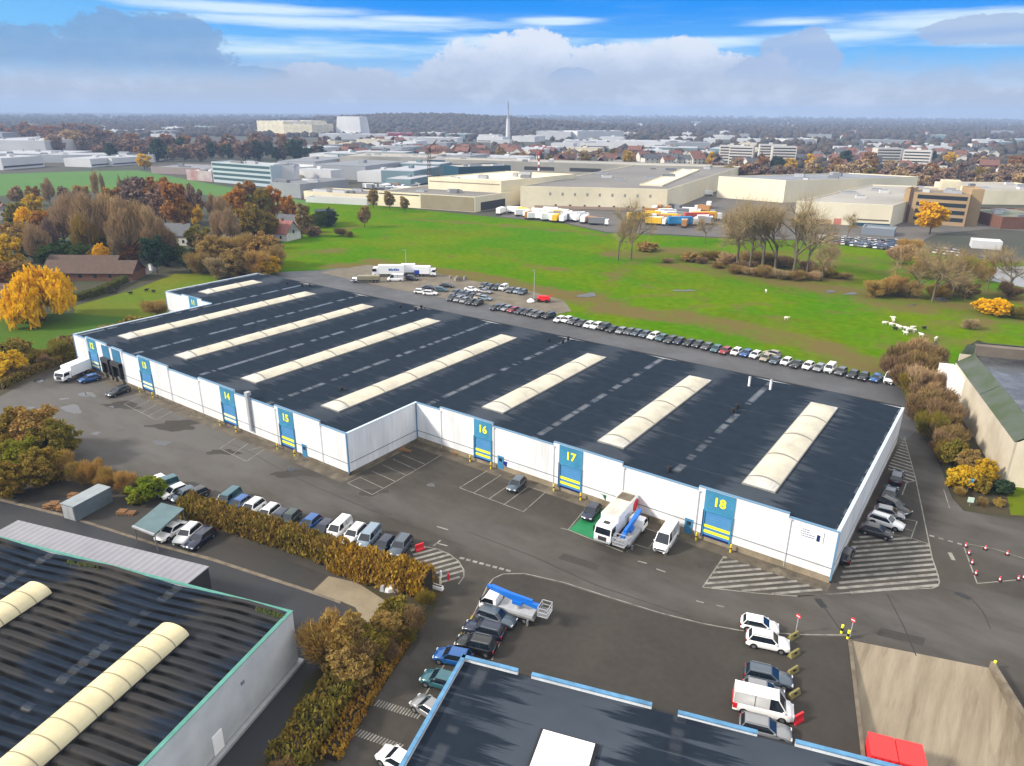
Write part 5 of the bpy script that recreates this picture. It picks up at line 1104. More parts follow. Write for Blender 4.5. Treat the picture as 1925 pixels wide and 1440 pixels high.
# skip at the foot of the ramp
x, y = G(1682, 1425, 0.5); t = thing('red_container', 'bright red open container standing at the foot of the ramp', 'container', (x, y, -.9), A16)
m = MB(); m.box(-2.2, -.03, -1.3, 1.3, 0, 2.3, M_RED); m.box(.03, 2.2, -1.3, 1.3, 0, 2.3, M_RED)
for k in range(8): m.box(-2.0+k*.55, -1.9+k*.55, -1.38, -1.302, .1, 2.2, M_RED); m.box(-2.0+k*.55, -1.9+k*.55, 1.302, 1.38, .1, 2.2, M_RED)
m.obj('body', t); m = MB(); m.box(-2.25, -.04, -1.36, 1.36, 2.302, 2.38, mat('red_lid', (.78, .03, .03), rough=.35)); m.box(.04, 2.25, -1.36, 1.36, 2.302, 2.38, MATS['red_lid']); m.obj('lid', t)
# bins, pallets, stores
def wheelie(u, v, col, label, s=1.0):
    x, y = G(u, v); t = thing('waste_bin', label, 'bin', (x, y, .01), rad(-5)); m = MB(); m.taper((0, 0), .95*s, .85*s, .1, 1.25*s, col, 1.15); m.obj('body', t)
    m = MB(); m.add([(-.58*s, -.52*s, 1.26*s), (.58*s, -.52*s, 1.26*s), (.58*s, .52*s, 1.4*s), (-.58*s, .52*s, 1.4*s), (-.58*s, -.52*s, 1.32*s), (.58*s, -.52*s, 1.32*s), (.58*s, .52*s, 1.48*s), (-.58*s, .52*s, 1.48*s)], [(3, 2, 1, 0), (4, 5, 6, 7), (0, 1, 5, 4), (1, 2, 6, 5), (2, 3, 7, 6), (3, 0, 4, 7)], col); m.obj('lid', t)
    for a_ in (-1, 1):
        for b_ in (-1, 1):
            m = MB(); m.tube((a_*.4*s-.04, b_*.35*s, .1), (a_*.4*s+.04, b_*.35*s, .1), .1, n=8, m=M_BLACK); m.obj('wheel', t)
wheelie(951, 882, mat('bin_blue', (.01, .03, .35), rough=.5), 'blue waste bin beside the side door of bay 16', 1.3); wheelie(1135, 945, mat('bin_green', (.01, .16, .06), rough=.5), 'green waste bin against the wall above the refuse lorry', 1.3)
def pallets(u, v, n, rot, label, messy=False, nx=1):
    x, y = G(u, v, .4); m = MB(); r = random.Random(int(u))
    for c in range(nx):
        for k in range(n-(c % 2)):
            ox, oy = r.uniform(-.1, .1)+c*1.35-(nx-1)*.68, r.uniform(-.1, .1); M = Matrix.Translation((ox, oy, k*.15)) @ Matrix.Rotation(r.uniform(-.1, .1) if not messy else r.uniform(-.6, .6), 4, 'Z') @ Matrix.Rotation(r.uniform(-.2, .2) if messy else 0, 4, 'X')
            for i in range(5): m.box(-.6, .6, -.5+i*.22, -.38+i*.22, .11, .135, M_WOOD, M)
            for i in range(3): m.box(-.6+i*.52, -.44+i*.52, -.5, .5, 0, .109, M_WOOD, M)
    tag(m.obj('pallet_stack', None, (x, y, .02), rot), label, 'pallets')
pz = lambda x, y: (x/6, 760+y/6)
pallets(*pz(690, 1160), 6, .3, 'large loose heap of orange wooden pallets beside the grey container', True, 3); pallets(*pz(850, 1035), 4, .1, 'smaller pallet heap behind the grey container', True, 2)
pallets(*pz(540, 1130), 3, .6, 'few planks and pallets left of the big heap', True); pallets(*pz(1430, 1205), 3, .5, 'low pallet stack on the brown lot near the carport', False, 2)
pallets(760, 843, 2, .2, 'pallets lying by the step wall of the warehouse', True, 2); pallets(863, 850, 2, .3, 'low pallets lying on the apron left of door 16', True, 2); pallets(180, 695, 3, .3, 'orange pallets stacked below loading door 12', True, 2)
t = thing('storage_container', 'grey-blue metal storage container beside the pallet heaps', 'container', (*G(168, 958, 0), .01), aim(pz(890, 1200), pz(1150, 1060), 0))
M_CONT = mat('container_grey', (.26, .32, .36), (.20, .26, .30), .6, .5); m = MB(); m.box(-3, 3, -1.2, 1.2, 0, 2.3, M_CONT)
for k in range(20): m.box(-2.9+k*.3, -2.78+k*.3, -1.26, -1.202, .1, 2.2, M_CONT); m.box(-2.9+k*.3, -2.78+k*.3, 1.202, 1.26, .1, 2.2, M_CONT)
m.obj('body', t); m = MB(); m.box(-3.05, 3.05, -1.28, 1.28, 2.302, 2.4, mat('container_roof', (.40, .45, .48), (.33, .38, .42), .6, .5)); m.obj('roof', t); m = MB(); m.box(-3.06, -3.002, -1.05, -.03, .15, 2.15, M_LGREY); m.box(-3.06, -3.002, .03, 1.05, .15, 2.15, M_LGREY); m.obj('door', t)
def heap(u, v, n, cols, s, label, name, cat, spread=1.0):
    x, y = G(u, v); m = MB(); r = random.Random(int(u*7+v))
    for k in range(n):
        a = r.uniform(0, 6.28); d = r.uniform(0, spread); hh = r.uniform(.3, .8)*s
        M = Matrix.Translation((d*math.cos(a), d*math.sin(a), 0)) @ Matrix.Rotation(r.uniform(0, 6), 4, 'Z'); c = r.choice(cols)
        o_ = MB(); o_.taper((0, 0), s*r.uniform(.5, 1), s*r.uniform(.5, 1), 0, hh, c, .7); m.join(o_, M)
    tag(m.obj(name, None, (x, y, .02)), label, cat)
heap(735, 1108, 14, [M_WHITE, M_DGREY, M_LGREY], .9, 'jumble of white and dark sacks in the hedge by the concrete pad', 'sack_heap', 'sacks', 1.4)
heap(826, 836, 6, [M_RED, M_WOOD, M_DGREY], .8, 'small clutter of red and orange crates by inner corner', 'crate_heap', 'crates', .9); heap(846, 843, 3, [M_DGREY, M_BLACK], .7, 'dark drums standing on the apron by the inner corner', 'drum_group', 'drums', .5)
heap(862, 525, 16, [mat('grey_boards', (.34, .32, .28), rough=.8), M_PLINTH], 1.6, 'pile of grey boards beside the dirt strip', 'board_pile', 'boards', 3.2)
for u, v, lab in ((820, 1106, 'short white planter box on the traffic island by hedge'),):
    x, y = G(u, v); m = MB(); m.taper((0, 0), 1.9, .5, 0, .45, M_WHITE, .92); m.box(-.8, .8, -.15, .15, .42, .46, M_SOIL); tag(m.obj('planter', None, (x, y, .02), .2), lab, 'planter')
for u, v, c, lab in ((829, 1085, M_WHITE, 'white bollard on the hatched island at the hedge end'), (843, 1090, M_RED, 'small red post on the hatched island at hedge end'), (828, 1098, mat('cream_post', (.7, .62, .45)), 'cream post beside the white planter on the island')):
    x, y = G(u, v); m = MB(); m.tube((0, 0, 0), (0, 0, .9), .16, .13, n=8, m=c); m.tube((0, 0, .9), (0, 0, 1.0), .13, .04, n=8, m=c); tag(m.obj('bollard', None, (x, y, .02)), lab, 'bollard')
# red machine and white tank by the meadow
x, y = G(*zA(1750, 400)); t = thing('farm_machine', 'red farm machine on the grass behind the car row', 'machine', (x, y, -.05), .3); m = MB(); m.box(-1.8, 1.8, -1, 1, .6, 1.3, M_RED); m.tube((-1.6, 0, 1.5), (1.5, 0, 1.7), .5, .35, n=8, m=M_RED); m.obj('body', t)
m = MB(); m.beam((1.2, -.8, 1.2), (2.6, -.8, 2.4), .25, .25, M_RED); m.beam((1.2, .8, 1.2), (2.6, .8, 2.4), .25, .25, M_RED); m.beam((1.25, -.8, 1.2), (1.25, .8, 1.2), .2, .2, M_RED); m.obj('arm', t); m = MB(); m.beam((-1.7, 0, 1), (-3.2, .2, .4), .3, .3, M_DGREY); m.obj('drawbar', t)
for s in (-1, 1):
    for xx in (-1.2, 1.2): m = MB(); m.tube((xx, s*1.0, .55), (xx, s*1.35, .55), .55, n=12, m=M_BLACK); m.obj('wheel', t)
x, y = G(*zA(1640, 402)); m = MB()
for i in range(5): m.tube((0, 0, .25*i), (0, 0, .25*(i+1)), [1.1, 1.25, 1.15, .9, .5][i], [1.25, 1.15, .9, .5, .1][i], n=12, m=M_WHITE)
tag(m.obj('white_tank', None, (x, y, -.05)), 'white dome-shaped tank beside the red farm machine', 'tank')
for u, v, hgt, lab in ((1004, 562, 9, 'tall grey lamp post by the rear rank of parked cars'), (764, 512, 8, 'grey lamp post behind the white lorries on gravel')):
    x, y = G(u, v); t = thing('lamp_post', lab, 'lamp post', (x, y, 0)); m = MB(); m.tube((0, 0, 0), (0, 0, hgt), .14, .08, n=6, m=M_LGREY); m.beam((0, 0, hgt), (0, -1.2, hgt+.15), .1, .1, M_LGREY); m.obj('pole', t); m = MB(); m.box(-.2, .2, -1.7, -1.0, hgt+.08, hgt+.25, M_GREY); m.obj('lamp_head', t)
# sheep
def sheep(u, v, rot, m_, label, group=None):
    b = MB(); n = 8; st = [(-.62, .72, .12), (-.5, .72, .30), (-.1, .70, .36), (.35, .72, .33), (.55, .78, .2), (.72, .95, .13), (.95, .92, .11), (1.08, .84, .05)]
    vs = [(x, math.cos(2*math.pi*j/n)*r_, z+math.sin(2*math.pi*j/n)*r_) for x, z, r_ in st for j in range(n)]
    b.add(vs, [(i*n+j, i*n+(j+1) % n, (i+1)*n+(j+1) % n, (i+1)*n+j) for i in range(len(st)-1) for j in range(n)]+[tuple(range(n)), tuple(range(7*n, 8*n))[::-1]], m_, True)
    for xx in (-.4, .4):
        for s in (-.17, .17): b.tube((xx, s, .5), (xx+.04, s, .25), .085, .06, n=6, m=m_); b.tube((xx+.04, s, .25), (xx, s, 0), .055, .045, n=6, m=m_)
    for s in (-1, 1): b.tube((.8, s*.1, 1.0), (.76, s*.26, .98), .05, .02, n=5, m=m_)
    b.tube((-.6, 0, .8), (-.75, 0, .55), .06, .03, n=5, m=m_)
    x, y = G(u, v, .3); o = b.obj('sheep', None, (x, y, -.06), rot); o.scale = (.95,)*3
    return tag(o, label, 'sheep', group)
M_FLB = mat('dark_fleece', (.03, .025, .022), rough=.95); M_FLW = mat('white_fleece', (.72, .68, .60), rough=.95)
zs = lambda x, y: (x/5.5375, 380+y/5.5375)
for i, (x, y) in enumerate([(880, 955), (935, 965), (975, 950), (1085, 875), (1155, 885), (1225, 900), (1110, 930), (1150, 945), (1195, 935), (1170, 925), (1360, 950), (1525, 920), (1598, 932)]):
    sheep(*zs(x, y), random.uniform(0, 6), M_FLB, 'dark sheep grazing on the bright lawn beyond the warehouse', 'dark sheep on the lawn')
zw = lambda x, y: (1640+x/5.537, 560+y/5.537)
for i, (x, y) in enumerate([(125, 265), (218, 215), (220, 240), (195, 280), (290, 310), (340, 320), (360, 345), (385, 335), (415, 315), (345, 370), (440, 345), (510, 390), (660, 430), (265, 300)]):
    sheep(*zw(x, y), random.uniform(0, 6), M_FLW, 'white sheep in the flock on the meadow by the brown bushes', 'white sheep of the meadow flock')
for x, y in ((240, 325), (540, 318)): sheep(*zw(x, y), random.uniform(0, 6), M_FLB, 'dark sheep among the white flock on the meadow', 'dark sheep of the meadow flock')
sheep(1478, 599, .5, M_FLW, 'white sheep alone on the meadow above the car row'); sheep(1440, 548, 2, M_FLW, 'white sheep alone near the boggy edge of the meadow')

# ================================================================== trees and shrubs
def quads(name, ctr, ax, bx, m):
    """many small cards: centre, half-length vector, half-width vector"""
    n = len(ctr); v = np.empty((n, 4, 3)); v[:, 0] = ctr-ax-bx; v[:, 1] = ctr+ax-bx*.55; v[:, 2] = ctr+ax+bx*.55; v[:, 3] = ctr-ax+bx
    me = bpy.data.meshes.new(name); me.vertices.add(4*n); me.vertices.foreach_set('co', v.reshape(-1).astype(np.float32))
    me.loops.add(4*n); me.loops.foreach_set('vertex_index', np.arange(4*n, dtype=np.int32)); me.polygons.add(n)
    me.polygons.foreach_set('loop_start', np.arange(0, 4*n, 4, dtype=np.int32)); me.polygons.foreach_set('loop_total', np.full(n, 4, np.int32))
    me.materials.append(m); me.update(calc_edges=True); return me
def unit(n): a = RNG.normal(size=(n, 3)); return a/np.linalg.norm(a, axis=1)[:, None]
def perp(a): b = np.cross(a, unit(len(a))); return b/np.linalg.norm(b, axis=1)[:, None]
def crown_leaves(H, zc, rx, rz, nc, per, ls, cr, drop=0.0, flat=0.0):
    """clumps of leaf cards spread through an uneven ellipsoid crown"""
    d = unit(nc); rr = RNG.uniform(.35, 1, nc)**.5; rr *= 1+.18*np.sin(3*np.arctan2(d[:, 1], d[:, 0])+RNG.uniform(0, 6))
    c = d*rr[:, None]*np.array([rx, rx, rz]); c[:, 2] = np.where(c[:, 2] < 0, c[:, 2]*(1-flat), c[:, 2])+zc
    idx = RNG.integers(0, nc, nc*per); p = c[idx]+unit(nc*per)*(RNG.uniform(.1, 1, nc*per)**.5*cr)[:, None]*np.array([1, 1, .75])
    p[:, 2] = np.maximum(p[:, 2], .05*H); a = unit(nc*per); a[:, 2] -= drop; s = ls*RNG.uniform(.35, 1.5, nc*per)
    b = perp(a); return p, a*s[:, None]*.5, b*s[:, None]*.38
def trunk_mb(H, r, zc, rx, n=5, m=M_TRUNK, up=.75):
    t = MB(); t.tube((0, 0, -.3), (0, 0, zc*.6), r, r*.75, 7, m); t.tube((0, 0, zc*.6), (0, 0, H*up), r*.75, r*.2, 6, m)
    for k in range(n):
        a = 2*math.pi*k/n+random.uniform(-.4, .4); z = zc*random.uniform(.45, .8); e = random.uniform(.55, .9)
        t.tube((0, 0, z), (math.cos(a)*rx*e, math.sin(a)*rx*e, z+H*random.uniform(.15, .32)), r*.45, r*.1, 5, m)
    return t
def branchy(H, spread, r, levels, nb, m, twigs, tl, tw, first=.28):
    """bare tree: forked limbs as tapered tubes, and fine twigs as ribbons"""
    t = MB(); tips = []
    def grow(p, d, L, rr, lv):
        q = p+d*L; t.tube(p, q, rr, rr*.68, 6 if lv < 2 else 4, m, cap=False)
        if lv == levels: tips.append((p, q)); return
        if lv > 0: tips.append((p, q))
        for k in range(nb+(lv == 0)):
            a = unit(1)[0]; v = Vector(a); nd = (d*1.0+v*spread+Vector((0, 0, .22))).normalized()
            grow(p.lerp(q, random.uniform(.55, 1)), nd, L*random.uniform(.58, .82), rr*.58, lv+1)
    grow(Vector((0, 0, -.3)), Vector((random.uniform(-.05, .05), random.uniform(-.05, .05), 1)).normalized(), H*first, r, 0)
    P = np.array([[*a] for a, b in tips]); Q = np.array([[*b] for a, b in tips]); i = RNG.integers(0, len(P), twigs); f = RNG.uniform(0, 1.1, twigs)[:, None]
    base = P[i]+(Q[i]-P[i])*f; dr = (Q[i]-P[i]); dr /= np.linalg.norm(dr, axis=1)[:, None]; dr = dr*.7+unit(twigs)*.75; dr[:, 2] += .25; dr /= np.linalg.norm(dr, axis=1)[:, None]
    L = tl*RNG.uniform(.5, 1.4, twigs)[:, None]; b = perp(dr); zmax = (base+dr*L)[:, 2].max(); k = H/zmax
    t.v = [(x*k, y*k, z*k) for x, y, z in t.v]
    return t, ((base+dr*L*.5)*k, dr*L*.5*k, b*tw*RNG.uniform(.6, 1.3, twigs)[:, None]*.5)
def twig_crown(H, zc, rx, rz, n, tl, tw):
    k = 17; lc = unit(k); lc[:, 2] = lc[:, 2]*.9+.1; lc = lc*RNG.uniform(.35, .72, k)[:, None]; lr = RNG.uniform(.24, .46, k); i = RNG.integers(0, k, n)
    p = lc[i]+unit(n)*(RNG.uniform(.05, 1, n)**.5*lr[i])[:, None]; p = p*np.array([rx, rx, rz])*1.05; p[:, 2] += zc; p[:, 2] = np.maximum(p[:, 2], .06*H)
    a = p-np.array([0, 0, zc*.35]); a /= np.linalg.norm(a, axis=1)[:, None]; a = a*.8+unit(n)*.45; a[:, 2] += .3; a /= np.linalg.norm(a, axis=1)[:, None]
    s = tl*RNG.uniform(.5, 1.3, n)[:, None]; return p, a*s*.5, perp(a)*tw*RNG.uniform(.6, 1.4, n)[:, None]*.5
LEAF = {'gold': leafmat('leaf_gold', (.56, .31, .006), (.44, .22, .005), (.36, .20, .008)), 'yellow': leafmat('leaf_yellow', (.46, .29, .012), (.33, .19, .01), (.22, .15, .015)),
        'orange': leafmat('leaf_orange', (.27, .115, .016), (.19, .08, .014), (.15, .09, .02)), 'rust': leafmat('leaf_rust', (.22, .09, .024), (.15, .065, .02), (.14, .085, .03)),
        'tan': leafmat('leaf_tan', (.20, .142, .058), (.135, .095, .04), (.18, .12, .03)), 'olive': leafmat('leaf_olive', (.13, .115, .018), (.085, .075, .015), (.16, .10, .02)),
        'green': leafmat('leaf_green', (.028, .060, .010), (.016, .038, .008), (.05, .062, .012)), 'dark': leafmat('leaf_dark', (.018, .04, .022), (.012, .028, .02), (.03, .045, .02)),
        'twig': leafmat('twig_brown', (.22, .155, .092), (.145, .10, .058), (.21, .14, .06), .1), 'purple': leafmat('twig_purple', (.125, .085, .066), (.085, .06, .05), (.15, .09, .055), .1),
        'pale': leafmat('twig_pale', (.20, .155, .09), (.14, .105, .06), (.19, .14, .06), .1), 'brush': leafmat('brush_orange', (.25, .145, .042), (.17, .105, .035), (.16, .12, .03), .15),
        'lime': leafmat('leaf_lime', (.11, .14, .010), (.07, .10, .010), (.15, .12, .015)), 'bramble': leafmat('bramble', (.125, .078, .045), (.082, .052, .03), (.12, .085, .03), .1)}
TP = {}
def proto(kind):
    if kind in TP: return TP[kind]
    k = kind.rstrip('0123456789'); q = LEAF['olive']
    if k == 'round': H = 16; t = trunk_mb(H, .32, 9, 4.6); c = quads('crown', *crown_leaves(H, 9.2, 5.0, 6.2, 46, 62, 1.0, 1.7), q)
    elif k == 'wide': H = 18; t = trunk_mb(H, .42, 9, 7); c = quads('crown', *crown_leaves(H, 9.6, 8.0, 7.6, 80, 55, 1.15, 2.1, flat=.2), q)
    elif k == 'tall': H = 22; t = trunk_mb(H, .3, 11, 1.8); c = quads('crown', *crown_leaves(H, 12, 2.3, 9.5, 46, 50, .9, 1.2), q)
    elif k == 'twiggy': H = 20; t = trunk_mb(H, .4, 9, 6, 7, M_TRUNKP); c = quads('crown', *twig_crown(H, 11.2, 6.6, 8.4, 5200, 2.2, .15), q)
    elif k == 'spire': H = 22; t = trunk_mb(H, .3, 9, 2, 6, M_TRUNKP, .95); c = quads('crown', *twig_crown(H, 12, 2.3, 9.6, 1700, 2.8, .14), q)
    elif k == 'bare': H = 24; t, cc = branchy(H, 1.0, .27, 4, 3, M_TRUNKP, 2400, 1.8, .05, .20); c = quads('crown', *cc, q)
    elif k == 'bush': H = 5; t = trunk_mb(H, .12, 2.2, 2.4, 6); c = quads('crown', *crown_leaves(H, 2.3, 3.0, 2.6, 60, 60, .5, .85, flat=.1), q)
    elif k == 'scrub': H = 5; t = trunk_mb(H, .10, 2.0, 2.6, 8); c = quads('crown', *twig_crown(H, 2.3, 3.1, 2.7, 3600, .95, .085), q)
    elif k == 'shrub': H = 8; t = trunk_mb(H, .14, 3.5, 3, 8); c = quads('crown', *twig_crown(H, 3.9, 3.9, 4.1, 6500, .9, .075), q)
    elif k == 'leafy': H = 8; t = trunk_mb(H, .16, 3.5, 3, 7); c = quads('crown', *crown_leaves(H, 4.2, 3.5, 4.0, 130, 75, .36, .75, flat=.1), q)
    elif k == 'willow':
        H = 17; t = trunk_mb(H, .55, 8, 6, 8); n = 190; lb = np.array([(0, 0, 10.6, 5.2), (4.6, 1.5, 8.2, 4.0), (-4.8, 1.0, 7.6, 4.2), (1.2, -4.8, 7.4, 4.0), (-2.2, 4.6, 8.4, 4.2), (4.2, -3.6, 6.0, 3.2), (-5.0, -3.6, 5.6, 3.0), (-.6, -1.5, 9.6, 4.4)]); li = RNG.integers(0, len(lb), n); d = unit(n); d[:, 2] = np.abs(d[:, 2])*.9+.1; top = d*(lb[li, 3]*RNG.uniform(.6, 1, n))[:, None]*np.array([1, 1, 1.15])+lb[li, :3]
        P = []; A = []
        for i in range(n):
            L = min(top[i, 2]*.92, RNG.uniform(2.5, 6.5)); m_ = int(L*9); f = RNG.uniform(0, 1, m_)
            p = top[i]+np.stack([d[i, 0]*1.4*f+RNG.normal(0, .5, m_), d[i, 1]*1.4*f+RNG.normal(0, .5, m_), -L*f], 1); p[:, 2] = np.maximum(p[:, 2], .4); P.append(p)
            a = np.tile([0, 0, -1.], (m_, 1))+RNG.normal(0, .28, (m_, 3)); A.append(a)
        P = np.concatenate(P); A = np.concatenate(A); s = RNG.uniform(.5, 1.0, len(P))[:, None]; c = quads('crown', P, A*s, perp(A)*.27, q)
    TP[kind] = (H, t.mesh('trunk'), c); return TP[kind]
def tree(u, v, H, kind, leaf, label, group=None, base=False, w=1.0, name=None, cat='tree', z=-.05):
    h0, tm, cm = proto(kind); x, y = G(u, v, 0.0 if base else H*.93)
    o = thing(name or {'bush': 'bush', 'scrub': 'bush', 'shrub': 'bush'}.get(kind.rstrip('0123456789'), 'tree'), label, cat, (x, y, z), random.uniform(0, 6.28), group)
    s = H/h0; o.scale = (s*w, s*w, s); link('trunk', tm, o); c = link('crown', cm, o); set_paint(c, LEAF[leaf]); return o
CN = {'gold': 'golden yellow', 'yellow': 'yellow', 'orange': 'orange', 'rust': 'rust-red', 'tan': 'tan', 'olive': 'olive', 'green': 'green', 'dark': 'dark green', 'twig': 'bare brown', 'purple': 'bare dark purple-brown', 'pale': 'bare pale', 'brush': 'orange-brown', 'lime': 'bright green', 'bramble': 'brown'}
o = tree(82, 602, 16, 'willow', 'gold', 'big golden weeping willow standing on the lawn at left', base=True, w=1.16, name='willow_tree')
# the autumn wood on the left: (u, crown top v, height, kind, colour, width, where)
W1 = [(25, 350, 12, 'round', 'twig', 1, 'at the left picture edge below the far field'), (58, 350, 12, 'round2', 'rust', 1, 'left of the bare spire trees'), (84, 338, 17, 'twiggy', 'twig', .8, 'near the far field at left'), (120, 352, 13, 'round', 'purple', 1, 'below the far field'), (150, 350, 13, 'round3', 'brush', 1, 'just left of the bare spires'),
      (172, 318, 22, 'spire', 'twig', 1.2, 'tallest spire against the far field'), (188, 326, 19, 'spire2', 'pale', .9, 'second spire against the far field'), (220, 327, 18, 'spire', 'pale', .8, 'right-hand spire against the far field'), (240, 330, 17, 'spire2', 'pale', .8, 'last spire before the dark dome'),
      (258, 338, 21, 'wide', 'purple', 1.0, 'forming the dark dome above the wood'), (292, 334, 22, 'round2', 'rust', 1.0, 'crowning the dark dome'), (214, 353, 17, 'round', 'orange', 1, 'left of the dark dome'), (300, 350, 20, 'wide', 'purple', .8, 'right of the dark dome'),
      (325, 347, 24, 'round3', 'rust', .8, 'tall and broad right of the dome'), (338, 372, 18, 'round', 'orange', .7, 'below the tall rust tree'), (358, 350, 19, 'wide', 'purple', .6, 'behind the tall rust tree'), (366, 385, 12, 'round2', 'yellow', .7, 'beside the grass gap'), (395, 366, 15, 'twiggy', 'twig', .7, 'right of the grass gap'), (412, 372, 17, 'twiggy2', 'twig', .9, 'left of the orange group'),
      (436, 356, 19, 'round', 'orange', 1, 'left in the orange group'), (463, 345, 20, 'round3', 'rust', .9, 'top of the orange group'), (486, 358, 18, 'wide', 'olive', .7, 'centre of the orange group'), (507, 351, 19, 'round2', 'orange', .9, 'right in the orange group'), (540, 370, 15, 'round', 'orange', .7, 'beside the tan columns'),
      (562, 383, 16, 'tall', 'tan', 1, 'first tan column by the brick house'), (574, 386, 15, 'tall2', 'brush', 1, 'second tan column by the brick house'), (470, 385, 17, 'wide', 'olive', .8, 'below the orange group'), (430, 395, 17, 'twiggy', 'twig', .9, 'above the white gable house'), (405, 400, 15, 'twiggy2', 'twig', .9, 'behind the white gable house'), (505, 400, 13, 'round', 'olive', .9, 'above the pink roof'),
      (57, 366, 15, 'round2', 'yellow', .9, 'upper of the yellow trees at left'), (24, 382, 14, 'round', 'olive', 1, 'at the left edge among the yellow trees'), (45, 393, 15, 'wide', 'gold', .7, 'broad one among the yellow trees'), (72, 398, 14, 'round3', 'orange', .8, 'right of the yellow trees'), (22, 420, 14, 'round', 'brush', 1, 'below the yellow trees at left'), (58, 425, 15, 'twiggy2', 'twig', 1, 'below the broad golden tree'), (6, 443, 14, 'round2', 'yellow', 1.0, 'cut by the left picture edge'), (82, 415, 16, 'twiggy', 'purple', .9, 'left of the great bare trees'),
      (105, 378, 22, 'twiggy', 'twig', 1, 'first of the great bare trees'), (133, 370, 24, 'twiggy2', 'twig', 1, 'second of the great bare trees'), (163, 368, 25, 'twiggy', 'twig', 1.05, 'third of the great bare trees'), (195, 372, 24, 'twiggy2', 'twig', 1.05, 'middle of the great bare trees'), (226, 378, 24, 'twiggy', 'twig', 1, 'fifth of the great bare trees'), (256, 386, 22, 'twiggy2', 'twig', 1.05, 'sixth of the great bare trees'), (282, 398, 20, 'twiggy', 'twig', 1.05, 'last of the great bare trees'), (150, 410, 17, 'twiggy2', 'olive', 1, 'in front of the great bare trees'), (215, 418, 16, 'twiggy', 'pale', 1, 'in front of the middle great bare tree'), (300, 425, 15, 'twiggy2', 'bramble', 1, 'beside the dark-roofed white house'),
      (185, 440, 10, 'round', 'green', .9, 'behind the yellow maple'), (88, 445, 9, 'round2', 'olive', 1, 'above the evergreen hedge'), (40, 455, 8, 'round', 'dark', 1.2, 'deep green evergreen left of the evergreen hedge'), (60, 452, 9, 'round3', 'dark', 1, 'dark yew left of the evergreen hedge'),
      (92, 462, 8, 'leafy', 'green', 1.3, 'left part of the tall evergreen clump'), (118, 459, 8, 'leafy2', 'green', 1.3, 'middle of the tall evergreen clump'), (145, 461, 8, 'leafy', 'green', 1.3, 'right part of the tall evergreen clump'), (186, 464, 8, 'leafy2', 'gold', .8, 'bright yellow maple beside the long barn'), (165, 474, 5.5, 'leafy', 'yellow', .9, 'small yellow one beside the barn'),
      (244, 455, 8, 'leafy2', 'rust', 1.2, 'vivid orange-red one by the lane'), (235, 446, 9, 'twiggy', 'pale', .8, 'pale bare one above the orange-red shrub'), (285, 448, 13, 'round3', 'dark', .9, 'dark tree beside the lane bend'), (305, 462, 8, 'leafy', 'dark', 1.1, 'dark shrub right of the lane bend'), (330, 463, 6.5, 'leafy2', 'lime', 1.1, 'bright green clipped tree in front of the white house'), (352, 468, 9, 'round', 'dark', .9, 'dark tree in front of the white gable'),
      (368, 424, 13, 'round2', 'olive', 1, 'olive tree between two white houses'), (385, 440, 12, 'round', 'bramble', 1, 'brown tree between two white houses')]
for u, v, H, k, l, w_, wh_ in W1: tree(u, v, H, k, l, f'{CN[l]} tree {wh_}', w=w_)
for u, v, H, l, k, wd_ in [(372, 470, 9, 'tan', 'shrub', 'left end'), (396, 454, 11, 'tan', 'leafy2', 'upper left'), (426, 442, 12, 'brush', 'shrub', 'upper middle'), (457, 436, 13, 'tan', 'shrub2', 'topmost'), (487, 444, 12, 'brush', 'leafy', 'upper right'), (505, 462, 10, 'tan', 'shrub2', 'right end'), (402, 482, 8, 'pale', 'shrub', 'palest, lower left'), (440, 474, 9, 'tan', 'leafy2', 'lower middle'), (476, 470, 10, 'brush', 'shrub', 'lower right'), (500, 484, 7, 'yellow', 'leafy2', 'lowest at the road end')]:
    tree(u, v, H, k, l, f'{CN[l]} thicket tree beyond the warehouse corner, {wd_} of the thicket', w=1.25)
for u, v, H, k, l, wh_ in [(30, 492, 8, 'leafy', 'brush', 'left above the willow'), (8, 500, 7, 'leafy2', 'rust', 'at the picture edge left of the willow'), (18, 640, 5.5, 'bush', 'olive', 'at the left edge below the lawn'), (6, 668, 5, 'bush2', 'yellow', 'low at the left edge by the yard'), (60, 655, 4, 'scrub', 'olive', 'between lawn and yard at left'), (105, 640, 5, 'scrub2', 'olive', 'beside the far left warehouse corner'), (128, 632, 4.5, 'bush', 'bramble', 'touching the far left warehouse corner'), (30, 685, 3, 'scrub', 'bramble', 'in the hedgerow along the yard'), (80, 668, 3, 'scrub2', 'bramble', 'in the hedgerow near the docks'), (290, 563, 5, 'scrub', 'tan', 'against the stepped back corner of the warehouse'), (245, 598, 4, 'bush2', 'olive', 'behind the warehouse roof edge'), (195, 610, 3.5, 'scrub', 'tan', 'behind the warehouse roof near the willow'), (615, 396, 8, 'leafy', 'dark', 'by the grey-roofed cottage'), (600, 402, 7, 'leafy2', 'green', 'left of the grey-roofed cottage'), (640, 428, 4, 'scrub', 'bramble', 'right of the grey-roofed cottage'), (590, 428, 4, 'bush', 'bramble', 'below the grey-roofed cottage'), (655, 434, 3, 'scrub2', 'olive', 'at the end of the cottage garden')]:
    tree(u, v, H, k, l, f'{CN[l]} bush {wh_}', cat='bush', w=1.3)
for u, v, H, wh_ in [(683, 387, 11, 'nearest, alone on the meadow'), (700, 357, 11, 'left of three by the cream factory'), (731, 360, 11, 'middle of three by the cream factory'), (760, 370, 9, 'right of three by the cream factory')]: tree(u, v, H, 'round', 'tan', f'small tan round tree {wh_}', w=.85)
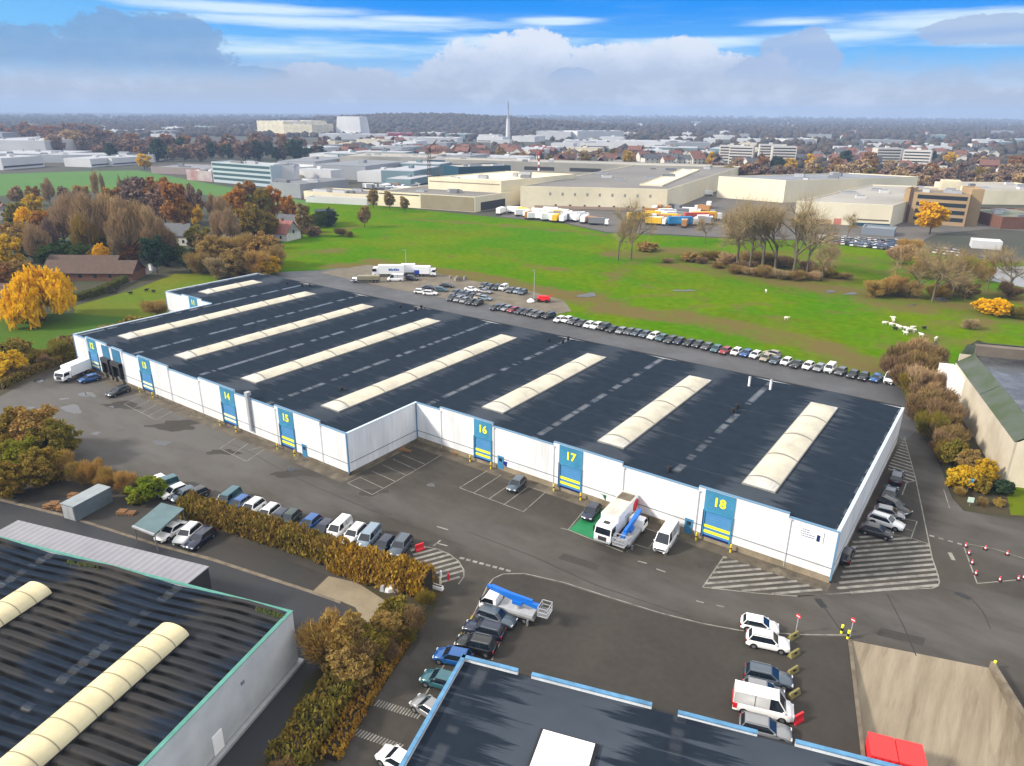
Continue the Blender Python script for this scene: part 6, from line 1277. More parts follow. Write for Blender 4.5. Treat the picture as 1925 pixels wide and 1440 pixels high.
# bare trees along the creek
for u, vt, vb, k, l, w_, wh_ in [(1186, 364, 487, 'bare', 'pale', .62, 'taller of the pair alone on the meadow'), (1162, 388, 490, 'bare2', 'pale', .55, 'shorter of the pair alone on the meadow'), (1326, 400, 458, 'bare3', 'twig', .6, 'slender, left of the creek group'), (1384, 366, 506, 'bare2', 'pale', .6, 'first of the tall creek group'), (1408, 358, 512, 'bare', 'pale', .6, 'second of the tall creek group'), (1432, 352, 514, 'bare3', 'pale', .62, 'third of the tall creek group'), (1456, 364, 512, 'bare2', 'twig', .6, 'fourth of the tall creek group'), (1490, 354, 524, 'bare', 'pale', .66, 'widest crown of the creek group'), (1516, 378, 520, 'bare3', 'pale', .5, 'right end of the creek group'), (1545, 440, 527, 'bare2', 'twig', .7, 'low forked one right of the creek group'), (1592, 394, 452, 'bare', 'tan', .5, 'in front of the cream hall'),
                              (1722, 445, 560, 'bare', 'pale', .7, 'left of the right-hand group'), (1752, 458, 568, 'bare3', 'pale', .7, 'middle of the right-hand group'), (1786, 452, 562, 'bare2', 'tan', .7, 'right of the right-hand group'), (1895, 452, 560, 'bare3', 'pale', .75, 'big one at the right picture edge'), (1856, 468, 545, 'bare', 'brush', .7, 'before the canal at the right')]:
    x, y = G(u, vb); dcam = math.hypot(x, y); lo_, hi_ = 2, 60
    for _ in range(40):
        md = (lo_+hi_)/2; q = R3.T @ np.array([x, y, md-CAMH])
        if CY+F*q[1]/q[2] > vt: lo_ = md
        else: hi_ = md
    tree(u, vb, lo_, k, l, f'{CN[l]} tree {wh_}', base=True, w=w_*1.35)
for u, v, H, k, l, wh_ in [(1340, 470, 5, 'scrub', 'olive', 'left of the creek group'), (1385, 498, 4, 'scrub2', 'tan', 'front left foot of the creek group'), (1415, 502, 4, 'scrub', 'twig', 'front foot of the second creek tree'), (1440, 500, 5, 'scrub2', 'tan', 'front foot of the third creek tree'), (1468, 506, 4.5, 'scrub', 'pale', 'front foot of the fourth creek tree'), (1500, 508, 4.5, 'scrub2', 'tan', 'front foot of the widest creek tree'), (1530, 510, 4, 'scrub', 'twig', 'front right foot of the creek group'), (1565, 508, 3.5, 'scrub2', 'olive', 'right end of the creek scrub'), (1590, 512, 3, 'scrub', 'tan', 'last of the creek scrub'), (1350, 492, 3, 'scrub2', 'tan', 'low left of the creek trees'), (1255, 484, 2.6, 'scrub', 'twig', 'between lone pair and creek group'), (1320, 484, 3, 'scrub2', 'bramble', 'low on the ditch left of the creek trees'), (1300, 476, 4, 'bush', 'brush', 'low beside the lone bare pair'), (1216, 456, 4.5, 'bush2', 'brush', 'orange tuft right of the lone bare pair'), (1370, 476, 6, 'scrub2', 'twig', 'under the first creek tree'), (1420, 470, 7, 'scrub', 'tan', 'under the middle creek trees'), (1448, 478, 6, 'scrub2', 'olive', 'under the fourth creek tree'), (1480, 480, 6, 'scrub', 'twig', 'under the widest creek tree'), (1520, 490, 5, 'scrub2', 'twig', 'right of the widest creek tree'), (1548, 498, 5, 'scrub', 'olive', 'below the forked creek tree'), (1400, 490, 5, 'scrub', 'bramble', 'front of the creek group'),
                           (1645, 527, 6, 'shrub', 'brush', 'left end of the orange brush by the creek'), (1668, 520, 7, 'shrub2', 'brush', 'second in the orange brush'), (1694, 517, 7, 'shrub', 'brush', 'middle of the orange brush'), (1715, 528, 6, 'shrub2', 'tan', 'right in the orange brush'), (1738, 480, 9, 'shrub', 'tan', 'tall behind the orange brush'), (1700, 458, 9, 'shrub2', 'twig', 'by the parking lot corner'), (1716, 448, 9, 'shrub', 'brush', 'beside the parking lot corner'), (1765, 535, 5, 'scrub', 'olive', 'right of the orange brush'), (1800, 520, 7, 'shrub2', 'bramble', 'left of the canal'), (1830, 530, 6, 'shrub', 'bramble', 'on the canal bank'), (1875, 563, 5, 'bush', 'gold', 'bright yellow, at the right edge above the hall'), (1905, 530, 6, 'shrub2', 'bramble', 'on the canal bank at the right edge'), (1780, 490, 7, 'shrub', 'tan', 'in the right-hand thicket'), (1815, 488, 7, 'shrub2', 'brush', 'in front of the car park, right thicket'), (1852, 500, 6, 'shrub', 'bramble', 'above the canal'), (1918, 575, 4, 'scrub', 'olive', 'beside the bright yellow bush'), (1845, 645, 2.5, 'bush2', 'green', 'at the far corner of the beige hall'), (1828, 600, 3, 'scrub2', 'pale', 'on the ditch line above the hall')]:
    tree(u, v, H*(.8 if u < 1600 else .95), k, l, f'{CN[l]} bush {wh_}', cat='bush', w=1.9 if u < 1600 else 1.5)
tree(1760, 381, 16, 'round', 'gold', 'round golden tree in front of the tan office block', w=1.25)
# shrub belt between the back road and the beige hall
for i, (u, v, H, k, l) in enumerate([(1700, 642, 8, 'shrub', 'bramble'), (1728, 630, 9, 'shrub2', 'twig'), (1756, 648, 8, 'shrub', 'bramble'), (1712, 680, 7, 'shrub2', 'bramble'), (1742, 690, 8, 'shrub', 'twig'), (1772, 700, 7, 'shrub2', 'bramble'), (1748, 730, 7, 'shrub2', 'bramble'), (1778, 752, 7, 'shrub', 'bramble'), (1760, 772, 6, 'shrub', 'olive'), (1792, 800, 5.5, 'shrub2', 'bramble'), (1775, 812, 5, 'shrub', 'bramble'), (1722, 700, 6, 'shrub', 'olive'), (1790, 770, 6, 'shrub', 'bramble'), (1690, 665, 6.5, 'shrub2', 'bramble'), (1735, 660, 8, 'shrub', 'bramble'), (1760, 715, 6, 'shrub2', 'twig'), (1728, 742, 5.5, 'shrub', 'bramble'), (1775, 730, 7, 'shrub', 'bramble'), (1750, 752, 5, 'shrub2', 'olive'), (1770, 790, 5, 'shrub', 'bramble'), (1785, 830, 4, 'shrub2', 'olive')]):
    tree(u, v, H, k, l, f'{CN[l]} shrub, {ord_ if (ord_ := ordinal(i)) else ""} counting down the belt beside the beige hall', 'shrub belt beside the beige hall', cat='bush', w=1.15)
for u, v, H, k, l, wh_ in [(1802, 832, 4.5, 'leafy', 'olive', 'upper left of the yellow clump by the hall'), (1830, 852, 4.2, 'leafy2', 'tan', 'middle of the yellow clump by the hall'), (1858, 868, 4, 'leafy', 'yellow', 'right of the yellow clump by the hall'), (1815, 880, 3.5, 'bush', 'yellow', 'lower left of the yellow clump by the hall'), (1846, 898, 2.5, 'bush2', 'olive', 'low in front of the yellow clump'), (1808, 915, 1.6, 'scrub', 'brush', 'at the kerb corner by the hall'), (1888, 905, 2.2, 'bush', 'dark', 'dark conifer against the hall gable'), (1880, 938, 1.2, 'bush2', 'brush', 'low at the kerb below the hall gable'), (1850, 935, 1.4, 'scrub2', 'tan', 'low on the kerb corner')]:
    tree(u, v, H, k, l, f'{CN[l]} bush {wh_}', cat='bush')
x, y = G(1818, 925); t = thing('info_sign', 'small light blue sign board among the shrubs by the hall', 'sign', (x, y, 0), .3); m = MB(); m.tube((0, 0, 0), (0, 0, 1.6), .05, n=6, m=M_GREY); m.obj('post', t); m = MB(); m.box(-.5, .5, -.04, .04, 1.2, 2.3, mat('sign_blue', (.06, .4, .75), rough=.4)); m.obj('board', t)
x, y = G(1822, 952); t = thing('info_sign', 'small pale green sign board at the kerb corner', 'sign', (x, y, 0), .3); m = MB(); m.tube((0, 0, 0), (0, 0, .9), .05, n=6, m=M_GREY); m.obj('post', t); m = MB(); m.box(-.4, .4, -.04, .04, .7, 1.5, mat('sign_pale', (.55, .7, .6), rough=.4)); m.obj('board', t)
# foreground left and the planting along the side road
for u, v, H, k, l, wh_ in [(15, 775, 8, 'leafy', 'olive', 'tallest at the left picture edge'), (52, 778, 8, 'leafy2', 'brush', 'top of the big clump at left'), (88, 800, 7, 'leafy', 'olive', 'right side of the big clump at left'), (30, 835, 6, 'leafy2', 'lime', 'greenest in the big clump at left'), (70, 850, 6, 'leafy', 'olive', 'front of the big clump at left'), (8, 880, 5, 'leafy2', 'olive', 'low at the left edge above the lane'), (105, 850, 5, 'shrub', 'brush', 'right foot of the big clump'), (145, 866, 4.2, 'shrub2', 'brush', 'first of the brown hedge'), (172, 862, 4.6, 'shrub', 'brush', 'second of the brown hedge'), (200, 880, 4, 'shrub2', 'brush', 'third of the brown hedge'), (228, 888, 3.8, 'shrub', 'brush', 'fourth of the brown hedge'), (248, 900, 3.2, 'shrub2', 'bramble', 'last of the brown hedge'), (270, 902, 3.4, 'bush', 'lime', 'yellow-green, at the hedge end by the carport')]:
    tree(u, v, H, k, l, f'{CN[l]} bush {wh_}', cat='bush', w=1.15)
for u, v, H, k, l, wh_ in [(612, 1155, 6.5, 'shrub', 'brush', 'beside the white gable corner'), (640, 1172, 5.5, 'leafy2', 'tan', 'right of the first near the gable corner'), (665, 1195, 5, 'shrub', 'bramble', 'between gable corner and hedge'), (738, 1135, 2.8, 'bush', 'olive', 'at the tip of the concrete pad by the tall hedge'), (725, 1160, 3.6, 'leafy', 'tan', 'tan, at the tip of the concrete pad'), (690, 1195, 4, 'leafy2', 'olive', 'below the concrete pad, above the green hedge'), (765, 1140, 4, 'shrub2', 'bramble', 'right of the tan and olive shrubs'), (520, 1425, 3.5, 'shrub2', 'bramble', 'brown, at the picture bottom left'), (730, 1205, 3, 'shrub', 'bramble', 'brown, at the bend of the kerb'), (800, 1110, 2, 'scrub', 'olive', 'low at the end of the long hedge'), (655, 1225, 4.5, 'leafy', 'tan', 'tan, left of the dark green planting'), (760, 1175, 2.6, 'shrub2', 'olive', 'olive, at the wide bend of the kerb')]:
    tree(u, v, H, k, l, f'{CN[l]} bush {wh_}', cat='bush', w=1.1)
def hedge(px, H, T, leafs, label, per=26, z=0.0, ls=.34):
    q = [np.array(p) for p in GS(px)]; P = []; A = []; core = MB()
    for a, b in zip(q, q[1:]):
        d = b-a; L = np.linalg.norm(d); e = d/L; nn = np.array((-e[1], e[0])); n = int(L*(2*H+T)*per)
        f = RNG.uniform(-.02, 1.02, n); r_ = RNG.uniform(0, 1, n); side_ = RNG.uniform(-1, 1, n); bump_ = 1+.05*np.sin(f*L*1.3+1)+.035*np.sin(f*L*3.1); top = RNG.uniform(0, 1, n) < .35
        off = np.where(top, side_*T*.5, np.sign(side_)*T*.5*RNG.uniform(.72, 1.08, n)); zz = np.where(top, H*RNG.uniform(.9, 1.06, n), RNG.uniform(.03, 1, n)*H)*bump_
        P.append(np.stack([a[0]+d[0]*f+nn[0]*off*bump_, a[1]+d[1]*f+nn[1]*off*bump_, zz+z], 1))
        av = unit(n)*.6; av[:, 2] += .8; A.append(av)
        k = nn*T*.33; core.prism([tuple(a+k), tuple(b+k), tuple(b-k), tuple(a-k)], .05, H*.86, mat('hedge_core', (.035, .025, .012), rough=.95))
    P = np.concatenate(P); A = np.concatenate(A); s = (ls*RNG.uniform(.6, 1.4, len(P)))[:, None]
    o = thing('hedge', label, 'hedge'); link('leaves', quads('leaves', P, A*s*.6, perp(A)*s*.32, leafs), o); core.obj('dark_core', o); return o  # solid dark core added so the hedge does not look see-through
M_HEDGE = leafmat('hedge_leaf', (.15, .098, .024), (.085, .056, .014), (.085, .085, .012), .15); M_HEDGE2 = leafmat('hedge_rust', (.18, .095, .02), (.11, .058, .014), (.19, .12, .016), .15)
hedge([(352, 966), (450, 996), (560, 1031), (628, 1056)], 2.8, 2.6, M_HEDGE, 'long olive-brown hedge between the brown lot and the parked cars', 34)
hedge([(632, 1064), (690, 1084), (750, 1100), (806, 1116)], 3.2, 3.0, M_HEDGE2, 'taller rusty hedge continuing to the hatched island', 36)
hedge([(752, 1172), (705, 1225), (655, 1292), (600, 1370), (535, 1462)], 2.5, 3.2, leafmat('olive_hedge', (.075, .075, .014), (.04, .048, .012), (.13, .085, .018), .15), 'overgrown olive-green hedge between the dark lane and the side road', 30, 0, .36)
hedge([(782, 1165), (722, 1262), (672, 1340), (622, 1430)], 1.0, 1.6, M_HEDGE2, 'low rusty planting along the kerb of the side road', 30, 0, .3)
hedge([(142, 566), (190, 552), (236, 530)], 2.0, 2.2, leafmat('dark_hedge', (.05, .07, .015), (.03, .045, .012), (.07, .07, .02)), 'dark clipped hedge along the lane beside the long barn', 22, -.06, .4)
hedge([(0, 732), (60, 703), (138, 673)], 1.6, 1.4, M_HEDGE, 'low brown hedge along the far left edge of the yard', 22, 0, .35)
tree(655, 1030, 3.3, 'bush', 'gold', 'golden shrub growing in the long hedge', cat='bush', w=.42); tree(778, 1078, 3.2, 'bush2', 'yellow', 'yellow shrub in the rusty hedge near its end', cat='bush', w=.45)

# ================================================================== houses in the wood, the factories, the town
def house(u, v, L, Wd, hw, hr, rot, wallm, roofm, label, group=None, chim=True, wins=3):
    x, y = G(u, v); t = thing('house', label, 'house', (x, y, -.05), rot); m = MB(); m.box(-L/2, L/2, -Wd/2, Wd/2, 0, hw, wallm)
    for s in (-1, 1): m.add([(s*L/2, -Wd/2, hw), (s*L/2, Wd/2, hw), (s*L/2, 0, hr)], [(0, 1, 2), (2, 1, 0)], wallm)
    m.obj('wall', t); r = MB(); o_ = .4
    for s in (-1, 1): r.add([(-L/2-o_, s*(Wd/2+o_), hw-.25), (L/2+o_, s*(Wd/2+o_), hw-.25), (L/2+o_, 0, hr+.12), (-L/2-o_, 0, hr+.12), (-L/2-o_, s*(Wd/2+o_), hw-.45), (L/2+o_, s*(Wd/2+o_), hw-.45), (L/2+o_, 0, hr-.08), (-L/2-o_, 0, hr-.08)], [(0, 1, 2, 3), (7, 6, 5, 4), (0, 1, 5, 4), (1, 2, 6, 5), (3, 0, 4, 7)], roofm)
    ro = r.obj('roof', t)
    if chim: c = MB(); c.box(L*.2, L*.2+.9, -.4, .4, hr-1, hr+1.1, M_BRICK); c.obj('chimney', ro)
    for s in (-1, 1):
        for k in range(wins):
            w = MB(); xx = -L/2+L*(k+.5)/wins; w.box(xx-.55, xx+.55, min(s*(Wd/2+.03), s*(Wd/2-.1)), max(s*(Wd/2+.03), s*(Wd/2-.1)), 1.0, 2.3, M_WIN); w.obj('window', t)
    for s in (-1, 1): w = MB(); w.box(min(s*(L/2+.03), s*(L/2-.1)), max(s*(L/2+.03), s*(L/2-.1)), -.6, .6, hw*.85, hw*.85+1.4, M_WIN); w.obj('window', t)
    return t
M_BRICK = mat('brick', (.27, .12, .07), (.2, .09, .055), 1, .85); M_RTILE = mat('red_tile', (.30, .13, .09), (.22, .10, .075), .8, .8); M_GTILE = mat('grey_slate', (.09, .10, .12), (.13, .14, .16), .8, .6); M_PTILE = mat('pink_tile', (.42, .17, .14), (.34, .13, .11), .7, .8); M_BTILE = mat('brown_tile', (.15, .085, .06), (.10, .065, .05), .8, .8); M_WREND = mat('white_render', (.66, .63, .57), (.6, .57, .5), .5, .8)
house(340, 458, 11, 8, 4.2, 8.6, .5, M_WREND, M_GTILE, 'white house with steep dark slate roof among the trees'); house(425, 446, 9, 7, 4.5, 9, 1.2, M_WREND, M_GTILE, 'white gabled house half hidden behind the tan thicket')
house(520, 448, 19, 10, 3.4, 8.2, .25, M_WREND, M_PTILE, 'long house with pink tiled roof at the meadow edge'); house(555, 436, 15, 9, 3.6, 8.0, .35, M_BRICK, M_GTILE, 'brick house with blue-grey roof behind the pink one'); house(612, 420, 9, 7, 3.4, 7.2, .9, M_BRICK, M_GTILE, 'small cottage with pale grey roof at the wood end')
house(180, 522, 30, 9, 2.8, 6.0, .62, M_BRICK, M_BTILE, 'long low barn with red-brown roof beside the lane', chim=False, wins=6); house(165, 508, 24, 8, 2.6, 5.4, .62, M_BRICK, M_BTILE, 'second low barn with brown roof behind the first', chim=False, wins=5); house(2, 412, 9, 8, 4.5, 8, .2, M_WREND, M_RTILE, 'white house at the left picture edge among yellow trees'); house(2, 570, 14, 8, 3, 6, .6, M_BRICK, M_BTILE, 'red-brown shed at the left picture edge beside the willow', chim=False)
tag(MB().box(-.5, .5, -.4, .4, 0, 2.0, M_WHITE).box(-.6, .6, -.5, .5, 2.0, 2.2, M_LGREY).obj('kiosk', None, (*G(284, 508), 0), .4), 'small white kiosk at the end of the lane', 'kiosk')

def hall(name, label, cat, px, H, wall, roof, par=.6, win=None, z0=-.05, zref=0.0):
    """flat-roofed building standing on surveyed corners, front edge first (left to right)"""
    P = [np.array(p) for p in GS(px, zref)]; t = thing(name, label, cat, (*np.mean(P, axis=0), z0)); c = np.mean(P, axis=0); Q = [tuple(p-c) for p in P]
    m = MB(); n = len(Q)
    if sum(Q[i][0]*Q[(i+1) % n][1]-Q[(i+1) % n][0]*Q[i][1] for i in range(n)) < 0: Q = Q[::-1]
    m.add([(*q, 0) for q in Q]+[(*q, H) for q in Q], [(i, (i+1) % n, n+(i+1) % n, n+i) for i in range(n)], wall)
    cq = [tuple(np.array(q)*(1-.7/max(6, np.linalg.norm(q)))) for q in Q]
    m.add([(*q, H) for q in Q]+[(*q, H) for q in cq]+[(*q, H-par) for q in cq], [(i, (i+1) % n, n+(i+1) % n, n+i) for i in range(n)]+[(n+i, n+(i+1) % n, 2*n+(i+1) % n, 2*n+i) for i in range(n)], wall); m.obj('wall', t)
    r = MB(); r.add([(*q, H-par) for q in cq], [tuple(range(n))], roof); r.obj('roof', t)
    return t, P, c
def strip(t, P, c, i, j, z0, z1, a, b, m, name, out=.06, th=.3):
    p, q = P[i]-c, P[j]-c; d = q-p; L = np.linalg.norm(d); e = d/L; nn = np.array((e[1], -e[0])); mid = (p+q)/2
    if nn @ mid < 0: nn = -nn
    p0, p1 = p+d*a+nn*out, p+d*b+nn*out; k = nn*th; mb = MB(); mb.prism([tuple(p0-k), tuple(p1-k), tuple(p1), tuple(p0)], z0, z1, m); return mb.obj(name, t)
M_CR2 = mat('factory_cream', (.76, .68, .49), (.68, .61, .44), .03, .8, fine=.05); M_RGR = mat('gravel_roof', (.22, .21, .20), (.30, .28, .26), .02, .9, detail=8); M_RLT = mat('pale_roof', (.50, .47, .42), (.42, .40, .36), .02, .85, detail=8); M_TAN = mat('tan_panel', (.52, .36, .19), (.46, .32, .17), .05, .8); M_TEALW = mat('teal_glass', (.30, .42, .46), rough=.3); M_RW = mat('white_factory', (.66, .66, .66), (.58, .58, .60), .02, .7); M_DTEAL = mat('dark_teal_wall', (.02, .09, .14), rough=.5)
def gpt(p, z=0): return np.array(G(*p, z))
def back(p, d, ang=None):
    """pixel-free: corner d metres behind a ground point, away from the site"""
    return p
def block(name, label, cat, a, b, depth, H, wall, roof, skew=0.0, par=.6, z=0):
    A_, B_ = gpt(a, z), gpt(b, z); d = (B_-A_)/np.linalg.norm(B_-A_); nn = np.array((-d[1], d[0]))
    if nn @ A_ < 0: nn = -nn
    nn = nn+d*skew; P = [A_, B_, B_+nn*depth, A_+nn*depth]; c = np.mean(P, axis=0); t = thing(name, label, cat, (*c, -.05)); Q = [tuple(p-c) for p in P]; m = MB(); n = 4
    if sum(Q[i][0]*Q[(i+1) % n][1]-Q[(i+1) % n][0]*Q[i][1] for i in range(n)) < 0: Q = [Q[0], Q[3], Q[2], Q[1]]
    ins = [tuple(np.array(q)*(1-1.0/max(8, np.linalg.norm(q)))) for q in Q]
    m.add([(*q, 0) for q in Q]+[(*q, H) for q in Q]+[(*q, H) for q in ins]+[(*q, H-par) for q in ins], [f for i in range(4) for f in ((i, (i+1) % 4, 4+(i+1) % 4, 4+i), (4+i, 4+(i+1) % 4, 8+(i+1) % 4, 8+i), (8+i, 8+(i+1) % 4, 12+(i+1) % 4, 12+i))], wall); m.obj('wall', t)
    r = MB(); r.add([(*q, H-par) for q in ins], [(0, 1, 2, 3)], roof); r.obj('roof', t)
    if name not in ('stair_tower', 'plant_room', 'shelter') and depth > 15:
        e1, e2 = np.array(ins[1])-np.array(ins[0]), np.array(ins[3])-np.array(ins[0]); R_ = random.Random(int(a[0]*3+b[0])); ang = math.atan2(e1[1], e1[0])
        for k in range(int(min(14, 4+depth*np.linalg.norm(e1)/2500))):
            p = np.array(ins[0])+e1*R_.uniform(.08, .9)+e2*R_.uniform(.08, .9); ul, uw, uh = R_.uniform(1.5, 6), R_.uniform(1.5, 4), R_.uniform(.8, 2.2); u_ = MB(); u_.box(-ul, ul, -uw/2, uw/2, 0, uh, R_.choice((M_LGREY, M_GREY, M_RW))); u_.box(-ul*.8, ul*.8, -uw*.35, uw*.35, uh, uh+.25, M_GREY); u_.obj('roof_unit', t, (*p, H-par+.005), ang)
    return t, P, c
# nearest cream factory: front hall, taller middle, long main hall
t, P, c = block('cream_factory', 'low cream factory hall at the meadow edge, front wall stained', 'factory', (710, 386), (893, 399), 55, 8.5, M_CR2, M_RGR, .15); strip(t, P, c, 0, 1, .2, 8.2, .46, .995, mat('stained_cream', (.46, .39, .26), (.38, .32, .21), .08, .85), 'cladding'); strip(t, P, c, 1, 2, .2, 5, .1, .55, M_DGREY, 'loading_gate'); strip(t, P, c, 0, 1, 7.0, 7.6, .02, .45, M_DGREY, 'band')
t, P, c = block('cream_factory', 'taller cream factory block behind the stained front hall', 'factory', (806, 379), (942, 388), 70, 15, M_CR2, M_CR2, .3); strip(t, P, c, 0, 1, 12.4, 13, .02, .98, mat('cream_dark_band', (.40, .34, .24)), 'band')  # narrow darker cream band near the top of the wall
t, P, c = block('cream_factory', 'long cream factory hall with wide grey roof behind the truck yard', 'factory', (978, 390), (1252, 397), 210, 12.5, M_CR2, M_RGR, .35)
for k in range(9): strip(t, P, c, 0, 1, 7.5, 9.2, .2+.085*k, .215+.085*k, mat('wall_vent', (.45, .42, .34)), 'vent')
for k in range(7): strip(t, P, c, 0, 1, .2, 2.4, .24+.1*k, .255+.1*k, M_DGREY, 'gate')
strip(t, P, c, 0, 1, .1, 1.6, .1, .99, mat('pinkish_base', (.5, .36, .27)), 'base', .09)
t, P, c = block('brown_hall', 'orange-brown clad hall squeezed between two cream factory blocks', 'factory', (964, 380), (1028, 383), 20, 8, mat('rust_cladding', (.34, .13, .05), (.28, .1, .04), .2, .7), M_RGR); strip(t, P, c, 0, 1, 0, 2, 0, 1, M_CR2, 'base')
t, P, c = block('cream_factory', 'cream cross hall along the far end of the grey factory roof', 'factory', (640, 320), (1330, 345), 35, 13, M_RLT, M_RLT); [strip(t, P, c, 0, 1, 6, 9, .42+.12*k, .5+.12*k, M_DGREY, 'window_band') for k in range(4)]
t, P, c = block('cream_factory', 'cream wing sloping along the right end of the grey factory roof', 'factory', (1242, 388), (1312, 350), 14, 12.8, M_CR2, M_CR2)
block('dark_hall', 'dark teal glazed hall among the pale factory roofs', 'factory', (862, 346), (960, 342), 30, 13, M_DTEAL, M_RLT); block('dark_hall', 'low dark-fronted hall beside the dark crane mast', 'factory', (804, 326), (862, 328), 30, 12, M_DTEAL, M_RLT)
block('pale_factory', 'pale flat hall in the middle of the left factory yard', 'factory', (640, 322), (806, 326), 60, 14, M_RLT, M_RLT); block('pale_factory', 'grey shed with plain roof left of the cream factory', 'factory', (510, 368), (566, 373), 45, 9, mat('grey_shed', (.42, .44, .47), (.37, .39, .42), .05, .7), mat('grey_shed_roof', (.24, .25, .27), rough=.8)); block('pale_factory', 'long low cream shed between grey shed and tan trees', 'factory', (572, 374), (706, 382), 25, 5, M_CR2, M_RGR); block('pale_factory', 'white low shed row in front of the long cream shed', 'factory', (575, 380), (690, 386), 8, 3.5, M_RW, M_RLT)
t, P, c = block('office_block', 'pale teal office block with long window bands at centre left', 'office', (402, 342), (512, 352), 18, 15.5, mat('pale_teal_panel', (.48, .56, .60), rough=.5), M_LGREY)
for k in range(4): strip(t, P, c, 0, 1, 2.2+3.5*k, 4.1+3.5*k, .01, .99, mat('teal_window', (.10, .17, .20), rough=.2), 'window_band')
block('office_block', 'white stair tower at the right end of the teal office', 'office', (515, 350), (555, 350), 20, 15, M_RW, M_LGREY); block('white_hall', 'white flat hall behind the teal office block', 'factory', (512, 338), (640, 330), 60, 9, M_RW, M_RW); block('red_hall', 'white and red sided hall left of the teal office', 'factory', (352, 338), (400, 342), 30, 8, mat('red_clad', (.42, .10, .10), (.55, .5, .5), .05, .7), M_RW)
# right: white hall, wide cream hall, tan office
t, P, c = block('white_hall', 'tall cream-white hall with grey roof behind the bare creek trees', 'factory', (1347, 371), (1472, 381), 95, 14, mat('cream_white', (.74, .68, .52), (.68, .62, .47), .03, .75), mat('blue_grey_roof', (.26, .28, .33), (.34, .36, .40), .05, .8), .62)
t, P, c = block('cream_hall', 'wide cream hall with pale roof behind the crowded parking lot', 'factory', (1492, 418), (1672, 427), 120, 11, mat('cream_white', (.74, .68, .52)), M_RLT, .42)
strip(t, P, c, 0, 1, 2.8, 3.5, .66, .98, mat('brown_letters', (.2, .16, .12)), 'lettering'); strip(t, P, c, 0, 1, 0, 1.6, .62, 1.0, M_DTEAL, 'base'); strip(t, P, c, 0, 1, 0, 3.2, .42, .50, mat('salmon_gate', (.62, .22, .16)), 'gate'); strip(t, P, c, 0, 1, 4.6, 5.3, .61, .63, M_DGREY, 'vent'); strip(t, P, c, 0, 1, 2.2, 2.9, .61, .63, M_DGREY, 'vent'); strip(t, P, c, 0, 1, .1, 2.4, .02, .4, mat('peach_base', (.62, .42, .26)), 'base')
t, P, c = block('shelter', 'grey canopy roof over parked cars before the cream hall', 'canopy', (1618, 440), (1680, 445), 12, 3.4, mat('slate_canopy', (.26, .30, .36), rough=.6), mat('slate_canopy2', (.30, .34, .40), rough=.5))
t, P, c = block('office_block', 'tan office block with four dark window bands and end towers', 'office', (1702, 418), (1812, 426), 20, 16, M_TAN, M_RGR)
for k in range(4): strip(t, P, c, 0, 1, 2.0+3.6*k, 4.0+3.6*k, .12, .96, M_WIN, 'window_band')
strip(t, P, c, 0, 1, 0, 18, -.02, .035, mat('brown_tower', (.12, .07, .05), rough=.7), 'tower_band', .4); 
block('stair_tower', 'tan stair tower at the right end of the tan office', 'office', (1813, 424), (1836, 425), 18, 18.5, M_TAN, M_TAN); t2, P2, c2 = block('stair_tower', 'tan stair tower at the left end of the tan office', 'office', (1690, 417), (1701, 418), 16, 17.5, M_TAN, M_TAN)
block('plant_room', 'cream plant room standing on the tan office roof line', 'office', (1757, 412), (1792, 414), 12, 20.5, M_CREAM, M_CREAM); block('cream_hall', 'low cream hall at the right picture edge beyond the tan office', 'factory', (1842, 384), (2010, 386), 60, 9, M_CR2, M_RLT); block('cream_hall', 'brown and green shed at the right picture edge by car park', 'factory', (1880, 430), (1990, 432), 40, 6, M_BRICK, mat('green_roof', (.08, .15, .1), (.3, .28, .2), .06, .8)); block('white_hall', 'small white clubhouse roof beside the canal car park', 'hall', (1826, 466), (1882, 470), 8, 3.4, M_RW, M_RW)
# landmarks
x, y = G(955, 262); t = thing('telecom_tower', 'tall slender pale concrete tower rising above the horizon', 'tower', (x, y, -.05)); m = MB(); m.tube((0, 0, 0), (0, 0, 5), 5.6, 5.0, 16, M_RW); m.tube((0, 0, 5), (0, 0, 40), 5.0, 3.2, 16, M_RW); m.obj('shaft', t); m = MB(); m.tube((0, 0, 40), (0, 0, 58), 1.9, 1.3, 10, M_LGREY); m.tube((0, 0, 58), (0, 0, 74), 1.2, .7, 8, M_GREY); m.tube((0, 0, 40), (0, 0, 41.5), 3.8, 3.8, 16, M_LGREY); m.obj('mast', t)
def lattice(u, v, H, m1, m2, name, label, w=1.6, n=9):
    x, y = G(u, v); t = thing(name, label, 'crane', (x, y, -.05)); mb = MB()
    for k in range(n):
        z0, z1 = H*k/n, H*(k+1)/n; mm = m1 if k % 2 else m2
        for a in (-1, 1):
            for b in (-1, 1): mb.beam((a*w/2, b*w/2, z0), (a*w/2, b*w/2, z1), .22, .22, mm)
            mb.beam((a*w/2, -w/2, z0), (a*w/2, w/2, z1), .14, .14, mm); mb.beam((-w/2, a*w/2, z0), (w/2, a*w/2, z1), .14, .14, mm)
    mb.obj('mast', t); c = MB(); c.box(-1.2, 1.2, -1.2, 1.2, H, H+2.2, m1); c.beam((0, 0, H+2), (7, 2, H+8), .6, .6, m1); c.obj('jib', t)
lattice(1012, 346, 22, mat('faded_red', (.45, .06, .06), rough=.6), M_WHITE, 'crane', 'red and white lattice crane mast on the factory roof line', .8); lattice(808, 352, 26, mat('rust_steel', (.14, .06, .05)), M_DGREY, 'crane', 'dark rust lattice mast in the left factory yard', 1.8)
block('white_hall', 'large cream-white high hall on the left skyline', 'factory', (485, 253), (535, 255), 120, 30, M_CREAM, M_RW); block('white_hall', 'cream wing right of the large skyline hall', 'factory', (535, 255), (588, 256), 90, 24, M_CREAM, M_RW)
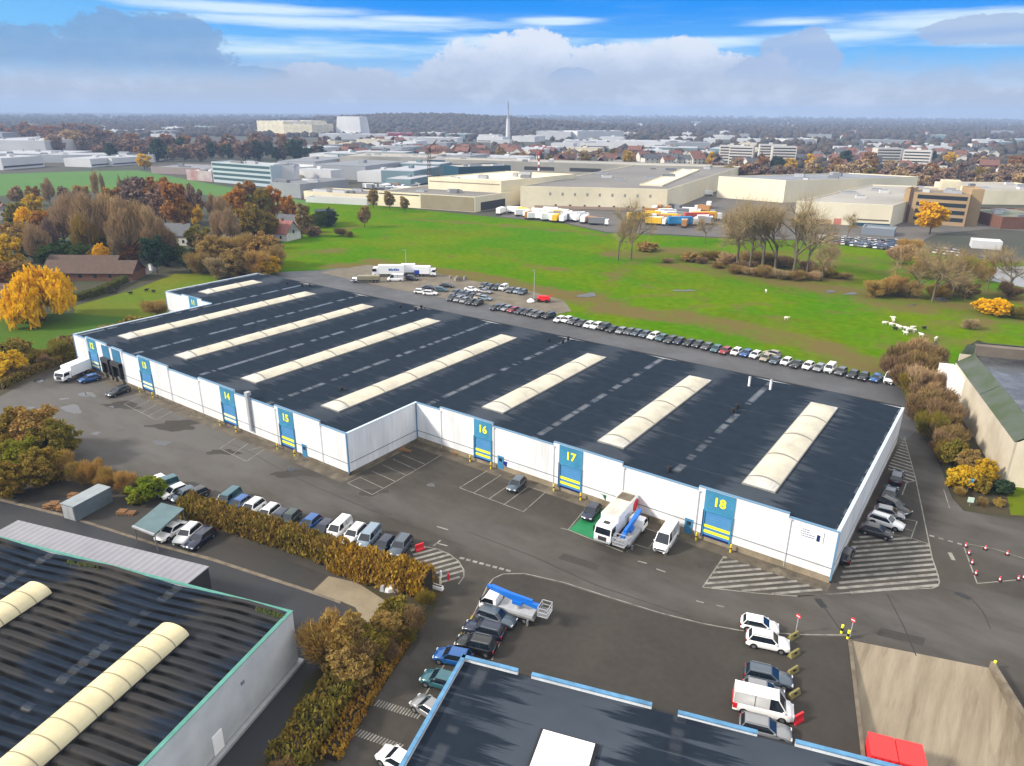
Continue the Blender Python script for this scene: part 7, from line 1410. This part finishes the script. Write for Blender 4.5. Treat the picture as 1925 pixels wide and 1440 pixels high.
x, y = G(664, 254); t = thing('cooling_block', 'grey-white tapering cooling block on the skyline', 'tower', (x, y, -.05), A16); m = MB(); m.taper((0, 0), 66, 40, 0, 40, M_RW, .86); m.obj('shell', t); m = MB(); m.box(-24, 24, -24, -20.5, 0, 7, M_WHITE); m.obj('base', t)
block('red_hall', 'red and white retail hall on the skyline right of the cooling block', 'shop', (730, 262), (776, 262), 40, 12, mat('red_clad2', (.55, .06, .10), rough=.6), M_RW); block('white_hall', 'long white low hall at the left skyline edge', 'factory', (-60, 288), (88, 290), 120, 16, M_RW, M_LGREY); block('white_hall', 'white shop row with yellow fascia at far left', 'shop', (80, 306), (290, 305), 40, 8, M_RW, M_LGREY); block('white_hall', 'pale low roof in front of the left skyline hall', 'factory', (-60, 300), (110, 302), 70, 7, M_LGREY, M_LGREY); block('grey_hall', 'grey hall with red sign front below the left belt of trees', 'shop', (285, 326), (395, 330), 40, 6, mat('pinkish_wall', (.42, .33, .32)), M_GREY)
for (a, b, hgt, lab) in [((1008, 262), (1072, 263), 16, 'white stepped campus block right of the tall tower'), ((1085, 263), (1172, 262), 17, 'second white campus block on the right skyline'), ((1060, 276), (1140, 277), 10, 'long white roof below the campus blocks'), ((1145, 280), (1285, 283), 12, 'long pale hall below the right skyline'), ((962, 266), (1005, 267), 10, 'low white hall just right of the tall tower'), ((776, 270), (860, 271), 10, 'white depot left of the tall tower'), ((600, 262), (725, 263), 10, 'wide white hall under the cooling block'), ((1340, 262), (1400, 263), 8, 'pale low hall on the right plain'), ((1478, 270), (1530, 270), 8, 'light blue-grey low hall on the right plain')]:
    block('white_hall', lab, 'factory', a, b, 60, hgt, M_RW, M_LGREY)

# ---- town: gabled houses, small blocks, flats
def gable_mesh(name, L, Wd, hw, hr, wallm, roofm):
    m = MB(); m.box(-L/2, L/2, -Wd/2, Wd/2, 0, hw, wallm)
    for s in (-1, 1): m.add([(s*L/2, -Wd/2, hw), (s*L/2, Wd/2, hw), (s*L/2, 0, hr)], [(0, 1, 2), (2, 1, 0)], wallm)
    for s in (-1, 1):
        m.add([(-L/2-.4, s*(Wd/2+.4), hw-.2), (L/2+.4, s*(Wd/2+.4), hw-.2), (L/2+.4, 0, hr+.1), (-L/2-.4, 0, hr+.1)], [(0, 1, 2, 3)], roofm)
        for k in range(3): xx = -L/2+L*(k+.5)/3; m.box(xx-.6, xx+.6, min(s*(Wd/2+.04), s*(Wd/2-.1)), max(s*(Wd/2+.04), s*(Wd/2-.1)), 1.2, 2.6, M_WIN); m.box(xx-.6, xx+.6, min(s*(Wd/2+.04), s*(Wd/2-.1)), max(s*(Wd/2+.04), s*(Wd/2-.1)), 4.0, 5.2, M_WIN)
    m.box(L*.2, L*.2+.9, -.4, .4, hr-1, hr+1, M_BRICK); return m.mesh(name)
HM = [(gable_mesh('house', 11, 9, 5.8, 9.4, M_WREND, M_RTILE), 'red-roofed white'), (gable_mesh('house', 12, 9, 5.8, 9.8, M_BRICK, M_RTILE), 'red-roofed brick'), (gable_mesh('house', 12, 9, 5.8, 9.6, M_WREND, M_GTILE), 'grey-roofed white'), (gable_mesh('house', 16, 9, 5.8, 9.4, M_BRICK, M_BTILE), 'brown-roofed brick')]
def scatter(n, u0, u1, v0, v1, where, group, mix):
    for i in range(n):
        u, v = random.uniform(u0, u1), random.uniform(v0, v1); x, y = G(u, v); k = random.choices(range(4), mix)[0]
        o = link('house', HM[k][0], None, (x, y, -.05), random.choice((A16, A16+1.57, .9, 2.2))); s = random.uniform(.9, 1.25); o.scale = (s*random.uniform(1, 1.3), s, s)
        tag(o, f'{HM[k][1]} town house {where}', 'house', group)
scatter(34, 760, 1000, 283, 304, 'left of the red and white crane', 'town houses left of the crane', (3, 4, 1, 2)); scatter(44, 1000, 1330, 288, 312, 'behind the long cream factory', 'town houses behind the factory', (4, 3, 2, 1)); scatter(36, 1330, 1640, 286, 322, 'behind the cream-white hall on the right', 'town houses behind the white hall', (3, 2, 3, 1)); scatter(36, 1560, 1925, 290, 335, 'in the far suburb at right', 'town houses of the right suburb', (4, 2, 3, 1)); scatter(18, 1300, 1925, 250, 284, 'on the hazy plain at right', 'houses on the hazy plain', (2, 2, 3, 2)); scatter(14, 640, 770, 268, 300, 'beyond the left factory yard', 'houses beyond the left yard', (2, 2, 2, 2))
def flat_mesh(name, L, Wd, H, wallm, roofm, bands):
    m = MB(); m.box(-L/2, L/2, -Wd/2, Wd/2, 0, H, wallm); m.box(-L/2+.6, L/2-.6, -Wd/2+.6, Wd/2-.6, H, H+.35, roofm); m.box(-2, 2, -1.5, 1.5, H+.35, H+2.2, wallm)
    for k in range(bands):
        z = 1.4+k*3.0
        for s in (-1, 1): m.box(-L/2+1, L/2-1, min(s*(Wd/2+.05), s*(Wd/2-.1)), max(s*(Wd/2+.05), s*(Wd/2-.1)), z, z+1.3, M_WIN)
    return m.mesh(name)
FM = [(flat_mesh('industrial_hall', 40, 24, 8, M_RW, M_LGREY, 1), 'white flat-roofed hall'), (flat_mesh('industrial_hall', 55, 30, 9, mat('hall_grey', (.40, .42, .46)), M_GREY, 1), 'grey flat-roofed hall'), (flat_mesh('industrial_hall', 34, 20, 7, M_CREAM, M_RLT, 1), 'cream flat-roofed hall'), (flat_mesh('industrial_hall', 46, 26, 8, mat('hall_teal', (.22, .34, .38)), M_LGREY, 1), 'teal flat-roofed hall')]
def scatter_flat(n, u0, u1, v0, v1, where, group):
    for i in range(n):
        u, v = random.uniform(u0, u1), random.uniform(v0, v1); x, y = G(u, v); k = random.choices(range(4), (5, 2, 2, 2))[0]
        o = link('industrial_hall', FM[k][0], None, (x, y, -.05), A16+random.choice((0, 1.571))+random.uniform(-.1, .1)); s = random.uniform(.7, 1.4); o.scale = (s, s*random.uniform(.8, 1.3), random.uniform(.8, 1.3))
        tag(o, f'{FM[k][1]} {where}', 'industrial hall', group)
scatter_flat(16, 600, 780, 262, 306, 'in the left trading estate', 'halls of the left trading estate'); scatter_flat(12, 520, 800, 318, 350, 'around the left factory yard', 'halls around the left factory yard'); scatter_flat(12, 0, 400, 252, 262, 'on the left skyline behind the tree belt', 'halls on the left skyline'); scatter_flat(16, 780, 1300, 256, 284, 'around the tall tower', 'halls around the tall tower'); scatter_flat(12, 1300, 1925, 238, 276, 'on the hazy plain at right', 'halls on the hazy plain'); scatter_flat(26, 560, 960, 300, 322, 'among the houses left of the crane', 'halls among the houses left of the crane'); scatter_flat(30, 960, 1925, 262, 300, 'between the town houses at right', 'halls between the right-hand town houses'); scatter_flat(18, 0, 640, 238, 256, 'on the hazy left horizon', 'halls on the hazy left horizon'); scatter_flat(22, 1000, 1925, 226, 240, 'on the hazy right horizon', 'halls on the hazy right horizon'); scatter_flat(3, 0, 280, 308, 318, 'along the road at far left', 'halls along the left road')
AM = flat_mesh('apartment_block', 26, 14, 19, mat('flat_white', (.62, .58, .53)), M_LGREY, 6)
for u, v, lab in ((1372, 306, 'pinkish white apartment slab left of two behind the white hall'), (1392, 308, 'white apartment block beside the pinkish slab'), (1445, 303, 'pale apartment block right of the pair behind the white hall'), (1470, 308, 'wider pale apartment block next to it on the right'), (1662, 312, 'cream apartment block above the wide cream hall'), (1720, 318, 'white apartment block above the tan office')):
    x, y = G(u, v); tag(link('apartment_block', AM, None, (x, y, -.05), A16+random.uniform(-.3, .3)), lab, 'flats')

# ---- vehicles in the factory yards and lots (a few pixels each)
LM = []
for nm, c_ in (('white', M_WHITE), ('grey', M_GREY), ('orange', mat('load_orange', (.50, .24, .08))), ('blue', mat('load_blue', (.02, .25, .55))), ('yellow', mat('load_yellow', (.75, .45, .02))), ('red', mat('load_red', (.55, .08, .06)))):
    m = MB(); m.box(-5, 3.2, -1.25, 1.25, 1.0, 3.8, c_); m.box(3.5, 5.3, -1.2, 1.2, .8, 3.2, M_WHITE if nm != 'red' else c_); m.box(-5, 5.2, -.8, .8, .55, .98, M_DGREY); m.box(5.3, 5.33, -1, 1, 1.9, 2.9, M_GLASS)
    for x in (-4, -2.8, 4.3):
        for s in (-1, 1): m.tube((x, s*.95, .5), (x, s*1.27, .5), .5, n=8, m=M_BLACK)
    LM.append((m.mesh('parked_lorry'), nm))
def lorries(n, px, where, group, wts):
    for i in range(n):
        t_, s_ = random.random(), random.random(); a, b, c_, d = px; u = (a[0]*(1-t_)+b[0]*t_)*(1-s_)+(d[0]*(1-t_)+c_[0]*t_)*s_; v = (a[1]*(1-t_)+b[1]*t_)*(1-s_)+(d[1]*(1-t_)+c_[1]*t_)*s_
        k = random.choices(range(6), wts)[0]; x, y = G(u, v); tag(link('parked_lorry', LM[k][0], None, (x, y, -.03), A16+random.choice((0, 1.57, .5, 2.6))), f'{LM[k][1]} lorry {where}', 'lorry', group)
lorries(34, [(925, 400), (1060, 402), (1135, 424), (1000, 412)], 'parked in the yard before the long cream factory', 'lorries in the cream factory yard', (9, 3, 1, 0, 1, 0)); lorries(26, [(1190, 400), (1330, 380), (1345, 425), (1230, 428)], 'in the loading yard left of the white hall', 'lorries in the loading yard', (6, 4, 3, 0, 1, 0))
lorries(14, [(1220, 360), (1340, 350), (1340, 372), (1280, 372)], 'beside the right end of the grey factory roof', 'lorries by the factory end', (4, 5, 3, 0, 0, 0)); lorries(20, [(680, 352), (800, 348), (800, 366), (700, 366)], 'in the left factory yard', 'lorries in the left factory yard', (6, 4, 1, 0, 0, 0))
for u, v, k, lab in ((1282, 424, 3, 'bright blue lorry at the meadow edge of the loading yard'), (1312, 416, 5, 'red lorry behind the bright blue one'), (1328, 414, 4, 'yellow lorry right of the bright blue one'), (1205, 416, 4, 'yellow lorry behind the pair of bare trees')):
    x, y = G(u, v); o = link('parked_lorry', LM[k][0], None, (x, y, -.03), A16+.4); o.scale = (1.5, 1.2, 1.2); tag(o, lab, 'lorry')
LOTC = []
for nm in ('white', 'silver', 'dark grey', 'black', 'slate blue', 'red'):
    m = MB(); p_ = PAINT[nm]; m.add([(-2.1, -.85, .35), (2.1, -.85, .35), (2.1, .85, .35), (-2.1, .85, .35), (-2.1, -.85, .95), (2.0, -.8, .8), (2.0, .8, .8), (-2.1, .85, .95)], [(0, 1, 5, 4), (1, 2, 6, 5), (2, 3, 7, 6), (3, 0, 4, 7), (4, 5, 6, 7)], p_)
    m.add([(-1.9, -.8, .93), (1.0, -.8, .86), (1.0, .8, .86), (-1.9, .8, .93), (-1.4, -.65, 1.42), (.3, -.65, 1.42), (.3, .65, 1.42), (-1.4, .65, 1.42)], [(0, 1, 5, 4), (1, 2, 6, 5), (2, 3, 7, 6), (3, 0, 4, 7)], M_GLASS); m.add([(-1.4, -.65, 1.43), (.3, -.65, 1.43), (.3, .65, 1.43), (-1.4, .65, 1.43)], [(0, 1, 2, 3)], p_)
    for x in (-1.3, 1.3):
        for s in (-1, 1): m.tube((x, s*.7, .32), (x, s*.88, .32), .32, n=8, m=M_BLACK)
    LOTC.append((m.mesh('parked_car'), nm))
def carlot(a, b, c_, d, rows, cols, where, group, skip=.1):
    A_, B_, C_, D_ = [np.array(G(*p)) for p in (a, b, c_, d)]
    for i in range(rows):
        for j in range(cols):
            if random.random() < skip: continue
            s_, t_ = (i+.5)/rows, (j+.5)/cols; p = (A_*(1-t_)+B_*t_)*(1-s_)+(D_*(1-t_)+C_*t_)*s_; k = random.choices(range(6), (4, 4, 4, 3, 2, .4))[0]; e = B_-A_
            tag(link('parked_car', LOTC[k][0], None, (*(p+np.random.default_rng(i*99+j).uniform(-.3, .3, 2)), -.03), math.atan2(e[1], e[0])+1.57+random.choice((0, math.pi))), f'{LOTC[k][1]} car parked {where}', 'car', group)
carlot((1535, 446), (1700, 455), (1698, 474), (1540, 456), 5, 26, 'in the crowded lot before the wide cream hall', 'cars in the crowded lot'); carlot((1760, 468), (1805, 474), (1800, 484), (1756, 478), 2, 9, 'in the small lot by the canal', 'cars in the canal lot', .2); carlot((1840, 485), (1900, 490), (1900, 496), (1840, 491), 1, 8, 'beside the canal at right', 'cars beside the canal', .2)

# ---- tree belts, each tree its own object while they can be told apart
BELT = {}
def belt_mesh(k):
    if k in BELT: return BELT[k]
    p, a, b = crown_leaves(15, 8.5, 5.5, 6.5, 34, 46, 1.5, 1.9); me = quads('belt_tree', p, a, b, LEAF['purple']); bm = bmesh.new(); bm.from_mesh(me)
    t = trunk_mb(15, .4, 8, 4, 3); off = len(bm.verts); vs = [bm.verts.new(v) for v in t.v]
    for f in t.f:
        try: nf = bm.faces.new([vs[i] for i in f]); nf.material_index = 1
        except ValueError: pass
    bm.to_mesh(me); bm.free(); me.materials.append(M_TRUNK); BELT[k] = me; return me
def belt(n, u0, u1, vfun, spread, H, cols, where, group):
    for i in range(n):
        u = u0+(u1-u0)*(i+random.uniform(0, 1))/n; v = vfun(u)+random.uniform(-spread, spread); x, y = G(u, v); h = H*random.uniform(.75, 1.25); cl = random.choice(cols)
        o = link('belt_tree', belt_mesh(random.randrange(4)), None, (x, y, -.05), random.uniform(0, 6.28)); o.scale = (h/15*random.uniform(.9, 1.25),)*2+(h/15,); set_paint(o, LEAF[cl]); tag(o, f'{CN[cl]} tree {where}', 'tree', group)
belt(34, 180, 610, lambda u: 298, 7, 19, ['purple', 'purple', 'purple', 'dark', 'rust', 'dark'], 'in the dark belt left of centre', 'trees of the dark belt'); belt(22, 240, 620, lambda u: 286, 4, 20, ['purple', 'purple', 'rust'], 'at the back of the dark belt left of centre', 'trees at the back of the dark belt')
belt(16, 85, 240, lambda u: 284, 6, 24, ['purple', 'purple', 'twig'], 'in the tall left belt by the skyline hall', 'trees of the tall left belt'); belt(14, 0, 190, lambda u: 262, 4, 26, ['purple', 'rust'], 'behind the long hall at left', 'trees behind the left hall')
belt(30, 1330, 1925, lambda u: 338+(u-1330)*.012, 8, 13, ['twig', 'twig', 'purple', 'purple', 'olive'], 'in the brown belt behind the right factories', 'trees of the right brown belt'); belt(18, 1560, 1925, lambda u: 356, 6, 12, ['twig', 'twig', 'purple'], 'just behind the right factory roofs', 'trees behind the right factory roofs')
belt(20, 920, 1320, lambda u: 303, 6, 12, ['purple', 'dark', 'twig', 'olive'], 'among the town houses behind the factory', 'trees among the town houses'); belt(14, 1330, 1925, lambda u: 316, 10, 14, ['purple', 'dark', 'twig', 'yellow', 'rust'], 'among the houses at right', 'trees among the right-hand houses')
for u, v, cl, lab in ((1485, 326, 'yellow', 'bright yellow tree behind the cream-white hall'), (1180, 308, 'yellow', 'olive-yellow tree behind the long factory'), (1750, 338, 'orange', 'orange tree above the tan office'), (1635, 328, 'orange', 'small orange tree above the wide cream hall'), (320, 300, 'brush', 'orange-brown tree before the dark belt'), (272, 318, 'yellow', 'yellow tree by the grey hall at left')):
    x, y = G(u, v); o = link('belt_tree', belt_mesh(0), None, (x, y, -.05)); o.scale = (1, 1, .9); set_paint(o, LEAF[cl]); tag(o, lab, 'tree')

# ---- the far woods and the wooded rise: one mass
ICO = None
def clumps(name, pts, rad_, m):
    global ICO
    if ICO is None:
        b = bmesh.new(); bmesh.ops.create_icosphere(b, subdivisions=1, radius=1); ICO = (np.array([v.co[:] for v in b.verts]), np.array([[v.index for v in f.verts] for f in b.faces])); b.free()
    V, Fc = ICO; n = len(pts); v = V[None]*(1+RNG.uniform(-.28, .28, (n, len(V), 1)))*rad_[:, None, None]*np.array([1.2, 1.2, 1.0]); v = v+pts[:, None, :]; f = Fc[None]+(np.arange(n)*len(V))[:, None, None]
    me = bpy.data.meshes.new(name); me.vertices.add(n*len(V)); me.vertices.foreach_set('co', v.reshape(-1).astype(np.float32)); k = n*len(Fc); me.loops.add(3*k); me.loops.foreach_set('vertex_index', f.reshape(-1).astype(np.int32)); me.polygons.add(k)
    me.polygons.foreach_set('loop_start', np.arange(0, 3*k, 3, dtype=np.int32)); me.polygons.foreach_set('loop_total', np.full(k, 3, np.int32)); me.materials.append(m); me.update(calc_edges=True); return setting(link(name, me), 'stuff')
def ridge(x, y):
    z = 0.0
    for (u, v, h, ru, rv) in HILLS: z += h*math.exp(-((x-u)/ru)**2-((y-v)/rv)**2)
    return z
c0 = G(800, 238); HILLS = [(c0[0], c0[1], 34, 560, 420)]
hm = MB(); n = 40; X0, Y0 = c0[0]-1500, c0[1]-1200
vs = [(X0+3000*i/n, Y0+2400*j/n, ridge(X0+3000*i/n, Y0+2400*j/n)-.6) for i in range(n+1) for j in range(n+1)]
hm.add(vs, [(i*(n+1)+j, (i+1)*(n+1)+j, (i+1)*(n+1)+j+1, i*(n+1)+j+1) for i in range(n) for j in range(n)], mat('wooded_rise', (.07, .05, .04), (.05, .045, .035), .02, .95, detail=8), True); setting(hm.obj('hills'))
pts = []; rr = []
def fw(n, u0, u1, v0, v1, r0, lo=0):
    for i in range(n):
        u, v = random.uniform(u0, u1), random.uniform(v0, v1); x, y = G(u, v)
        if not (-9200 < x < 3200 and y < 9700): continue
        r_ = (r0+math.hypot(x, y)*.0012)*random.uniform(.7, 1.3); pts.append((x, y, ridge(x, y)+r_*.55)); rr.append(r_)
fw(2600, -60, 1985, 219, 232, 4); fw(2400, -60, 1985, 226, 246, 4); fw(1500, 640, 1960, 238, 262, 4); fw(700, 0, 640, 240, 258, 4); fw(420, 1180, 1960, 258, 290, 4); fw(260, 600, 1330, 258, 300, 3.2); fw(260, 1330, 1960, 288, 330, 3.2)
fw(1500, 600, 990, 232, 244, 4)
clumps('far_woods', np.array(pts), np.array(rr), leafmat('far_wood_leaf', (.036, .029, .025), (.022, .027, .024), (.046, .033, .024), 0))
# steam drifting at the far left
